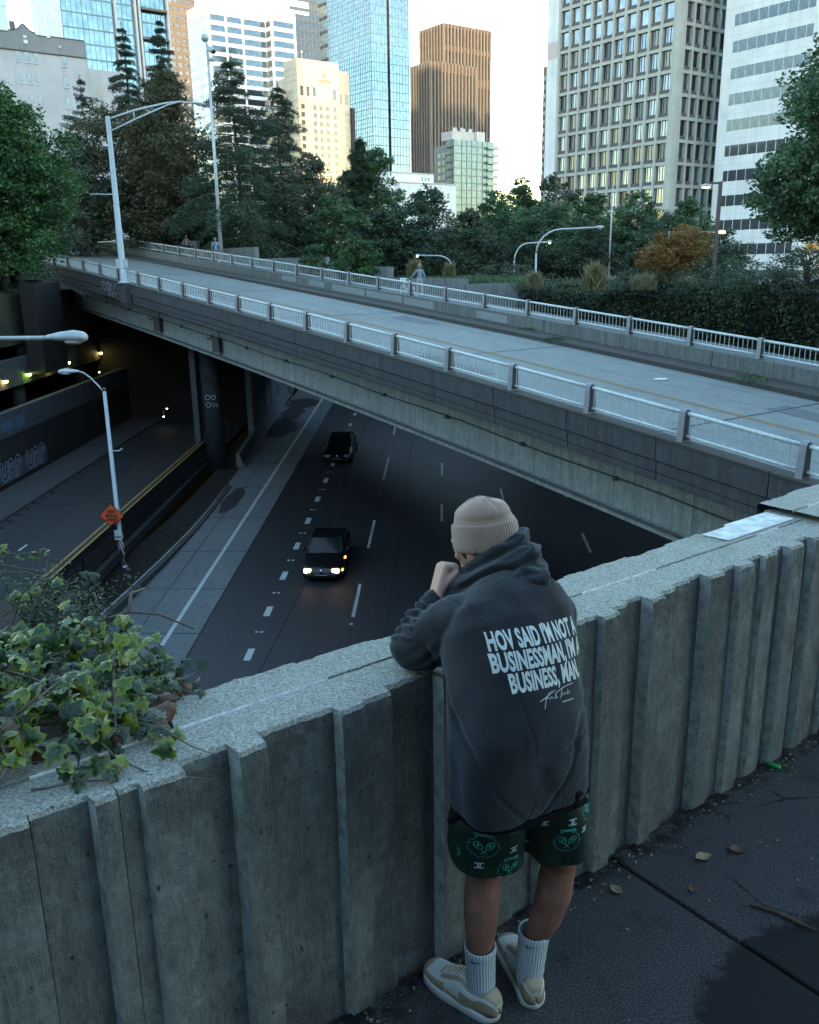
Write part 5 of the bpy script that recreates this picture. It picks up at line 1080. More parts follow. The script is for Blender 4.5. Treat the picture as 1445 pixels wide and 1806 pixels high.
def text_mesh(name, txt, size, mat, parent=None, bold=.0, xs=1.0, align='CENTER', ext=0.0, spacing=1.0):
    cu = bpy.data.curves.new(name, 'FONT'); cu.body = txt; cu.size = size; cu.align_x = align; cu.align_y = 'CENTER'; cu.offset = bold; cu.extrude = ext; cu.space_character = spacing; cu.resolution_u = 3
    o = bpy.data.objects.new(name, cu); COL.objects.link(o); bpy.context.view_layer.update()
    me = bpy.data.meshes.new_from_object(o.evaluated_get(bpy.context.evaluated_depsgraph_get())); bpy.data.objects.remove(o); bpy.data.curves.remove(cu)
    me.transform(Matrix.Scale(xs, 4, (1, 0, 0))); me.materials.clear(); me.materials.append(mat); me.name = name
    n = bpy.data.objects.new(name, me); COL.objects.link(n)
    if parent: n.parent = parent
    return n
sg = empty('road_sign', (LP[0] - .19, LP[1] - .22, -7.98), R(-4), 'orange diamond sign reading NEW SIGNAL AHEAD on the slender lamp', 'sign')
M['orange'] = plain('orange_sign', (.62, .10, .025), .5, 0, .08, 8); M['black'] = plain('black_ink', (.012, .012, .012), .6); M['signw'] = plain('white_sign', (.6, .68, .7), .5, 0, .06, 10)
def diamond(b, r, y0, y1): b.prism([(r, 0), (0, r), (-r, 0), (0, -r)], (0, y0, 0), (1, 0, 0), (0, 0, 1), (0, y1 - y0, 0))
b = MB(); diamond(b, .56, 0, .012); b.build('border', M['black'], sg); b = MB(); diamond(b, .515, -.006, .0); b.build('panel', M['orange'], sg)
for i, w in enumerate(('NEW', 'SIGNAL', 'AHEAD')):
    o = text_mesh('lettering', w, .19, M['black'], sg, .008, .82); o.rotation_euler = (R(90), 0, 0); o.location = (0, -.010, .18 - i * .18)
s2 = empty('small_sign', (LP[0] - .02, LP[1] - .2, -8.85), 0, 'small white rectangular sign with black lettering below the orange diamond', 'sign')
b = MB(); b.box(-.15, .15, 0, .012, -.22, .22); b.build('panel', M['signw'], s2); o = text_mesh('lettering', 'WAY', .14, M['black'], s2, .008, .8); o.rotation_euler = (R(90), 0, 0); o.location = (.0, -.004, -.1)
# gooseneck lamps beyond the hedge
def goose(loc, h, reach, label, lit, mat, dx=1, r=.07):
    a = [(0, 0, h * .62)] + [(dx * reach * .38 * (1 - math.cos(t)), 0, h * .62 + h * .38 * math.sin(t)) for t in [PI / 2 * k / 6 for k in range(1, 7)]] + [(dx * reach * .88, 0, h * 1.02)]
    rt = lamp('street_lamp', loc, h * .62, label, [(a, r * .8)], (dx, 0, .02), mat, r, r * .8, reach * .14, .13, lit); return rt
goose((8.25, 58, .4), 3.75, 4.1, 'taller gooseneck lamp arching right above the hedge', False, M['lampmet'])
goose((8.3, 70, .2), 3.35, 2.75, 'smaller gooseneck lamp with a small lit head, left of the taller one', True, M['lampmet'])
goose((3.75, 75, .2), 2.55, 2.9, 'gooseneck lamp arching left with a lit yellow head behind the weeds', True, M['lampmet'], -1)
rt = empty('mast', (16.7, 75, .2), 0, 'slender silver mast against the grid tower, thin with small clips', 'mast')
b = MB(); b.lathe((0, 0, 0), [(.09, 0), (.06, 4.5), (.045, 7.8)], 8); b.build('pole', M['lampmet'], rt); b = MB()
for k in range(8): b.cbox((-.08, 0, 4.6 + k * .38), (.14, .06, .07))
b.build('clip', M['lampdark'], rt)
rt = empty('street_lamp', (20.95, 62, .8), 0, 'dark square post lamp with shallow lit luminaire, in front of the white block', 'street lamp')
b = MB(); b.box(-.11, .11, -.11, .11, 0, 6.35); b.build('pole', M['lampdark'], rt); b = MB(); b.box(-1.0, .1, -.1, .1, 6.2, 6.32); b.build('arm', M['lampdark'], rt)
b = MB(); b.lathe((-.95, 0, 6.02), [(.30, 0), (.42, .04), (.36, .14), (.1, .22)], 14); b.build('lamp_head', M['lampmet'], rt); b = MB(); b.lathe((-.95, 0, 5.96), [(.2, 0), (.28, .06)], 12); b.build('lens', M['warm'], rt)
rt = empty('street_lamp', (17.9, 62.5, .5), 0, 'low lamp arm with a warm lit head crossing behind the dark post lamp', 'street lamp')
b = MB(); b.lathe((0, 0, 0), [(.08, 0), (.06, 3.55)], 8); b.build('pole', M['lampmet'], rt); b = MB(); b.tube([(0, 0, 3.5), (1.5, 0, 3.55), (3.1, 0, 3.45)], .045, 6); b.build('arm', M['lampmet'], rt); b = MB(); cobra(b, (3.1, 0, 3.45), (1, 0, 0), .7, .14); b.build('lamp_head', M['warm'], rt)
# camera mast
rt = empty('camera_mast', (-15.3, 76, .8), 0, 'tall thin mast topped by a round dome and two traffic cameras', 'mast')
b = MB(); b.lathe((0, 0, 0), [(.17, 0), (.13, 9), (.085, 18.0)], 10); b.build('pole', M['lampmet'], rt)
b = MB(); b.tube([(0, 0, 18), (-.1, 0, 18.3)], .05, 6); b.ell((-.12, 0, 18.5), (.32, .32, .30)); b.build('dome_camera', M['lampmet'], rt)
b = MB(); b.lathe((.12, 0, 17.75), [(.16, 0), (.2, .1), (.22, .55), (.19, .6)], 12, (.7, -.55, -.45)); b.build('camera', M['lampmet'], rt); b = MB(); b.lathe((.57, -.35, 17.45), [(.16, 0), (.15, .06)], 12, (.7, -.55, -.45)); b.build('lens', M['black'], rt)
b = MB(); b.lathe((.1, 0, 17.0), [(.12, 0), (.16, .1), (.16, .4)], 10, (.8, -.4, -.2)); b.build('camera', M['lampmet'], rt)
b = MB()
for k in range(16): b.cbox((.12, 0, 2.5 + k * .95), (.08, .05, .05))
b.build('clip', M['lampmet'], rt)
# ================================================================ cars
M['carp'] = plain('black_car_paint', (.010, .010, .012), .22, .2, .1, 3); M['carg'] = plain('car_glass', (.008, .011, .013), .12, .0, .05); M['tyre'] = plain('tyre', (.012, .012, .012), .85); M['chrome'] = plain('chrome', (.55, .6, .65), .15, 1, .05); M['head'] = emis('lit_headlight', (1.0, .46, .16), .6); M['amber'] = emis('amber_marker', (1.0, .4, .03), 1.2); M['refl'] = plain('reflector', (.3, .32, .35), .2, .6)
def sedan(loc, label, lit):
    ang = math.atan2(FA.y, FA.x) + PI    # nose towards the camera
    rt = empty('parked_car' if False else 'car', loc, ang, label, 'car', 'dark cars driving towards the camera on the freeway')
    rt.rotation_euler = (0, math.atan(.0497), ang)
    # sections along x: x, half width low, half width top, z low, z belt, crown
    S = [(2.30, .62, .52, .28, .52, .54), (2.24, .78, .66, .22, .60, .66), (2.05, .87, .76, .20, .66, .74), (1.5, .90, .80, .20, .74, .84), (.95, .90, .80, .20, .84, .92), (0, .90, .82, .20, .88, .93), (-1.2, .90, .82, .20, .90, .94), (-1.7, .90, .80, .22, .90, .97), (-2.15, .86, .74, .26, .84, .93), (-2.32, .72, .60, .34, .68, .72)]
    b = MB(); vs = []; n = 12
    for x, wl, wt, zl, zb, zc in S:
        vs += [(x, 0, zl), (x, -wl * .8, zl), (x, -wl, zl + .12), (x, -wl, (zl + zb) / 2), (x, -wl * .97, zb - .02), (x, -wt, zb + .03), (x, -wt * .5, zc), (x, 0, zc + .01), (x, wt * .5, zc), (x, wt, zb + .03), (x, wl * .97, zb - .02), (x, wl, (zl + zb) / 2), (x, wl, zl + .12), (x, wl * .8, zl)]
    n = 14; m = len(S); b.smooth = True; b.add(vs, [(i * n + k, i * n + (k + 1) % n, (i + 1) * n + (k + 1) % n, (i + 1) * n + k) for i in range(m - 1) for k in range(n)] + [tuple(range(n)), tuple((m - 1) * n + k for k in range(n))[::-1]])
    b.smooth = False
    o = b.build('body', M['carp'], rt); md = o.modifiers.new('sub', 'SUBSURF'); md.levels = 1; md.render_levels = 2
    C = [(.95, .74, .90), (.25, .64, 1.36), (-.3, .62, 1.41), (-1.0, .61, 1.38), (-1.75, .70, .96)]
    b = MB(); vs = []
    for x, w, z in C: vs += [(x, -w, z), (x, -w * .85, z + .015), (x, w * .85, z + .015), (x, w, z)]
    vs2 = [(.95, -.80, .86), (.1, -.80, .90), (-1.0, -.80, .91), (-1.75, -.76, .93)]
    gl = MB(); P_ = lambda i, k: vs[i * 4 + k]
    gl.add([P_(0, 0), P_(0, 3), P_(1, 3), P_(1, 0)], [(0, 1, 2, 3)]); gl.build('windscreen', M['carg'], rt, fix=False)
    rf = MB(); rf.add([P_(1, 0), P_(1, 3), P_(2, 3), P_(2, 0), P_(3, 3), P_(3, 0)] + [(x, y, z - .03) for x, y, z in (P_(1, 0), P_(1, 3), P_(3, 3), P_(3, 0))], [(0, 1, 2, 3), (3, 2, 4, 5)]); rf.build('roof', M['carp'], rt)
    gl = MB(); gl.add([P_(3, 0), P_(3, 3), P_(4, 3), P_(4, 0)], [(0, 1, 2, 3)]); gl.build('rear_window', M['carg'], rt)
    for sg_ in (-1, 1):
        gl = MB(); gl.add([(.95, sg_ * .78, .88), (-.3, sg_ * .80, .91), (-1.75, sg_ * .74, .95), (-1.0, sg_ * .62, 1.36), (-.3, sg_ * .63, 1.39), (.25, sg_ * .65, 1.34)], [(0, 1, 4, 5), (1, 2, 3, 4)]); gl.build('side_window', M['carg'], rt)
        gl = MB(); gl.tube([(.95, sg_ * .77, .89), (.25, sg_ * .65, 1.36), (-.3, sg_ * .63, 1.41), (-1.0, sg_ * .62, 1.38), (-1.75, sg_ * .73, .96)], .035, 6); gl.build('roof_rail', M['carp'], rt)
        gl = MB(); gl.ell((.62, sg_ * .99, .98), (.09, .11, .075)); gl.build('mirror', M['carp'], rt)
        gl = MB(); gl.box(2.12, 2.285, min(sg_ * .43, sg_ * .76), max(sg_ * .43, sg_ * .76), .48, .66); h_ = gl.build('headlight', M['head'] if lit else M['refl'], rt); md = h_.modifiers.new('b', 'BEVEL'); md.width = .04; md.segments = 3
        for xx in (1.42, -1.4):
            w = MB(); w.lathe((xx, sg_ * .70, .32), [(.30, -.0), (.33, .04), (.33, .18), (.30, .21)] if sg_ > 0 else [(.30, -.21), (.33, -.18), (.33, -.04), (.30, 0)], 18, (0, 1, 0)); wo = w.build('wheel', M['tyre'], rt)
            w = MB(); w.lathe((xx, sg_ * .92, .32), [(.20, -.01), (.19, .01)], 14, (0, 1, 0)); w.build('rim', M['chrome'], wo)
    if lit:
        for (x, z) in ((1.95, .52), (.98, .72)): w = MB(); w.cbox((x, .905 if x < 1.5 else .875, z), (.14, .03, .06)); w.build('side_marker', M['amber'], rt)
    w = MB(); w.box(2.20, 2.315, -.40, .40, .50, .66); w.build('grille', M['refl'] if lit else M['carp'], rt)
    w = MB()
    for k in range(4): w.box(2.31, 2.325, -.38, .38, .52 + k * .035, .535 + k * .035)
    w.build('grille_bar', M['chrome'] if lit else M['carp'], rt)
    w = MB(); w.lathe((2.325, 0, .585), [(.075, 0), (.075, .015)], 16, (1, 0, 0)); w.build('emblem', M['chrome'], rt); w = MB(); w.box(2.32, 2.335, -.26, .26, .30, .42); w.build('licence_plate', M['signw'], rt)
    w = MB(); w.box(2.16, 2.34, -.72, .72, .24, .46); bo = w.build('bumper', M['carp'], rt); md = bo.modifiers.new('b', 'BEVEL'); md.width = .07; md.segments = 3
    return rt
sedan(fp(1.75 + 2.3, -1.63, .0), 'dark sedan with glowing orange headlights in the middle of the freeway', True)
sedan(fp(20.6 + 2.3, -3.1, .0), 'dark unlit car farther back on the freeway under the bridge edge', False)
# ================================================================ blobs and people
def blob(name, caps, ells, voxel, mat, parent=None, smooth=4, sf=.6, keep=True):
    b = MB()
    for (p, r0, q, r1) in caps:
        p = Vector(p); q = Vector(q); L = (q - p).length
        if L < 1e-5: b.ell(p, (r0, r0, r0)); continue
        ax = (q - p) / L; pr = [(r0 * math.cos(t) + 1e-4, -r0 * math.sin(t)) for t in [PI / 2 * (1 - k / 4) for k in range(5)]] + [(r1 * math.cos(t) + 1e-4, L + r1 * math.sin(t)) for t in [PI / 2 * k / 4 for k in range(5)]]
        b.lathe(p, pr, 16, ax)
    for e in ells: b.ell(e[0], e[1], e[2] if len(e) > 2 else None, 18, 12)
    o = b.build(name, mat); md = o.modifiers.new('r', 'REMESH'); md.mode = 'VOXEL'; md.voxel_size = voxel; md.use_smooth_shade = True
    if smooth: m2 = o.modifiers.new('s', 'SMOOTH'); m2.iterations = smooth; m2.factor = sf
    bpy.context.view_layer.update(); me = bpy.data.meshes.new_from_object(o.evaluated_get(bpy.context.evaluated_depsgraph_get()))
    bpy.data.objects.remove(o); me.name = name; me.materials.clear(); me.materials.append(mat); me.polygons.foreach_set('use_smooth', [True] * len(me.polygons)); n = bpy.data.objects.new(name, me); COL.objects.link(n)
    if parent: n.parent = parent
    return n
M['skin_far'] = plain('skin_tone', (.22, .12, .085), .6, var=.08)
def walker(loc, yaw, label, shirt, bottom, hair, arms=((-.25, -.15, .95), (.25, -.15, .95)), sleeve=.5, shorts=False, lean=0.0, scale=1.0, stride=.18):
    H = lambda x, y, z: (x, y + lean * max(0, z - .9), z)
    caps = [(H(-.10, stride, .08), .045, H(-.10, stride * .55, .47), .06), (H(-.10, stride * .55, .47), .062, H(-.09, 0, .88), .09), (H(.10, -stride, .08), .045, H(.10, -stride * .4, .47), .06), (H(.10, -stride * .4, .47), .062, H(.09, 0, .88), .09),
            (H(0, 0, .92), .13, H(0, 0, 1.25), .13), (H(-.12, 0, 1.38), .07, H(.12, 0, 1.38), .07), (H(0, 0, 1.4), .055, H(0, .01, 1.54), .052), (H(0, .0, 1.2), .13, H(0, 0, 1.33), .12),
            (H(-.10, stride, .04), .04, H(-.10, stride + .17, .035), .032), (H(.10, -stride, .04), .04, H(.10, -stride + .17, .035), .032)]
    ells = [(H(0, .02, 1.64), (.078, .098, .115)), (H(0, .115, 1.62), (.018, .025, .022)), (H(0, .08, 1.57), (.045, .04, .035)), (H(-.08, .02, 1.62), (.014, .02, .03)), (H(.08, .02, 1.62), (.014, .02, .03))]
    for sg_, hd_ in zip((-1, 1), arms):
        sh = Vector(H(sg_ * .20, 0, 1.38)); hand = Vector(H(*hd_)); el = (sh + hand) / 2 + Vector((sg_ * .05, -.06, -.03)); caps += [(sh, .05, el, .04), (el, .04, hand, .028)]
        d = (hand - el).normalized(); u_ = d.orthogonal().normalized()
        for k in range(4): caps.append((hand + u_ * (.014 * (k - 1.5)), .010, hand + u_ * (.017 * (k - 1.5)) + d * .085, .007))
        caps.append((hand, .012, hand + u_ * .04 + d * .04, .008)); ells.append((hand + d * .02, (.034, .034, .034)))
    rt = blob('person', caps, ells, .014, M['skin_far']); rt.location = loc; rt.rotation_euler = (0, 0, yaw); rt.scale = (scale,) * 3; tag(rt, label, 'person', None)
    # clothes
    g = .02; caps = [(H(0, 0, .90), .15, H(0, 0, 1.25), .145), (H(-.13, 0, 1.37), .085, H(.13, 0, 1.37), .085), (H(0, 0, 1.2), .15, H(0, 0, 1.33), .14)]
    for sg_, hd_ in zip((-1, 1), arms):
        sh = Vector(H(sg_ * .20, 0, 1.38)); hand = Vector(H(*hd_)); el = (sh + hand) / 2 + Vector((sg_ * .05, -.06, -.03))
        if sleeve > 0: caps.append((sh, .072, sh.lerp(el, min(1, sleeve)), .062))
        if sleeve > 1: caps.append((el, .058, el.lerp(hand, .85), .045))
    blob('shirt', caps, [], .02, shirt, rt, 3)
    kn = .55 if shorts else 1.0; caps = [(H(0, 0, .90), .155, H(0, 0, .93), .155)]
    for sg_, st in ((-1, stride), (1, -stride)):
        hip = Vector(H(sg_ * .09, 0, .88)); k_ = Vector(H(sg_ * .10, st * (.55 if sg_ < 0 else .4), .47)); an = Vector(H(sg_ * .10, st, .10)); caps.append((hip, .105, hip.lerp(k_, kn), .085))
        if not shorts: caps.append((k_, .08, an, .062))
        blob('shoe', [((an.x, an.y, .05), .055, (an.x, an.y + .17, .04), .042)], [], .015, M['signw'], rt, 2)
    blob('trousers', caps, [], .02, bottom, rt, 3)
    blob('hair', [], [(H(0, -.012, 1.675), (.088, .10, .10))], .012, hair, rt, 3); return rt
def faceyaw(d): return math.atan2(-d.x, d.y)
M['c_grey'] = plain('grey_top', (.13, .15, .155), .8); M['c_black'] = plain('black_cloth', (.012, .012, .014), .8); M['c_blue'] = plain('light_blue_cloth', (.16, .27, .42), .8); M['c_white'] = plain('white_cloth', (.26, .27, .29), .8); M['c_pale'] = plain('pale_blue_cloth', (.13, .19, .24), .8); M['hair_g'] = plain('grey_hair', (.22, .21, .19), .8); M['hair_d'] = plain('dark_hair', (.03, .02, .015), .7); M['hair_b'] = plain('light_hair', (.22, .16, .1), .8)
yw = faceyaw(-BA)
walker(bp_(66.0, 13.4, -.2), yw, 'woman in grey tank top and black shorts on the bridge walkway', M['c_grey'], M['c_black'], M['hair_d'], arms=((-.34, .12, 1.0), (.34, .16, 1.02)), sleeve=0, shorts=True, scale=1.06)
p2 = walker(bp_(60.4, 13.4, -.2), yw, 'white-haired man in light blue shirt with black cross-body strap walking on the bridge walkway', M['c_blue'], M['c_grey'], M['hair_g'], arms=((-.30, .1, .92), (.30, .0, .9)), sleeve=.8, shorts=True, scale=1.1)
b = MB(); b.tube([(.17, .12, 1.42), (.02, .175, 1.2), (-.17, .12, .98), (-.14, -.15, 1.0), (.1, -.16, 1.38), (.17, .0, 1.46), (.17, .12, 1.42)], .018, 5); b.build('strap', M['c_black'], p2)
walker(bp_(33.9, 13.9, -.2), faceyaw(BA) , 'person in pale blue top and white trousers walking a small bicycle away on the walkway', M['c_pale'], M['c_white'], M['hair_g'], arms=((-.36, .38, .98), (.24, -.05, .86)), sleeve=1.8, stride=.12, scale=1.05)
bk = empty('bicycle', bp_(34.3, 13.3, -.2), faceyaw(BA), 'small pale bicycle pushed along by the person in white trousers', 'bicycle')
for y in (.45, -.45):
    b = MB(); b.tube([(0, y + .28 * math.cos(a), .28 + .28 * math.sin(a)) for a in [2 * PI * k / 16 for k in range(17)]], .022, 5); b.build('wheel', M['signw'], bk)
b = MB(); b.tube([(0, -.45, .28), (0, -.1, .28), (0, .25, .72), (0, -.25, .75), (0, -.1, .28)], .02, 5); b.tube([(0, .45, .28), (0, .28, .95)], .02, 5); b.tube([(0, -.45, .28), (0, -.25, .75)], .016, 5); b.build('frame', M['signw'], bk)
b = MB(); b.tube([(-.24, .2, 1.0), (0, .28, .97), (.24, .2, 1.0)], .016, 5); b.build('handlebar', M['signw'], bk); b = MB(); b.ell((0, -.27, .82), (.07, .13, .04)); b.build('saddle', M['signw'], bk); b = MB(); b.ell((.0, -.58, .42), (.02, .02, .02)); b.build('tail_light', emis('red_light', (1, .05, .02), 1.0), bk); b = MB(); b.cbox((0, .42, .92), (.3, .22, .2)); b.build('basket', M['signw'], bk)
# ================================================================ ivy on the wall
def leafmat2(name, inner, edge, dead=False):
    """ivy leaf: darker veined centre, yellow-green margin; uses leaf-local coordinates stored as UV"""
    t = NT(name); uv = t.n('ShaderNodeUVMap'); sx = t.n('ShaderNodeSeparateXYZ'); t.L(uv.outputs[0], sx.inputs[0]); geo = t.n('ShaderNodeNewGeometry')
    rnd = geo.outputs['Random Per Island']; rr = sx.outputs[0]; e = t.ramp(t.math('ADD', rr, t.math('MULTIPLY', t.noise(60, 3), .25)), [(.55, 0.0), (1.0, 1.0)])
    base = t.ramp(rnd, [(0, sc(inner, .45)), (.45, inner), (.72, sc(inner, 1.6)), (1, edge)]); ed = t.ramp(rnd, [(0, inner), (.35, sc(inner, 1.5)), (.65, edge), (1, sc(edge, 1.3))]); c = t.mix(e, base, ed)
    vn = t.ramp(sx.outputs[1], [(.0, 1.0), (.05, 0.0)]); c = t.mix(t.math('MULTIPLY', vn, .55), c, sc(edge, .9)); t.bump(t.noise(90, 3), .3, .002)
    tr = t.n('ShaderNodeBsdfTranslucent'); t.L(c, tr.inputs[0]); mx = t.n('ShaderNodeMixShader'); mx.inputs[0].default_value = .2; t.out(c, .42); t.L(t.b.outputs[0], mx.inputs[1]); t.L(tr.outputs[0], mx.inputs[2]); t.L(mx.outputs[0], t.t.nodes['Material Output'].inputs[0]); return t.m
M['ivy'] = leafmat2('ivy_leaf', (.007, .036, .010), (.12, .17, .008)); M['ivy_dead'] = leafmat('withered_leaf', [(.02, .009, .006), (.06, .03, .018), (.12, .065, .04)])
OUT = [(0, -.02), (.16, -.14), (.34, -.10), (.50, .06), (.40, .20), (.34, .30), (.44, .50), (.30, .56), (.20, .60), (.10, .84), (0, 1.0)]
OUT = OUT + [(-x, y) for x, y in OUT[-2:0:-1]]
def ivy_leaves(name, specs, mat, parent):
    V = []; F = []; UVs = []; n = len(OUT)
    for (p, nrm, ang, s, cup) in specs:
        nrm = Vector(nrm).normalized(); u = nrm.orthogonal().normalized(); u = (Matrix.Rotation(ang, 3, nrm) @ u); v = nrm.cross(u); b0 = len(V); p = Vector(p)
        mid = [(0, y) for y in (0.0, .2, .42, .64, .84)]
        def P(x, y, r):
            z = -cup * abs(x) * abs(x) * 1.5 + .10 * cup * math.sin(y * 5) - .25 * cup * y * y + .03 * math.sin(x * 17 + y * 13 + ang * 7); return p + (u * x + v * y + nrm * z) * s
        cidx = []
        for (x, y) in mid: V.append(P(x, y, 0)); UVs.append((0, 0))
        for (x, y) in OUT: V.append(P(x * 1.05, y, 1)); UVs.append((1, .4))
        inn = []
        for (x, y) in OUT: V.append(P(x * .55, .4 + (y - .4) * .6, .5)); UVs.append((.5, .5 if abs(x) > .12 else .1))
        o0 = b0 + 5; i0 = o0 + n
        for k in range(n): F.append((o0 + k, o0 + (k + 1) % n, i0 + (k + 1) % n)); F.append((o0 + k, i0 + (k + 1) % n, i0 + k))
        for k in range(n):
            ya = OUT[k][1]; m = b0 + min(4, max(0, int(round((.4 + (ya - .4) * .6) / .21)))); m2 = b0 + min(4, max(0, int(round((.4 + (OUT[(k + 1) % n][1] - .4) * .6) / .21))))
            F.append((i0 + k, i0 + (k + 1) % n, m)); 
            if m2 != m: F.append((i0 + (k + 1) % n, m2, m))
    o = np_mesh(name, V, F, mat, parent, True); me = o.data; uvl = me.uv_layers.new(name='UVMap'); arr = np.array(UVs, dtype=np.float32)[np.array(F).ravel()]; uvl.data.foreach_set('uv', arr.ravel()); return o
random.seed(17)
iv = empty('ivy_plant', wp(-1.15, .45, WH), 0, 'ivy with yellow-green leaves spilling over the left end of the concrete wall', 'plant')
IVI = Matrix.Translation(-Vector(iv.location))
def mound(u, v):   # height of the plant mass over the cap
    a = max(0, 1 - ((u + 1.35) / .62) ** 2) if u > -1.35 else 1; b_ = max(0, 1 - ((v - .50) / .55) ** 2); return .155 * (a ** .6) * (b_ ** .7)
specs = []
tocam = Vector((0, -.45, .8))
while len(specs) < 820:
    u = random.uniform(-2.3, -.68); v = random.uniform(.0, 1.05); h = mound(u, v)
    vin = .10 + .25 * max(0, (u + 1.0) / .4) + .04 * math.sin(u * 14)
    if h < .02 and random.random() < .75: continue
    if v < vin and random.random() < .9: continue
    if v < .28 and -1.6 < u < -1.02 and random.random() < .55: continue
    z = WH + h * random.uniform(.35, 1.1) + .02; nrm = tocam + Vector((random.gauss(0, .5), random.gauss(0, .45), random.gauss(0, .35)))
    specs.append((wp(u, v, z), nrm, random.uniform(0, 6.28), random.uniform(.040, .068), random.uniform(.2, 1.1)))
# trailing strands that hang on to the cap towards the camera
str_ = []
for (u0, v0, u1, v1, k) in [(-.86, .35, -.98, .02, 9), (-.80, .42, -.86, .10, 8), (-1.0, .3, -1.06, .04, 6), (-1.25, .28, -1.30, .0, 8), (-1.36, .3, -1.42, -.02, 7), (-.78, .5, -.66, .28, 8), (-.74, .58, -.63, .42, 8), (-.92, .72, -.72, .78, 9), (-.85, .8, -.72, .95, 6)]:
    pts = [];
    for i in range(k):
        t = i / (k - 1); u = u0 + (u1 - u0) * t; v = v0 + (v1 - v0) * t; z = WH + .14 * (1 - t) ** 1.5 + .022; pts.append(wp(u, v, z))
        for q in range(2): specs.append((wp(u + random.gauss(0, .022), v + random.gauss(0, .02), z + random.uniform(-.005, .02)), tocam + Vector((random.gauss(0, .35), random.gauss(0, .3), random.gauss(0, .2))), random.uniform(0, 6.28), random.uniform(.036, .056), random.uniform(.1, .8)))
    str_.append(pts)
o = ivy_leaves('foliage', specs, M['ivy'], iv); o.matrix_parent_inverse = IVI
dead = [(wp(random.uniform(-1.5, -.72), random.uniform(.08, .55), WH + random.uniform(.01, .10)), tocam + Vector((random.gauss(0, .6), random.gauss(0, .5), random.gauss(0, .4))), random.uniform(0, 6), random.uniform(.04, .07), random.uniform(.8, 1.8)) for k in range(34)]
dead += [(wp(-.66, .36, WH + .04), (.1, -.6, .7), 2.0, .065, 1.6), (wp(-.70, .30, WH + .03), (.3, -.5, .7), .5, .05, 1.4)]
o = ivy_leaves('withered_leaves', dead, M['ivy_dead'], iv); o.matrix_parent_inverse = IVI
M['vine'] = plain('vine_stem', (.10, .085, .07), .9, var=.5, scale=60, bump=.5)
b = MB()
for pts in str_: b.tube(pts, [.0035 * (1 - .6 * i / len(pts)) + .0008 for i in range(len(pts))], 5)
for k in range(46):
    u, v = random.uniform(-1.9, -.85), random.uniform(.05, .8); a = random.uniform(-1.2, 2.2); L = random.uniform(.15, .42); pts = []
    for i in range(6): t = i / 5; uu = u + math.cos(a) * L * t + .02 * math.sin(6 * t + k); vv = v + math.sin(a) * L * t; pts.append(wp(uu, vv, WH + max(.015, mound(uu, vv) * random.uniform(.3, .85)) + .03 * math.sin(3 * t + k)))
    b.tube(pts, [.0042 - .003 * i / 5 for i in range(6)], 5)
for pts in ([wp(-1.42, .12, WH + .10), wp(-1.30, .14, WH + .12), wp(-1.15, .22, WH + .15), wp(-1.02, .30, WH + .17)], [wp(-1.15, .22, WH + .15), wp(-1.10, .20, WH + .19), wp(-1.08, .24, WH + .2)], [wp(-.78, .72, WH + .14), wp(-.70, .66, WH + .17), wp(-.62, .62, WH + .155), wp(-.52, .58, WH + .09)], [wp(-.70, .66, WH + .17), wp(-.66, .74, WH + .2), wp(-.60, .78, WH + .19)], [wp(-1.48, .03, WH + .02), wp(-1.47, .12, WH + .08), wp(-1.40, .2, WH + .13)]): b.tube(pts, [.0055, .005, .004, .003][:len(pts)], 6)
o = b.build('stems', M['vine'], iv); o.matrix_parent_inverse = IVI
b = MB(); b.frame_box(wp(-3.3, .30, -.3), WU * 2.42, WN * 1.3, Vector((0, 0, WH + .27))); o = b.build('planting_bed', plain('planter_soil', (.012, .010, .008), .95, var=.6, scale=30, bump=.6)); tag(o, kind='structure')
# small-leaved shrub beyond the ivy
P = []; rg = np.random.default_rng(5)
for c, r_, k in (((-1.72, 3.45, .78), (.42, .35, .30), 5200), ((-1.95, 3.3, 1.0), (.4, .35, .25), 3600), ((-1.42, 3.25, .62), (.28, .3, .26), 3600), ((-1.5, 3.6, .85), (.3, .3, .16), 1800), ((-1.3, 3.2, .75), (.16, .25, .14), 1300)):
    m = 60; d = rg.normal(size=(m, 3)); d /= np.linalg.norm(d, axis=1)[:, None]; cc = np.array(c) + d * np.array(r_) * rg.uniform(.3, 1.05, (m, 1)); P.append(cc[rg.integers(0, m, k)] + rg.normal(0, .038, (k, 3)))
rt = empty('small_leaved_shrub', (-1.7, 3.4, .4), 0, 'dark small-leaved shrub growing beyond the ivy at the left edge', 'plant')
o = leaves(np.concatenate(P), .022, M['lf_dull'], 'foliage', rt, .2); o.matrix_parent_inverse = Matrix.Translation(-Vector(rt.location))
b = MB()
for k in range(60):
    a = random.uniform(0, 6.28); L = random.uniform(.2, .55); c = Vector((-1.72, 3.4, .55)); b.tube([c, c + Vector((math.cos(a) * L * .5, math.sin(a) * L * .4, .2)), c + Vector((math.cos(a) * L, math.sin(a) * L * .7, .28 + random.uniform(-.1, .22)))], [.006, .004, .002], 4)
for (p, q) in (((-1.75, 3.4, 1.1), (-1.35, 3.3, 1.07)), ((-1.9, 3.2, 1.2), (-1.38, 3.3, 1.12))): b.tube([p, (Vector(p) + Vector(q)) / 2 + Vector((0, 0, .03)), q], [.004, .003, .0015], 4)
o = b.build('stems', M['vine'], rt); o.matrix_parent_inverse = Matrix.Translation(-Vector(rt.location))
b = MB(); b.frame_box((-4.5, 2.9, -2), (3.1, 0, 0), (0, 1.6, 0), (0, 0, 2.2)); tag(b.build('planting_bed', bpy.data.materials['planter_soil']), kind='structure')
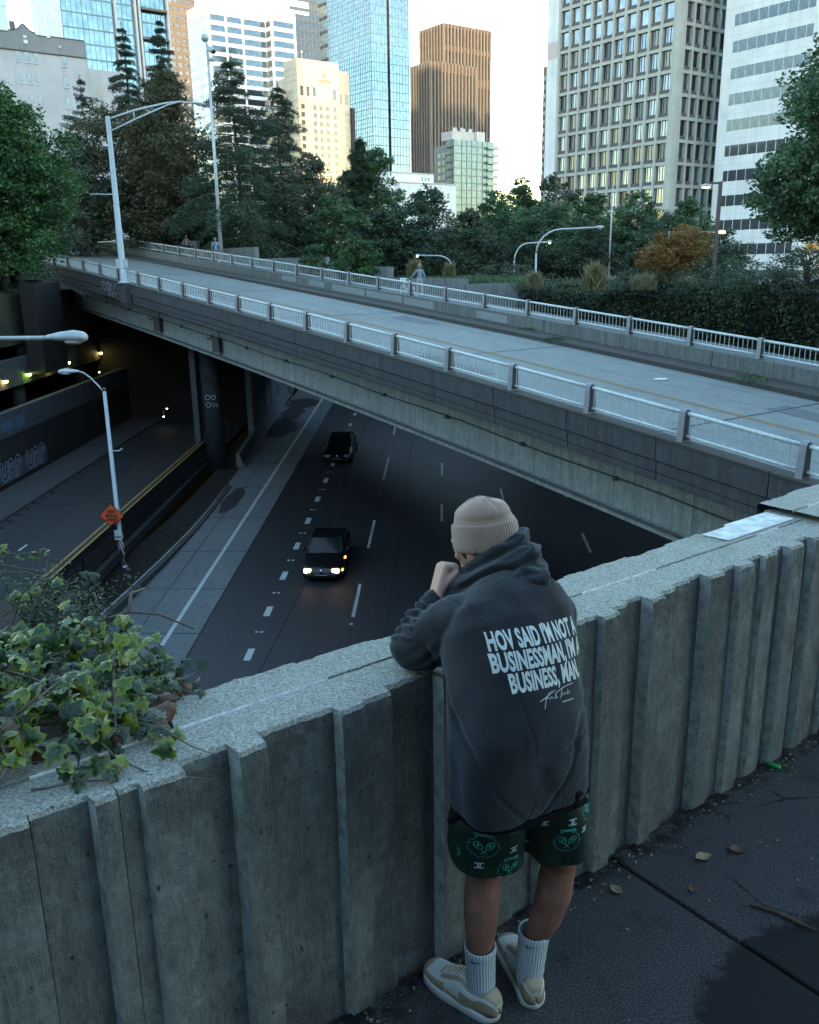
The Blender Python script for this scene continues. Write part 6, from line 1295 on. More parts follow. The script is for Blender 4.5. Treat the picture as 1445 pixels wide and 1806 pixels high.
rt = empty('ivy_plant', (-1.4, 3.1, 1.1), 0, 'loose ivy sprigs with a few bright leaves reaching over the street at left', 'plant'); sp = []; b = MB()
for pts in ([(-1.75, 3.2, 1.20), (-1.56, 3.2, 1.245), (-1.46, 3.2, 1.245), (-1.40, 3.2, 1.25)], [(-1.52, 3.05, 1.05), (-1.38, 3.0, 1.15), (-1.25, 3.0, 1.19), (-1.14, 3.0, 1.22)], [(-1.48, 3.0, 1.0), (-1.44, 3.0, 1.1), (-1.42, 3.0, 1.15)], [(-1.9, 3.1, 1.12), (-1.7, 3.1, 1.2), (-1.6, 3.1, 1.22)]):
    b.tube([Vector(p) for p in pts], [.003] * len(pts), 5)
    for p in pts[1:]:
        for k in range(2): sp.append((Vector(p) + Vector((random.gauss(0, .02), 0, random.gauss(0, .01))), (random.gauss(0, .3), -.55, .8), random.uniform(0, 6), random.uniform(.032, .046), .5))
o = ivy_leaves('foliage', sp, M['ivy'], rt); o.matrix_parent_inverse = Matrix.Translation(-Vector(rt.location)); o = b.build('stems', M['vine'], rt); o.matrix_parent_inverse = Matrix.Translation(-Vector(rt.location))
# ================================================================ the man leaning on the wall
MO = Vector((.29, 2.30, 0))      # between his feet
MR = Vector((.883, .469, 0)); MF = Vector((-.469, .883, 0))
def rel(p): return Vector(p) - MO
def chain(pts): return [(rel(a[0]), a[1], rel(b_[0]), b_[1]) for a, b_ in zip(pts[:-1], pts[1:])]
def m_skin():
    t = NT('skin'); f = t.noise(9, 5, .6); c = t.ramp(f, [(.3, (.15, .070, .048)), (.7, (.23, .12, .085))]); hr = t.noise(160, 3, .7, t.map((1, 1, .22))); c = t.mix(t.math('MULTIPLY', t.ramp(hr, [(.56, 0.0), (.66, .7)]), .6), c, (.10, .045, .03))
    low = t.n('ShaderNodeSeparateXYZ'); t.L(t.tc, low.inputs[0]); mr = t.n('ShaderNodeMapRange'); t.L(low.outputs[2], mr.inputs[0]); mr.inputs[1].default_value = 1.2; mr.inputs[2].default_value = 1.3
    c = t.mix(mr.outputs[0], c, (.36, .22, .175)); t.b.inputs['Subsurface Weight'].default_value = .12; t.b.inputs['Subsurface Radius'].default_value = (.01, .004, .002)
    t.bump(hr, .2, .002); return t.out(c, .55)
M['skin'] = m_skin()
HC = rel((.235, 2.685, 1.438)); hf = Vector((-.77, .60, -.22)).normalized(); hs_ = hf.cross(Vector((0, 0, 1))).normalized(); hu = hs_.cross(hf).normalized()   # face, right, up
HM = Matrix((hs_, hf, hu)).transposed()
def hp(x, y, z): return HC + HM @ Vector((x, y, z))
caps = chain([((.23, 2.23, .88), .078), ((.212, 2.27, .66), .080), ((.216, 2.325, .49), .055)]) + chain([((.216, 2.325, .49), .054), ((.208, 2.298, .38), .0575), ((.205, 2.29, .29), .050), ((.203, 2.285, .20), .038), ((.205, 2.28, .07), .036)])
caps += chain([((.38, 2.28, .88), .078), ((.432, 2.32, .66), .080), ((.452, 2.345, .49), .056)]) + chain([((.452, 2.345, .49), .054), ((.438, 2.335, .385), .0575), ((.415, 2.335, .29), .050), ((.385, 2.345, .20), .037), ((.368, 2.35, .07), .036)])
caps += chain([((.31, 2.26, .95), .10), ((.29, 2.36, 1.15), .11), ((.27, 2.50, 1.29), .09)]) + chain([((.23, 2.24, .90), .08), ((.38, 2.28, .90), .08)])
caps += chain([((.265, 2.50, 1.28), .06), ((.25, 2.60, 1.35), .056), ((.238, 2.66, 1.40), .055)]) + chain([((.13, 2.45, 1.27), .055), ((.41, 2.57, 1.25), .055)])
caps += chain([((.13, 2.45, 1.27), .05), ((.012, 2.52, 1.135), .042), ((.078, 2.603, 1.272), .027)]) + chain([((.41, 2.58, 1.25), .05), ((.45, 2.80, 1.135), .042), ((.27, 2.862, 1.125), .026)])
# left hand: loose fist held to the mouth, five separate fingers
Wr = Vector((.080, 2.606, 1.276)); K = Vector((.104, 2.655, 1.366)); S_ = Vector((-.006, .0185, -.003))
for i, (ln, rr) in enumerate(((1.0, .0098), (1.08, .0100), (1.0, .0094), (.84, .0082))):
    k0 = K + S_ * (i - 1.5) + Vector((0, 0, (-.001, .003, 0, -.007)[i])); p1 = k0 + Vector((.033, .006, -.002 - .003 * i)) * ln; p2 = p1 + Vector((-.002, 0, -.024)) * ln; p3 = p2 + Vector((-.019, -.001, .002)) * ln
    caps += [(rel(Wr + S_ * (i - 1.5) * .6), .018, rel(k0), .0125), (rel(k0), .0118, rel(p1), rr), (rel(p1), rr, rel(p2), rr * .93), (rel(p2), rr * .93, rel(p3), rr * .82)]
caps += [(rel((.090, 2.604, 1.292)), .017, rel((.113, 2.606, 1.322)), .0135), (rel((.113, 2.606, 1.322)), .0128, rel((.133, 2.613, 1.342)), .0112), (rel((.133, 2.613, 1.342)), .0112, rel((.149, 2.624, 1.354)), .0092)]
# right hand resting on the far side of the cap
for i in range(4): caps += [(rel((.27, 2.862, 1.12)), .02, rel((.215, 2.845 + .02 * i, 1.105)), .012), (rel((.215, 2.845 + .02 * i, 1.105)), .0105, rel((.178, 2.842 + .022 * i, 1.098)), .009), (rel((.178, 2.842 + .022 * i, 1.098)), .009, rel((.150 + .004 * abs(i - 1), 2.842 + .022 * i, 1.084)), .0075)]
caps += [(rel((.26, 2.85, 1.12)), .014, rel((.225, 2.815, 1.10)), .011), (rel((.225, 2.815, 1.10)), .011, rel((.195, 2.805, 1.09)), .009)]
ells = [(hp(0, -.012, .02), (.076, .096, .092), HM), (hp(0, .03, -.035), (.060, .066, .075), HM), (hp(0, .075, -.085), (.030, .026, .024), HM), (hp(0, .098, -.018), (.011, .018, .024), HM), (hp(0, .086, .012), (.055, .018, .014), HM),
        (hp(0, .092, -.055), (.022, .012, .006), HM), (hp(0, .090, -.065), (.020, .012, .006), HM), (hp(-.078, .0, -.022), (.010, .019, .032), HM), (hp(.078, .0, -.022), (.010, .019, .032), HM), (hp(-.04, .072, -.035), (.02, .016, .018), HM), (hp(.04, .072, -.035), (.02, .016, .018), HM),
        (rel((.222, 2.280, .385)), (.034, .034, .075)), (rel((.190, 2.280, .37)), (.034, .034, .07)), (rel((.452, 2.318, .39)), (.034, .034, .075)), (rel((.415, 2.316, .375)), (.034, .034, .07)), (rel((.196, 2.298, .50)), (.014, .02, .05)), (rel((.236, 2.305, .50)), (.014, .02, .05)), (rel((.43, 2.318, .50)), (.014, .02, .05)), (rel((.47, 2.325, .50)), (.014, .02, .05))]
man = blob('person', caps, ells, .0042, M['skin'], None, 4, .55); man.location = MO
tag(man, 'man in charcoal hoodie, patterned green shorts and tan beanie leaning on the wall', 'person')
for sx in (-1, 1):
    b = MB(); b.ell(hp(sx * .031, .083, -.006), (.012, .008, .008), HM); ey = b.build('eye', M['signw'], man); b = MB(); b.ell(hp(sx * .031, .0905, -.006), (.005, .003, .005), HM); b.build('pupil', M['black'], ey)
M['hair'] = plain('dark_brown_hair', (.02, .012, .008), .7, var=.4, scale=60)
blob('hair', [], [(hp(0, -.022, .012), (.083, .090, .088), HM), (hp(-.074, .022, -.01), (.010, .020, .034), HM), (hp(.074, .022, -.01), (.010, .020, .034), HM), (hp(0, -.06, -.04), (.062, .045, .045), HM)], .005, M['hair'], man, 4)
# ---- beanie
def m_knit(name, col, rib, bs):
    t = NT(name); mp = t.map(); sx = t.n('ShaderNodeSeparateXYZ'); t.L(mp, sx.inputs[0])
    at = t.math('ARCTAN2', sx.outputs[1], sx.outputs[0]); w = t.math('SINE', t.math('MULTIPLY', at, rib)); z = t.math('SINE', t.math('MULTIPLY', sx.outputs[2], 1500))
    f = t.noise(300, 3, .7); fz = t.noise(14, 5, .6); c = t.ramp(fz, [(.3, sc(col, .86)), (.7, sc(col, 1.1))]); c = t.mix(.35, c, t.ramp(f, [(.3, sc(col, .6)), (.7, sc(col, 1.4))]))
    c = t.mix(t.math('MULTIPLY', t.ramp(w, [(.0, 1.0), (.5, 0.0)]), .28), c, sc(col, .5)); t.b.inputs['Sheen Weight'].default_value = .4; t.b.inputs['Sheen Roughness'].default_value = .6
    n1 = t.bump(w, bs, .0025); t.bump(t.math('ADD', z, f), .25, .001, n1); return t.out(c, .95)
M['knit'] = m_knit('beige_knit', (.25, .175, .125), 150, .2); M['knitc'] = m_knit('beige_rib_knit', (.25, .17, .125), 84, .5)
def headshell(name, prof, mat, parent, fold=None, n=96, a=.0925, b_=.107, dy=-.012, dx=0.0):
    V = []; F = []
    for j, (r, z) in enumerate(prof):
        for k in range(n):
            an = 2 * PI * k / n; x, y = math.cos(an) * a * r, math.sin(an) * b_ * r; zz = z
            if fold: dr, dz = fold(an, r, z); x *= 1 + dr; y *= 1 + dr; zz += dz
            V.append((x + dx * z, y + dy, zz))
    m = len(prof); F = [(j * n + k, j * n + (k + 1) % n, (j + 1) * n + (k + 1) % n, (j + 1) * n + k) for j in range(m - 1) for k in range(n)]
    o = np_mesh(name, V, F, mat, parent, True); o.matrix_parent_inverse = Matrix(); o.location = HC; o.rotation_euler = (HM @ Matrix.Rotation(R(5), 3, 'Y')).to_euler(); return o
def smp(a, z0, z1, r0, r1, k): return [(r0 + (r1 - r0) * t / k, z0 + (z1 - z0) * t / k) for t in range(k + 1)]
dome = [(.93, .02), (.955, .040), (.965, .055), (.955, .066), (.93, .076), (.895, .086), (.85, .095), (.79, .1045), (.71, .1135), (.61, .1215), (.5, .128), (.38, .133), (.26, .1365), (.14, .139), (.03, .140)]
def dfold(an, r, z):
    f1 = noise.noise((math.cos(an) * 1.3, math.sin(an) * 1.3, z * 22)) * .05
    crease = -.085 * math.exp(-((z - .080 - .012 * math.sin(an * 1 + 1.0)) / .008) ** 2) * (.55 + .45 * math.cos(an + 2.2)) if z > .05 else 0
    dd = -.010 * math.exp(-((((an - 4.3 + PI) % (2 * PI)) - PI) / .10) ** 2) * (1 - r) - .009 * math.exp(-((((an - 5.4 + PI) % (2 * PI)) - PI) / .10) ** 2) * (1 - r) * 1.4
    return f1 + crease, dd * 1.2 + noise.noise((math.cos(an) * 1.6, math.sin(an) * 1.6, r * 2)) * .010 * (1 if z > .08 else 0)
bn = headshell('beanie', dome, M['knit'], man, dfold)
def cfold(an, r, z): return noise.noise((math.cos(an) * 1.1, math.sin(an) * 1.1, 2)) * .02, noise.noise((math.cos(an), math.sin(an), 7)) * .006 - .012 * math.sin(an) * 0
cuff = [(.90, -.022), (.97, -.028), (1.03, -.026), (1.055, -.012), (1.06, .01), (1.055, .035), (1.04, .052), (1.02, .060), (.98, .060), (.93, .052)]
cf = headshell('cuff', cuff, M['knitc'], man, cfold)
# ---- hoodie
def m_hood():
    t = NT('washed_charcoal_fleece'); col = (.0100, .0122, .0150); big = t.noise(5, 7, .6); c = t.ramp(big, [(.36, sc(col, .5)), (.5, col), (.64, sc(col, 2.1))])
    st = t.noise(7, 6, .65, t.map((1, 1, .25))); c = t.mix(t.ramp(st, [(.52, 0.0), (.64, .6)]), c, sc(col, 2.2)); f = t.noise(420, 3, .8); c = t.mix(.4, c, t.ramp(f, [(.3, sc(col, .5)), (.72, sc(col, 1.9))]))
    t.b.inputs['Sheen Weight'].default_value = .22; t.b.inputs['Sheen Roughness'].default_value = .5; t.b.inputs['Sheen Tint'].default_value = (.6, .75, .85, 1); n1 = t.bump(t.noise(28, 6, .6), .25, .004); t.bump(f, .35, .0015, n1); return t.out(c, .95, 0, .2)
M['hoodie'] = m_hood()
rings = [((.305, 2.232, .800), .200, .122), ((.305, 2.234, .825), .202, .127), ((.305, 2.236, .855), .203, .131), ((.306, 2.240, .89), .205, .136), ((.307, 2.255, .95), .205, .143), ((.303, 2.275, 1.02), .207, .158), ((.297, 2.325, 1.11), .203, .155), ((.292, 2.385, 1.19), .206, .152), ((.287, 2.445, 1.255), .208, .142), ((.282, 2.49, 1.30), .190, .120), ((.275, 2.525, 1.335), .14, .094), ((.265, 2.55, 1.36), .08, .07)]
b = MB(); n = 48; vs = []
for i, (c_, a_, d_) in enumerate(rings):
    c_ = rel(c_); lean = min(1.0, max(0, (c_.z - .95) / .4)) * .75; D = (MF * math.cos(lean) + Vector((0, 0, -1)) * math.sin(lean))
    for k in range(n):
        an = 2 * PI * k / n; ca, sa = math.cos(an), math.sin(an); ex = .82 - .30 * max(0, min(1, (.25 - (c_.z - .80)) / .25))
        x = math.copysign(abs(ca) ** ex, ca) * a_; y = math.copysign(abs(sa) ** ex, sa) * d_; vs.append(c_ + MR * x + D * y)
m = len(rings); b.add(vs, [(i * n + k, i * n + (k + 1) % n, (i + 1) * n + (k + 1) % n, (i + 1) * n + k) for i in range(m - 1) for k in range(n)] + [tuple(range(n))[::-1], tuple((m - 1) * n + k for k in range(n))])
def addcap(b, ch):
    for (p, r0, q, r1) in ch:
        L = (q - p).length; ax = (q - p) / L; pr = [(r0 * math.cos(t) + 1e-4, -r0 * math.sin(t)) for t in [PI / 2 * (1 - k / 5) for k in range(6)]] + [(r1 * math.cos(t) + 1e-4, L + r1 * math.sin(t)) for t in [PI / 2 * k / 5 for k in range(6)]]; b.lathe(p, pr, 20, ax)
addcap(b, chain([((.17, 2.44, 1.255), .095), ((.115, 2.455, 1.235), .088), ((.05, 2.49, 1.18), .080), ((.012, 2.52, 1.150), .075), ((.035, 2.555, 1.20), .062), ((.062, 2.585, 1.243), .046), ((.074, 2.598, 1.264), .037)]))
addcap(b, chain([((.385, 2.53, 1.25), .095), ((.435, 2.57, 1.228), .088), ((.44, 2.68, 1.18), .082), ((.45, 2.80, 1.150), .070), ((.36, 2.84, 1.14), .058), ((.29, 2.86, 1.13), .045)]))
ho = b.build('hoodie', M['hoodie']); md = ho.modifiers.new('r', 'REMESH'); md.mode = 'VOXEL'; md.voxel_size = .0055; m2 = ho.modifiers.new('s', 'SMOOTH'); m2.iterations = 9; m2.factor = .6
def bake(o, name, mat, parent):
    bpy.context.view_layer.update(); me = bpy.data.meshes.new_from_object(o.evaluated_get(bpy.context.evaluated_depsgraph_get())); bpy.data.objects.remove(o); me.materials.clear(); me.materials.append(mat); me.name = name
    me.polygons.foreach_set('use_smooth', [True] * len(me.polygons)); q = bpy.data.objects.new(name, me); COL.objects.link(q); q.parent = parent; return q
ho = bake(ho, 'hoodie', M['hoodie'], man)
def seg_t(p, a, b_): d = b_ - a; return max(0, min(1, (p - a).dot(d) / d.dot(d)))
def wrinkle(o, fn):
    me = o.data; bm = bmesh.new(); bm.from_mesh(me); bm.normal_update()
    off = [(v, v.normal * fn(v.co + MO, v.normal)) for v in bm.verts]
    for v, d in off: v.co += d
    bm.to_mesh(me); bm.free()
EL = Vector((.012, 2.52, 1.14)); WR_ = Vector((.078, 2.6, 1.27)); SH = Vector((.13, 2.45, 1.25)); AX = (WR_ - EL).normalized()
def ridge(x, s=1.0): return (1 - abs(noise.noise(x)) * 2.2) ** 2 * s
def fw_(p, nr):
    d = 0.0
    d += noise.noise((p.x * 7, p.y * 7, p.z * 4)) * .011 - .006 * max(0, 1 - abs(((p.x - .1) * .8 + (p.z - 1.1) * .55 + .02 * noise.noise(p * 8)) / .012)) * (1 if p.z < 1.2 else 0) - .006 * max(0, 1 - abs(((p.x - .46) * .9 - (p.z - .98) * .5 + .03 * noise.noise(p * 7)) / .014)) - .005 * max(0, 1 - abs((p.z - .965 - .25 * (p.x - .3) + .03 * noise.noise((p.x * 6, 1, 2))) / .012)) * (1 if p.x > .33 else 0) + noise.noise((p.x * 15 + 3, p.y * 15, p.z * 8)) * .003
    # diagonal drag folds from the left armpit and at the waist
    d += .005 * noise.noise((p.x * 16 + p.z * 5, p.y * 10, p.z * 3.2)) + .0045 * math.sin(p.z * 46 + p.x * 17 + noise.noise(p * 6) * 4) * max(0, noise.noise((p.x * 5, 4, p.z * 5)) + .1)
    t = (p - EL).dot(AX); dl = (p - EL - AX * t).length
    if dl < .11 and t > -.02: d += .0065 * math.sin(t * 210 + noise.noise(p * 22) * 3.2) * min(1, (t + .02) / .03) * (1 if t < .13 else max(0, (.17 - t) / .04))
    da = (p - Vector((.07, 2.45, 1.15))).length
    if da < .12: d += .006 * math.sin((p.x * 1.1 - p.z * .8 + p.y * .3) * 130 + noise.noise(p * 14) * 3) * (1 - da / .12)
    if p.z < .872 and p.z > .79: d += -.001 + .0007 * math.sin(math.atan2(p.y - 2.24, p.x - .31) * 190)
    elif p.z < .96: d += .006 * math.sin(math.atan2(p.y - 2.24, p.x - .31) * 9 + p.z * 20) * noise.noise((p.x * 5, p.y * 5, 1))
    sm_ = abs((p - SH).dot(MR) + .005 + .12 * (p.z - 1.25))     # sleeve seam
    if sm_ < .006 and p.z > 1.0 and p.y < 2.5: d -= .002
    return d
wrinkle(ho, fw_)
# ---- hood
b = MB()
addcap(b, chain([((.150, 2.66, 1.335), .014), ((.185, 2.615, 1.363), .020), ((.235, 2.585, 1.400), .024), ((.29, 2.575, 1.440), .026), ((.338, 2.595, 1.472), .023), ((.362, 2.65, 1.468), .020), ((.345, 2.72, 1.43), .02), ((.30, 2.78, 1.37), .02), ((.22, 2.79, 1.33), .018)]))
addcap(b, chain([((.135, 2.625, 1.310), .022), ((.17, 2.575, 1.335), .030), ((.235, 2.54, 1.370), .036), ((.30, 2.53, 1.405), .038), ((.362, 2.555, 1.430), .036), ((.385, 2.62, 1.42), .03), ((.365, 2.70, 1.38), .03)]))
addcap(b, chain([((.140, 2.59, 1.285), .028), ((.19, 2.52, 1.300), .038), ((.25, 2.485, 1.325), .048), ((.32, 2.485, 1.355), .052), ((.378, 2.525, 1.378), .044), ((.398, 2.59, 1.37), .034)]))
b.ell(rel((.300, 2.470, 1.345)), (.10, .066, .050)); b.ell(rel((.372, 2.49, 1.358)), (.060, .055, .060))
hd_ = b.build('hood', M['hoodie']); md = hd_.modifiers.new('r', 'REMESH'); md.mode = 'VOXEL'; md.voxel_size = .0045; m2 = hd_.modifiers.new('s', 'SMOOTH'); m2.iterations = 5; m2.factor = .55
hd_ = bake(hd_, 'hood', M['hoodie'], ho)
HA = Vector((.20, -.03, .105)).normalized()
def fh(p, nr):
    q = p - Vector((.15, 2.6, 1.33)); v = q - HA * q.dot(HA); return .0045 * math.sin(v.z * 190 + noise.noise(p * 13) * 4) + noise.noise(p * 18) * .0035
wrinkle(hd_, fh)
# ---- printed lettering wrapped onto the back
def wrap(o, obj_t, P0, U, V, N, lift=.0016, maxlen=.007):
    """lay a flat mesh (x,y metres) on a surface by casting along -N from the plane P0 + xU + yV"""
    me = obj_t.data; bmT = bmesh.new(); bmT.from_mesh(me); tree = BVHTree.FromBMesh(bmT); bmT.free()
    bm = bmesh.new(); bm.from_mesh(o.data); bmesh.ops.triangulate(bm, faces=bm.faces)
    for _ in range(5):
        es = [e for e in bm.edges if e.calc_length() > maxlen]
        if not es: break
        bmesh.ops.subdivide_edges(bm, edges=es, cuts=1); bmesh.ops.triangulate(bm, faces=[f for f in bm.faces if len(f.verts) > 3])
    dead = []
    for v in bm.verts:
        w_ = P0 + U * v.co.x + V * v.co.y + N * .25; h, nn, i, d = tree.ray_cast(w_, -N, .6)
        if h is None: dead.append(v)
        else: v.co = h + N * lift
    bmesh.ops.delete(bm, geom=dead, context='VERTS'); bm.to_mesh(o.data); bm.free(); o.parent = obj_t; return o
M['print'] = plain('cracked_white_print', (.40, .47, .46), .7, var=.10, scale=90)
TU = Vector((.86, .50, -.055)).normalized(); TN = Vector((.47, -.84, .28)).normalized(); TV = Vector((.035, .22, .97)).normalized(); TC = rel((.350, 2.30, 1.205))
for i, (w, wd) in enumerate((("HOV SAID I'M NOT A", .312), ("BUSINESSMAN, I'M A", .322), ("BUSINESS, MAN.", .250))):
    o = text_mesh('printed_lettering', w, .069, M['print'], None, .0027, 1.0, spacing=1.03); xs = [v.co.x for v in o.data.vertices]; k = wd / (max(xs) - min(xs)); o.data.transform(Matrix.Scale(k, 4, (1, 0, 0))); o.data.transform(Matrix.Translation((0, .070 - i * .0575, 0)))
    wrap(o, ho, TC, TU, TV, TN)
def flatstrokes(polys, w):
    b = MB()
    for pl in polys:
        ps = [Vector((x, y, 0)) for x, y in pl]; A = []; B_ = []
        for i, p in enumerate(ps):
            t = ps[min(i + 1, len(ps) - 1)] - ps[max(i - 1, 0)]; t = t.normalized() if t.length > 0 else Vector((1, 0, 0)); q = Vector((-t.y, t.x, 0)) * w / 2; A.append(p + q); B_.append(p - q)
        n = len(ps); b.add(A + B_, [(i, i + 1, n + i + 1, n + i) for i in range(n - 1)])
    return b
sig = [[(-.07, -.004), (-.03, .012), (.0, .022), (-.03, .018), (-.045, .002), (-.055, -.03)], [(-.05, .0), (-.035, .004), (-.03, -.004), (-.022, .004), (-.015, -.003)], [(-.008, -.006), (.0, .012), (-.004, .008), (.004, -.006), (-.008, -.002)], [(.0, .012), (.03, .022), (.05, .026), (.085, .028)], [(.03, .022), (.018, -.01)], [(.026, .004), (.032, -.002), (.036, .006), (.042, -.002), (.048, .006), (.052, -.004), (.055, .016), (.058, -.004), (.066, .004)]]
sb = flatstrokes([[(x * .82, y * .82) for x, y in q] for q in sig], .0020).build('signature_print', M['print'], None, fix=False); sb.data.transform(Matrix.Translation((.01, -.098, 0))); wrap(sb, ho, TC, TU, TV, TN, maxlen=.01)
sb = flatstrokes([[(.03 + .005 * k, -.117), (.033 + .005 * k, -.117)] for k in range(9)], .0035).build('signature_print', M['print'], None, fix=False); wrap(sb, ho, TC, TU, TV, TN)
# ---- black undershirt tail and shorts
M['c_jet'] = plain('jet_black_cotton', (.004, .004, .005), 1.0, spec=.1)
_p = [Vector((.305, 2.234, .800)) + MR * math.copysign(abs(math.cos(2 * PI * k / 16)) ** .55, math.cos(2 * PI * k / 16)) * .192 + MF * math.copysign(abs(math.sin(2 * PI * k / 16)) ** .55, math.sin(2 * PI * k / 16)) * .117 for k in range(17)]
us = blob('undershirt', [(rel(p_) - Vector((0, 0, .006)), .0085, rel(q_) - Vector((0, 0, .006)), .0085) for p_, q_ in zip(_p[:-1], _p[1:])] + [(rel((.46, 2.20, .83)), .02, rel((.512, 2.262, .800)), .010), (rel((.46, 2.20, .80)), .02, rel((.505, 2.25, .772)), .010), (rel((.115, 2.13, .80)), .012, rel((.10, 2.135, .79)), .008)], [], .004, M['c_jet'], man, 2)
def m_short():
    t = NT('dark_green_satin'); f = t.noise(6, 4); c = t.ramp(f, [(.35, (.002, .010, .006)), (.7, (.004, .028, .016))]); t.bump(t.noise(12, 5, .6), .3, .01); return t.out(c, .5)
M['shorts'] = m_short()
b = MB(); addcap(b, chain([((.235, 2.24, .80), .105), ((.215, 2.245, .72), .118), ((.212, 2.265, .585), .112), ((.212, 2.268, .50), .112)])); addcap(b, chain([((.385, 2.28, .80), .105), ((.412, 2.300, .72), .116), ((.428, 2.322, .585), .108), ((.43, 2.325, .50), .108)])); addcap(b, chain([((.235, 2.24, .80), .105), ((.385, 2.28, .80), .105)]))
sh_ = b.build('shorts', M['shorts']); md = sh_.modifiers.new('r', 'REMESH'); md.mode = 'VOXEL'; md.voxel_size = .006; m2 = sh_.modifiers.new('s', 'SMOOTH'); m2.iterations = 4
sh_ = bake(sh_, 'shorts', M['shorts'], man); wrinkle(sh_, lambda p, nr: .007 * math.sin(math.atan2(p.y - 2.3, p.x - (.21 if p.x < .32 else .42)) * 5 + p.z * 9) * max(0, (.85 - p.z) / .3) + noise.noise(p * 9) * .006)
bm = bmesh.new(); bm.from_mesh(sh_.data); bmesh.ops.bisect_plane(bm, geom=bm.verts[:] + bm.edges[:] + bm.faces[:], plane_co=rel((.212, 2.2, .588)), plane_no=(.10, -.22, 1), clear_inner=True); bm.to_mesh(sh_.data); bm.free(); md = sh_.modifiers.new('t', 'SOLIDIFY'); md.thickness = .003
M['teal'] = plain('teal_print', (.05, .34, .30), .6, var=.15, scale=60); M['pale'] = plain('pale_print', (.34, .48, .52), .6, var=.12, scale=60)
def emb(kind, cx, cy, s):
    if kind == 'cc': return [[(cx + x * s, cy + y * s) for x, y in arc(-.30, 0, .48, .46, -130, 130, 14)], [(cx + x * s, cy + y * s) for x, y in arc(.30, 0, .48, .46, 50, 310, 14)]]
    out = []
    for k in range(24):    # laurel leaves round an oval
        a = R(-70 + 320 * k / 23 - 20); a = R(115 + 310 * k / 23); r0 = .92 if k % 2 else 1.06
        out.append([(cx + s * math.cos(a) * r0 * .95, cy + s * math.sin(a) * r0 * .9), (cx + s * math.cos(a + .14) * 1.0 * .95, cy + s * math.sin(a + .14) * 1.0 * .9)])
    for sg_ in (-1, 1):
        out.append([(cx + s * (sg_ * .36 + x * .24 + y * .1 * sg_), cy + s * (.16 + y * .32)) for x, y in arc(0, 0, 1, 1, 0, 360, 14)]); out.append([(cx + s * sg_ * .22, cy - s * .10), (cx - s * sg_ * .18, cy - s * .62)])
        out.append([(cx + s * sg_ * .36, cy + s * .42), (cx + s * sg_ * .36, cy - s * .06)]); out.append([(cx + s * (sg_ * .36 - .2), cy + s * .18), (cx + s * (sg_ * .36 + .2), cy + s * .18)])
    return out
SU = Vector((.95, .31, 0)).normalized(); SN = Vector((.31, -.95, 0)); SV = Vector((0, 0, 1)); SP = rel((.30, 2.16, .66))
for kind, x, y, s, mt in [('ring', -.105, .040, .042, 'teal'), ('ring', -.020, -.052, .040, 'teal'), ('ring', .150, .012, .040, 'teal'), ('cc', -.018, .024, .020, 'pale'), ('cc', -.112, -.030, .020, 'pale'), ('cc', .162, .078, .020, 'pale'), ('cc', -.098, .094, .018, 'pale'), ('cc', .080, .082, .016, 'pale'), ('cc', .052, -.010, .015, 'teal'), ('ring', .235, .085, .034, 'teal'), ('ring', -.190, .0, .034, 'teal'), ('ring', -.020, .112, .034, 'teal'), ('cc', .205, .04, .016, 'pale')]:
    w_ = .0034 if kind == 'cc' else .0021; sb = flatstrokes(emb(kind, x, y, s), w_).build('printed_emblem', M[mt], None, fix=False); wrap(sb, sh_, SP, SU, SV, SN, .0035, .012)
    if kind == 'ring' and abs(x) < .16 and y < .1:
        o = text_mesh('printed_lettering', 'CHANEL', .013, M[mt], None, .0004, 1.0); o.data.transform(Matrix.Translation((x, y + s * 1.0, 0))); wrap(o, sh_, SP, SU, SV, SN, .0036, .012)
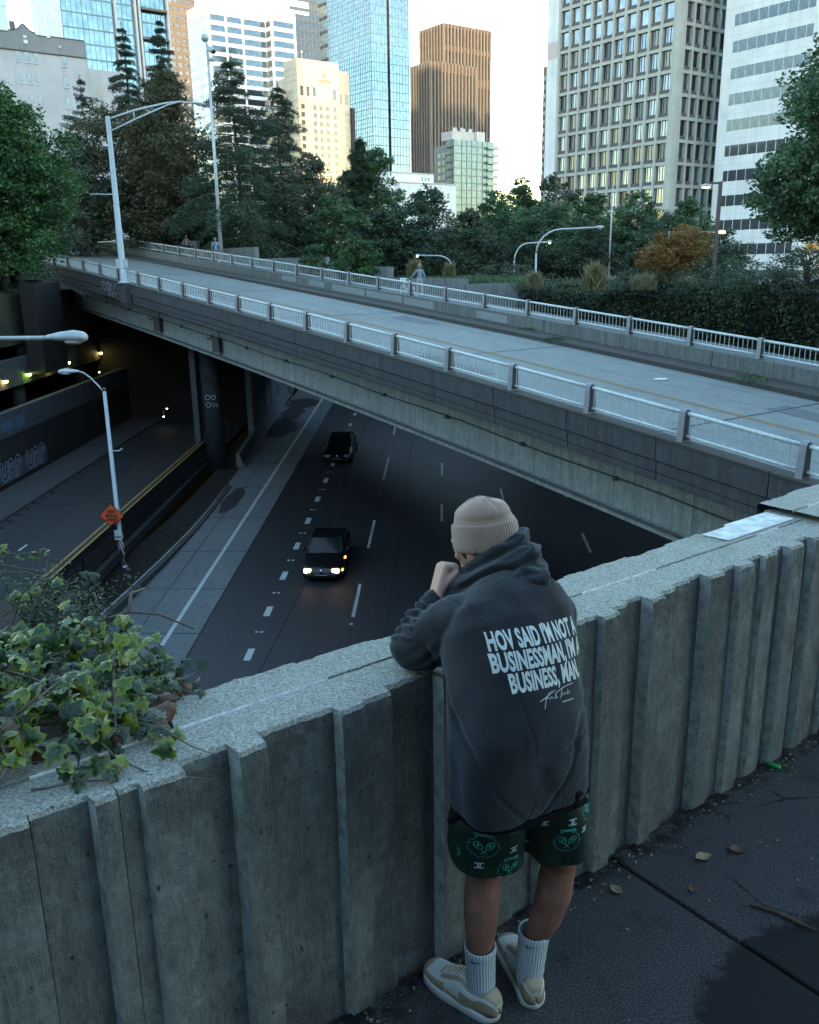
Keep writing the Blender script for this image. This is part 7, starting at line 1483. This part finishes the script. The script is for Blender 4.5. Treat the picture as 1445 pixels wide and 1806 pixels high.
# ---- socks and shoes
def m_sock():
    t = NT('ribbed_white_sock'); sx = t.n('ShaderNodeSeparateXYZ'); t.L(t.tc, sx.inputs[0]); at = t.math('ARCTAN2', sx.outputs[1], sx.outputs[0]); w = t.math('SINE', t.math('MULTIPLY', at, 34)); c = t.mix(t.ramp(w, [(.1, .75), (.6, 0.0)]), (.44, .52, .57), (.24, .29, .33)); t.bump(w, .7, .003); return t.out(c, .9)
M['sock'] = m_sock(); M['leaW'] = plain('white_leather', (.42, .47, .46), .5, var=.06, scale=30); M['leaB'] = plain('sand_leather', (.25, .215, .14), .6, var=.1, scale=30); M['sole'] = plain('white_rubber', (.42, .47, .46), .6, var=.08); M['lace'] = plain('cream_lace', (.48, .44, .34), .8)
def shoe(heel, toe, ankle, top, side):
    h = rel(heel); t_ = rel(toe); d = (t_ - h); d.z = 0; Ln = .298; d.normalize(); rz = math.atan2(d.y, d.x)
    sr = empty('shoe', h, rz); sr.parent = man; sr['label'] = 'white and sand leather low sneaker'
    st = [(-.013, .004, .050, .048), (-.011, .016, .050, .066), (-.004, .026, .050, .084), (.006, .033, .055, .092), (.02, .038, .060, .100), (.05, .039, .063, .088), (.085, .040, .063, .084), (.11, .041, .063, .104), (.13, .043, .062, .104), (.15, .046, .060, .094), (.18, .049, .055, .079), (.21, .050, .050, .066), (.24, .048, .045, .057), (.265, .043, .042, .051), (.285, .032, .040, .044), (.296, .016, .036, .036)]
    # dense loft
    xs = np.linspace(0, 1, 64); key = np.array([s_[0] for s_ in st]); V = []; F = []; MI = []; n = 40; X = np.interp(np.linspace(0, len(st) - 1, 64), range(len(st)), key)
    for x in X:
        w_ = np.interp(x, key, [s_[1] for s_ in st]); zt = np.interp(x, key, [s_[3] for s_ in st]); cy = side * (.010 * math.sin(PI * min(1, max(0, (x) / .3))) )
        for k in range(n + 1):
            an = PI * k / n; c_ = math.cos(an); s_ = math.sin(an); bx = max(0, min(1, (.15 - x) / .06)); V.append((x, cy + math.copysign(abs(c_) ** (.75 - .22 * bx), c_) * w_, .026 + (zt - .026) * s_ ** (.62 - .2 * bx)))
    for i in range(63):
        for k in range(n):
            x = X[i]; an = (k + .5) / n; lowf = min(an, 1 - an); F.append((i * (n + 1) + k, (i + 1) * (n + 1) + k, (i + 1) * (n + 1) + k + 1, i * (n + 1) + k + 1))
            m_ = 0
            if x < .045 and not (.024 < V[i * (n + 1) + k][2] - .0 < .0): m_ = 1 if (lowf < .16 or lowf > .24) else 0
            elif .06 < x < .20 and .27 < lowf < .39: m_ = 1
            elif x >= .17 and lowf < .17 + .03 * math.sin((x - .17) * 14): m_ = 1
            elif x > .262: m_ = 1
            elif x < .11 and lowf < .10: m_ = 1
            elif .205 < x < .215 and lowf >= .40: m_ = 1
            MI.append(m_)
    up = np_mesh('upper', V, F, [M['leaW'], M['leaB'], M['leaB']], sr, True, MI); md = up.modifiers.new('s', 'SOLIDIFY'); md.thickness = .004; md.offset = 1
    b = MB(); ol = []
    for x in np.linspace(-.010, .302, 40):
        w_ = np.interp(x, key, [s_[1] for s_ in st]) + .006; e = max(0.0, 1 - ((x - .146) / .1565) ** 10) ** .5; ol.append((x, w_ * e, side * .010 * math.sin(PI * min(1, max(0, x / .3)))))
    poly = [(x, cy + w_) for x, w_, cy in ol] + [(x, cy - w_) for x, w_, cy in ol[::-1]]; n2 = len(poly); vs = []
    for (z, k_) in ((0.0, .97), (.004, 1.0), (.024, 1.0), (.030, .975)):
        for x, y in poly: vs.append((.146 + (x - .146) * (k_ if k_ < 1 else 1), y * k_, z))
    b.smooth = True; b.add(vs, [(j * n2 + i, j * n2 + (i + 1) % n2, (j + 1) * n2 + (i + 1) % n2, (j + 1) * n2 + i) for j in range(3) for i in range(n2)] + [tuple(range(n2))[::-1], tuple(3 * n2 + i for i in range(n2))]); so = b.build('sole', M['sole'], sr)
    # swooshes, laces, heel tab
    sw = [(.055, .040), (.075, .032), (.10, .030), (.13, .036), (.165, .050), (.195, .064), (.15, .052), (.11, .044), (.085, .044), (.072, .050), (.066, .062), (.057, .055)]
    for sg_ in (-1, 1):
        b = MB(); ps = [(x, sg_ * (np.interp(x, key, [q[1] for q in st]) + .0055) + side * .010 * math.sin(PI * x / .3), z) for x, z in sw]; b.add(ps, [(0, 1, 10, 11), (1, 2, 9, 10), (2, 3, 8, 9), (3, 4, 7, 8), (4, 5, 6, 7)] if False else [(0, 1, 9, 10, 11), (1, 2, 8, 9), (2, 3, 7, 8), (3, 4, 6, 7), (4, 5, 6)]); q_ = b.build('swoosh', M['leaB'], sr); md = q_.modifiers.new('s', 'SOLIDIFY'); md.thickness = .002; md.offset = 0
    b = MB()
    for k in range(6):
        x = .115 + k * .016; z = float(np.interp(x, key, [s_[3] for s_ in st])) + .004; b.tube([(x, -.022, z - .008), (x + .004, -.010, z + .001), (x + .002, .008, z + .002), (x + .006, .022, z - .008)], .0032, 5)
    b.tube([(.112, 0, .109), (.098, .022, .118), (.088, .032, .090), (.105, .018, .088)], .0028, 5); b.tube([(.112, 0, .109), (.100, -.024, .116), (.09, -.036, .086)], .0028, 5); b.build('laces', M['lace'], sr)
    o = text_mesh('lettering', 'NIKE', .015, M['leaW'], sr, .0006, .9); o.rotation_euler = (R(90), 0, R(-90)); o.location = (-.0145, 0, .066); o.rotation_euler = (R(86), 0, R(-90))
    # sock
    a0 = rel(ankle); a1 = rel(top); ax = (a1 - a0); L = ax.length
    V = []; F = []; n = 64; prof = [(.036, -.03), (.042, 0), (.0455, .03), (.0465, .07), (.0475, .11), (.0485, L - .035), (.051, L - .022), (.051, L - .003), (.0485, L), (.044, L - .004)]
    z_ = ax.normalized(); x_ = Vector((1, 0, 0)); x_ = (x_ - z_ * x_.dot(z_)).normalized(); y_ = z_.cross(x_); MM = Matrix((x_, y_, z_)).transposed()
    pr2 = []
    for (r0, h0), (r1, h1) in zip(prof[:-1], prof[1:]):
        k_ = max(1, int(abs(h1 - h0) / .008)); pr2 += [(r0 + (r1 - r0) * j / k_, h0 + (h1 - h0) * j / k_) for j in range(k_)]
    pr2.append(prof[-1])
    for r0, h0 in pr2:
        for k in range(n):
            an = 2 * PI * k / n; rr = r0 * (1 + .018 * noise.noise((math.cos(an) * 1.2, math.sin(an) * 1.2, h0 * 30)) + .012 * math.sin(h0 * 160 + 2 * noise.noise((math.cos(an), math.sin(an), 0))) * (1 if h0 < .1 else .2)); V.append((rr * math.cos(an), rr * math.sin(an) * 1.08, h0))
    F = [(j * n + k, j * n + (k + 1) % n, (j + 1) * n + (k + 1) % n, (j + 1) * n + k) for j in range(len(pr2) - 1) for k in range(n)]; so = np_mesh('sock', V, F, M['sock'], man, True); so.location = a0; so.rotation_euler = MM.to_euler(); so['label'] = 'white ribbed crew sock'
    sw2 = [(-.016, .004), (-.006, -.003), (.018, .008), (-.006, .001), (-.012, .007)]; b = MB(); b.prism([(x, z) for x, z in sw2], (0, 0, 0), (-1, 0, 0) if False else (1, 0, 0), (0, 0, 1), (0, .002, 0)); q_ = b.build('swoosh', M['black'], so); q_.location = (-.018, -.0505, L - .03) if side < 0 else (-.02, -.0505, L - .03); q_.rotation_euler = (0, 0, R(-22))
    return sr
shoe((.250, 2.225, 0), (.050, 2.425, 0), (.207, 2.280, .05), (.203, 2.285, .235), 1)
shoe((.378, 2.268, 0), (.305, 2.58, 0), (.366, 2.335, .05), (.381, 2.343, .235), -1)
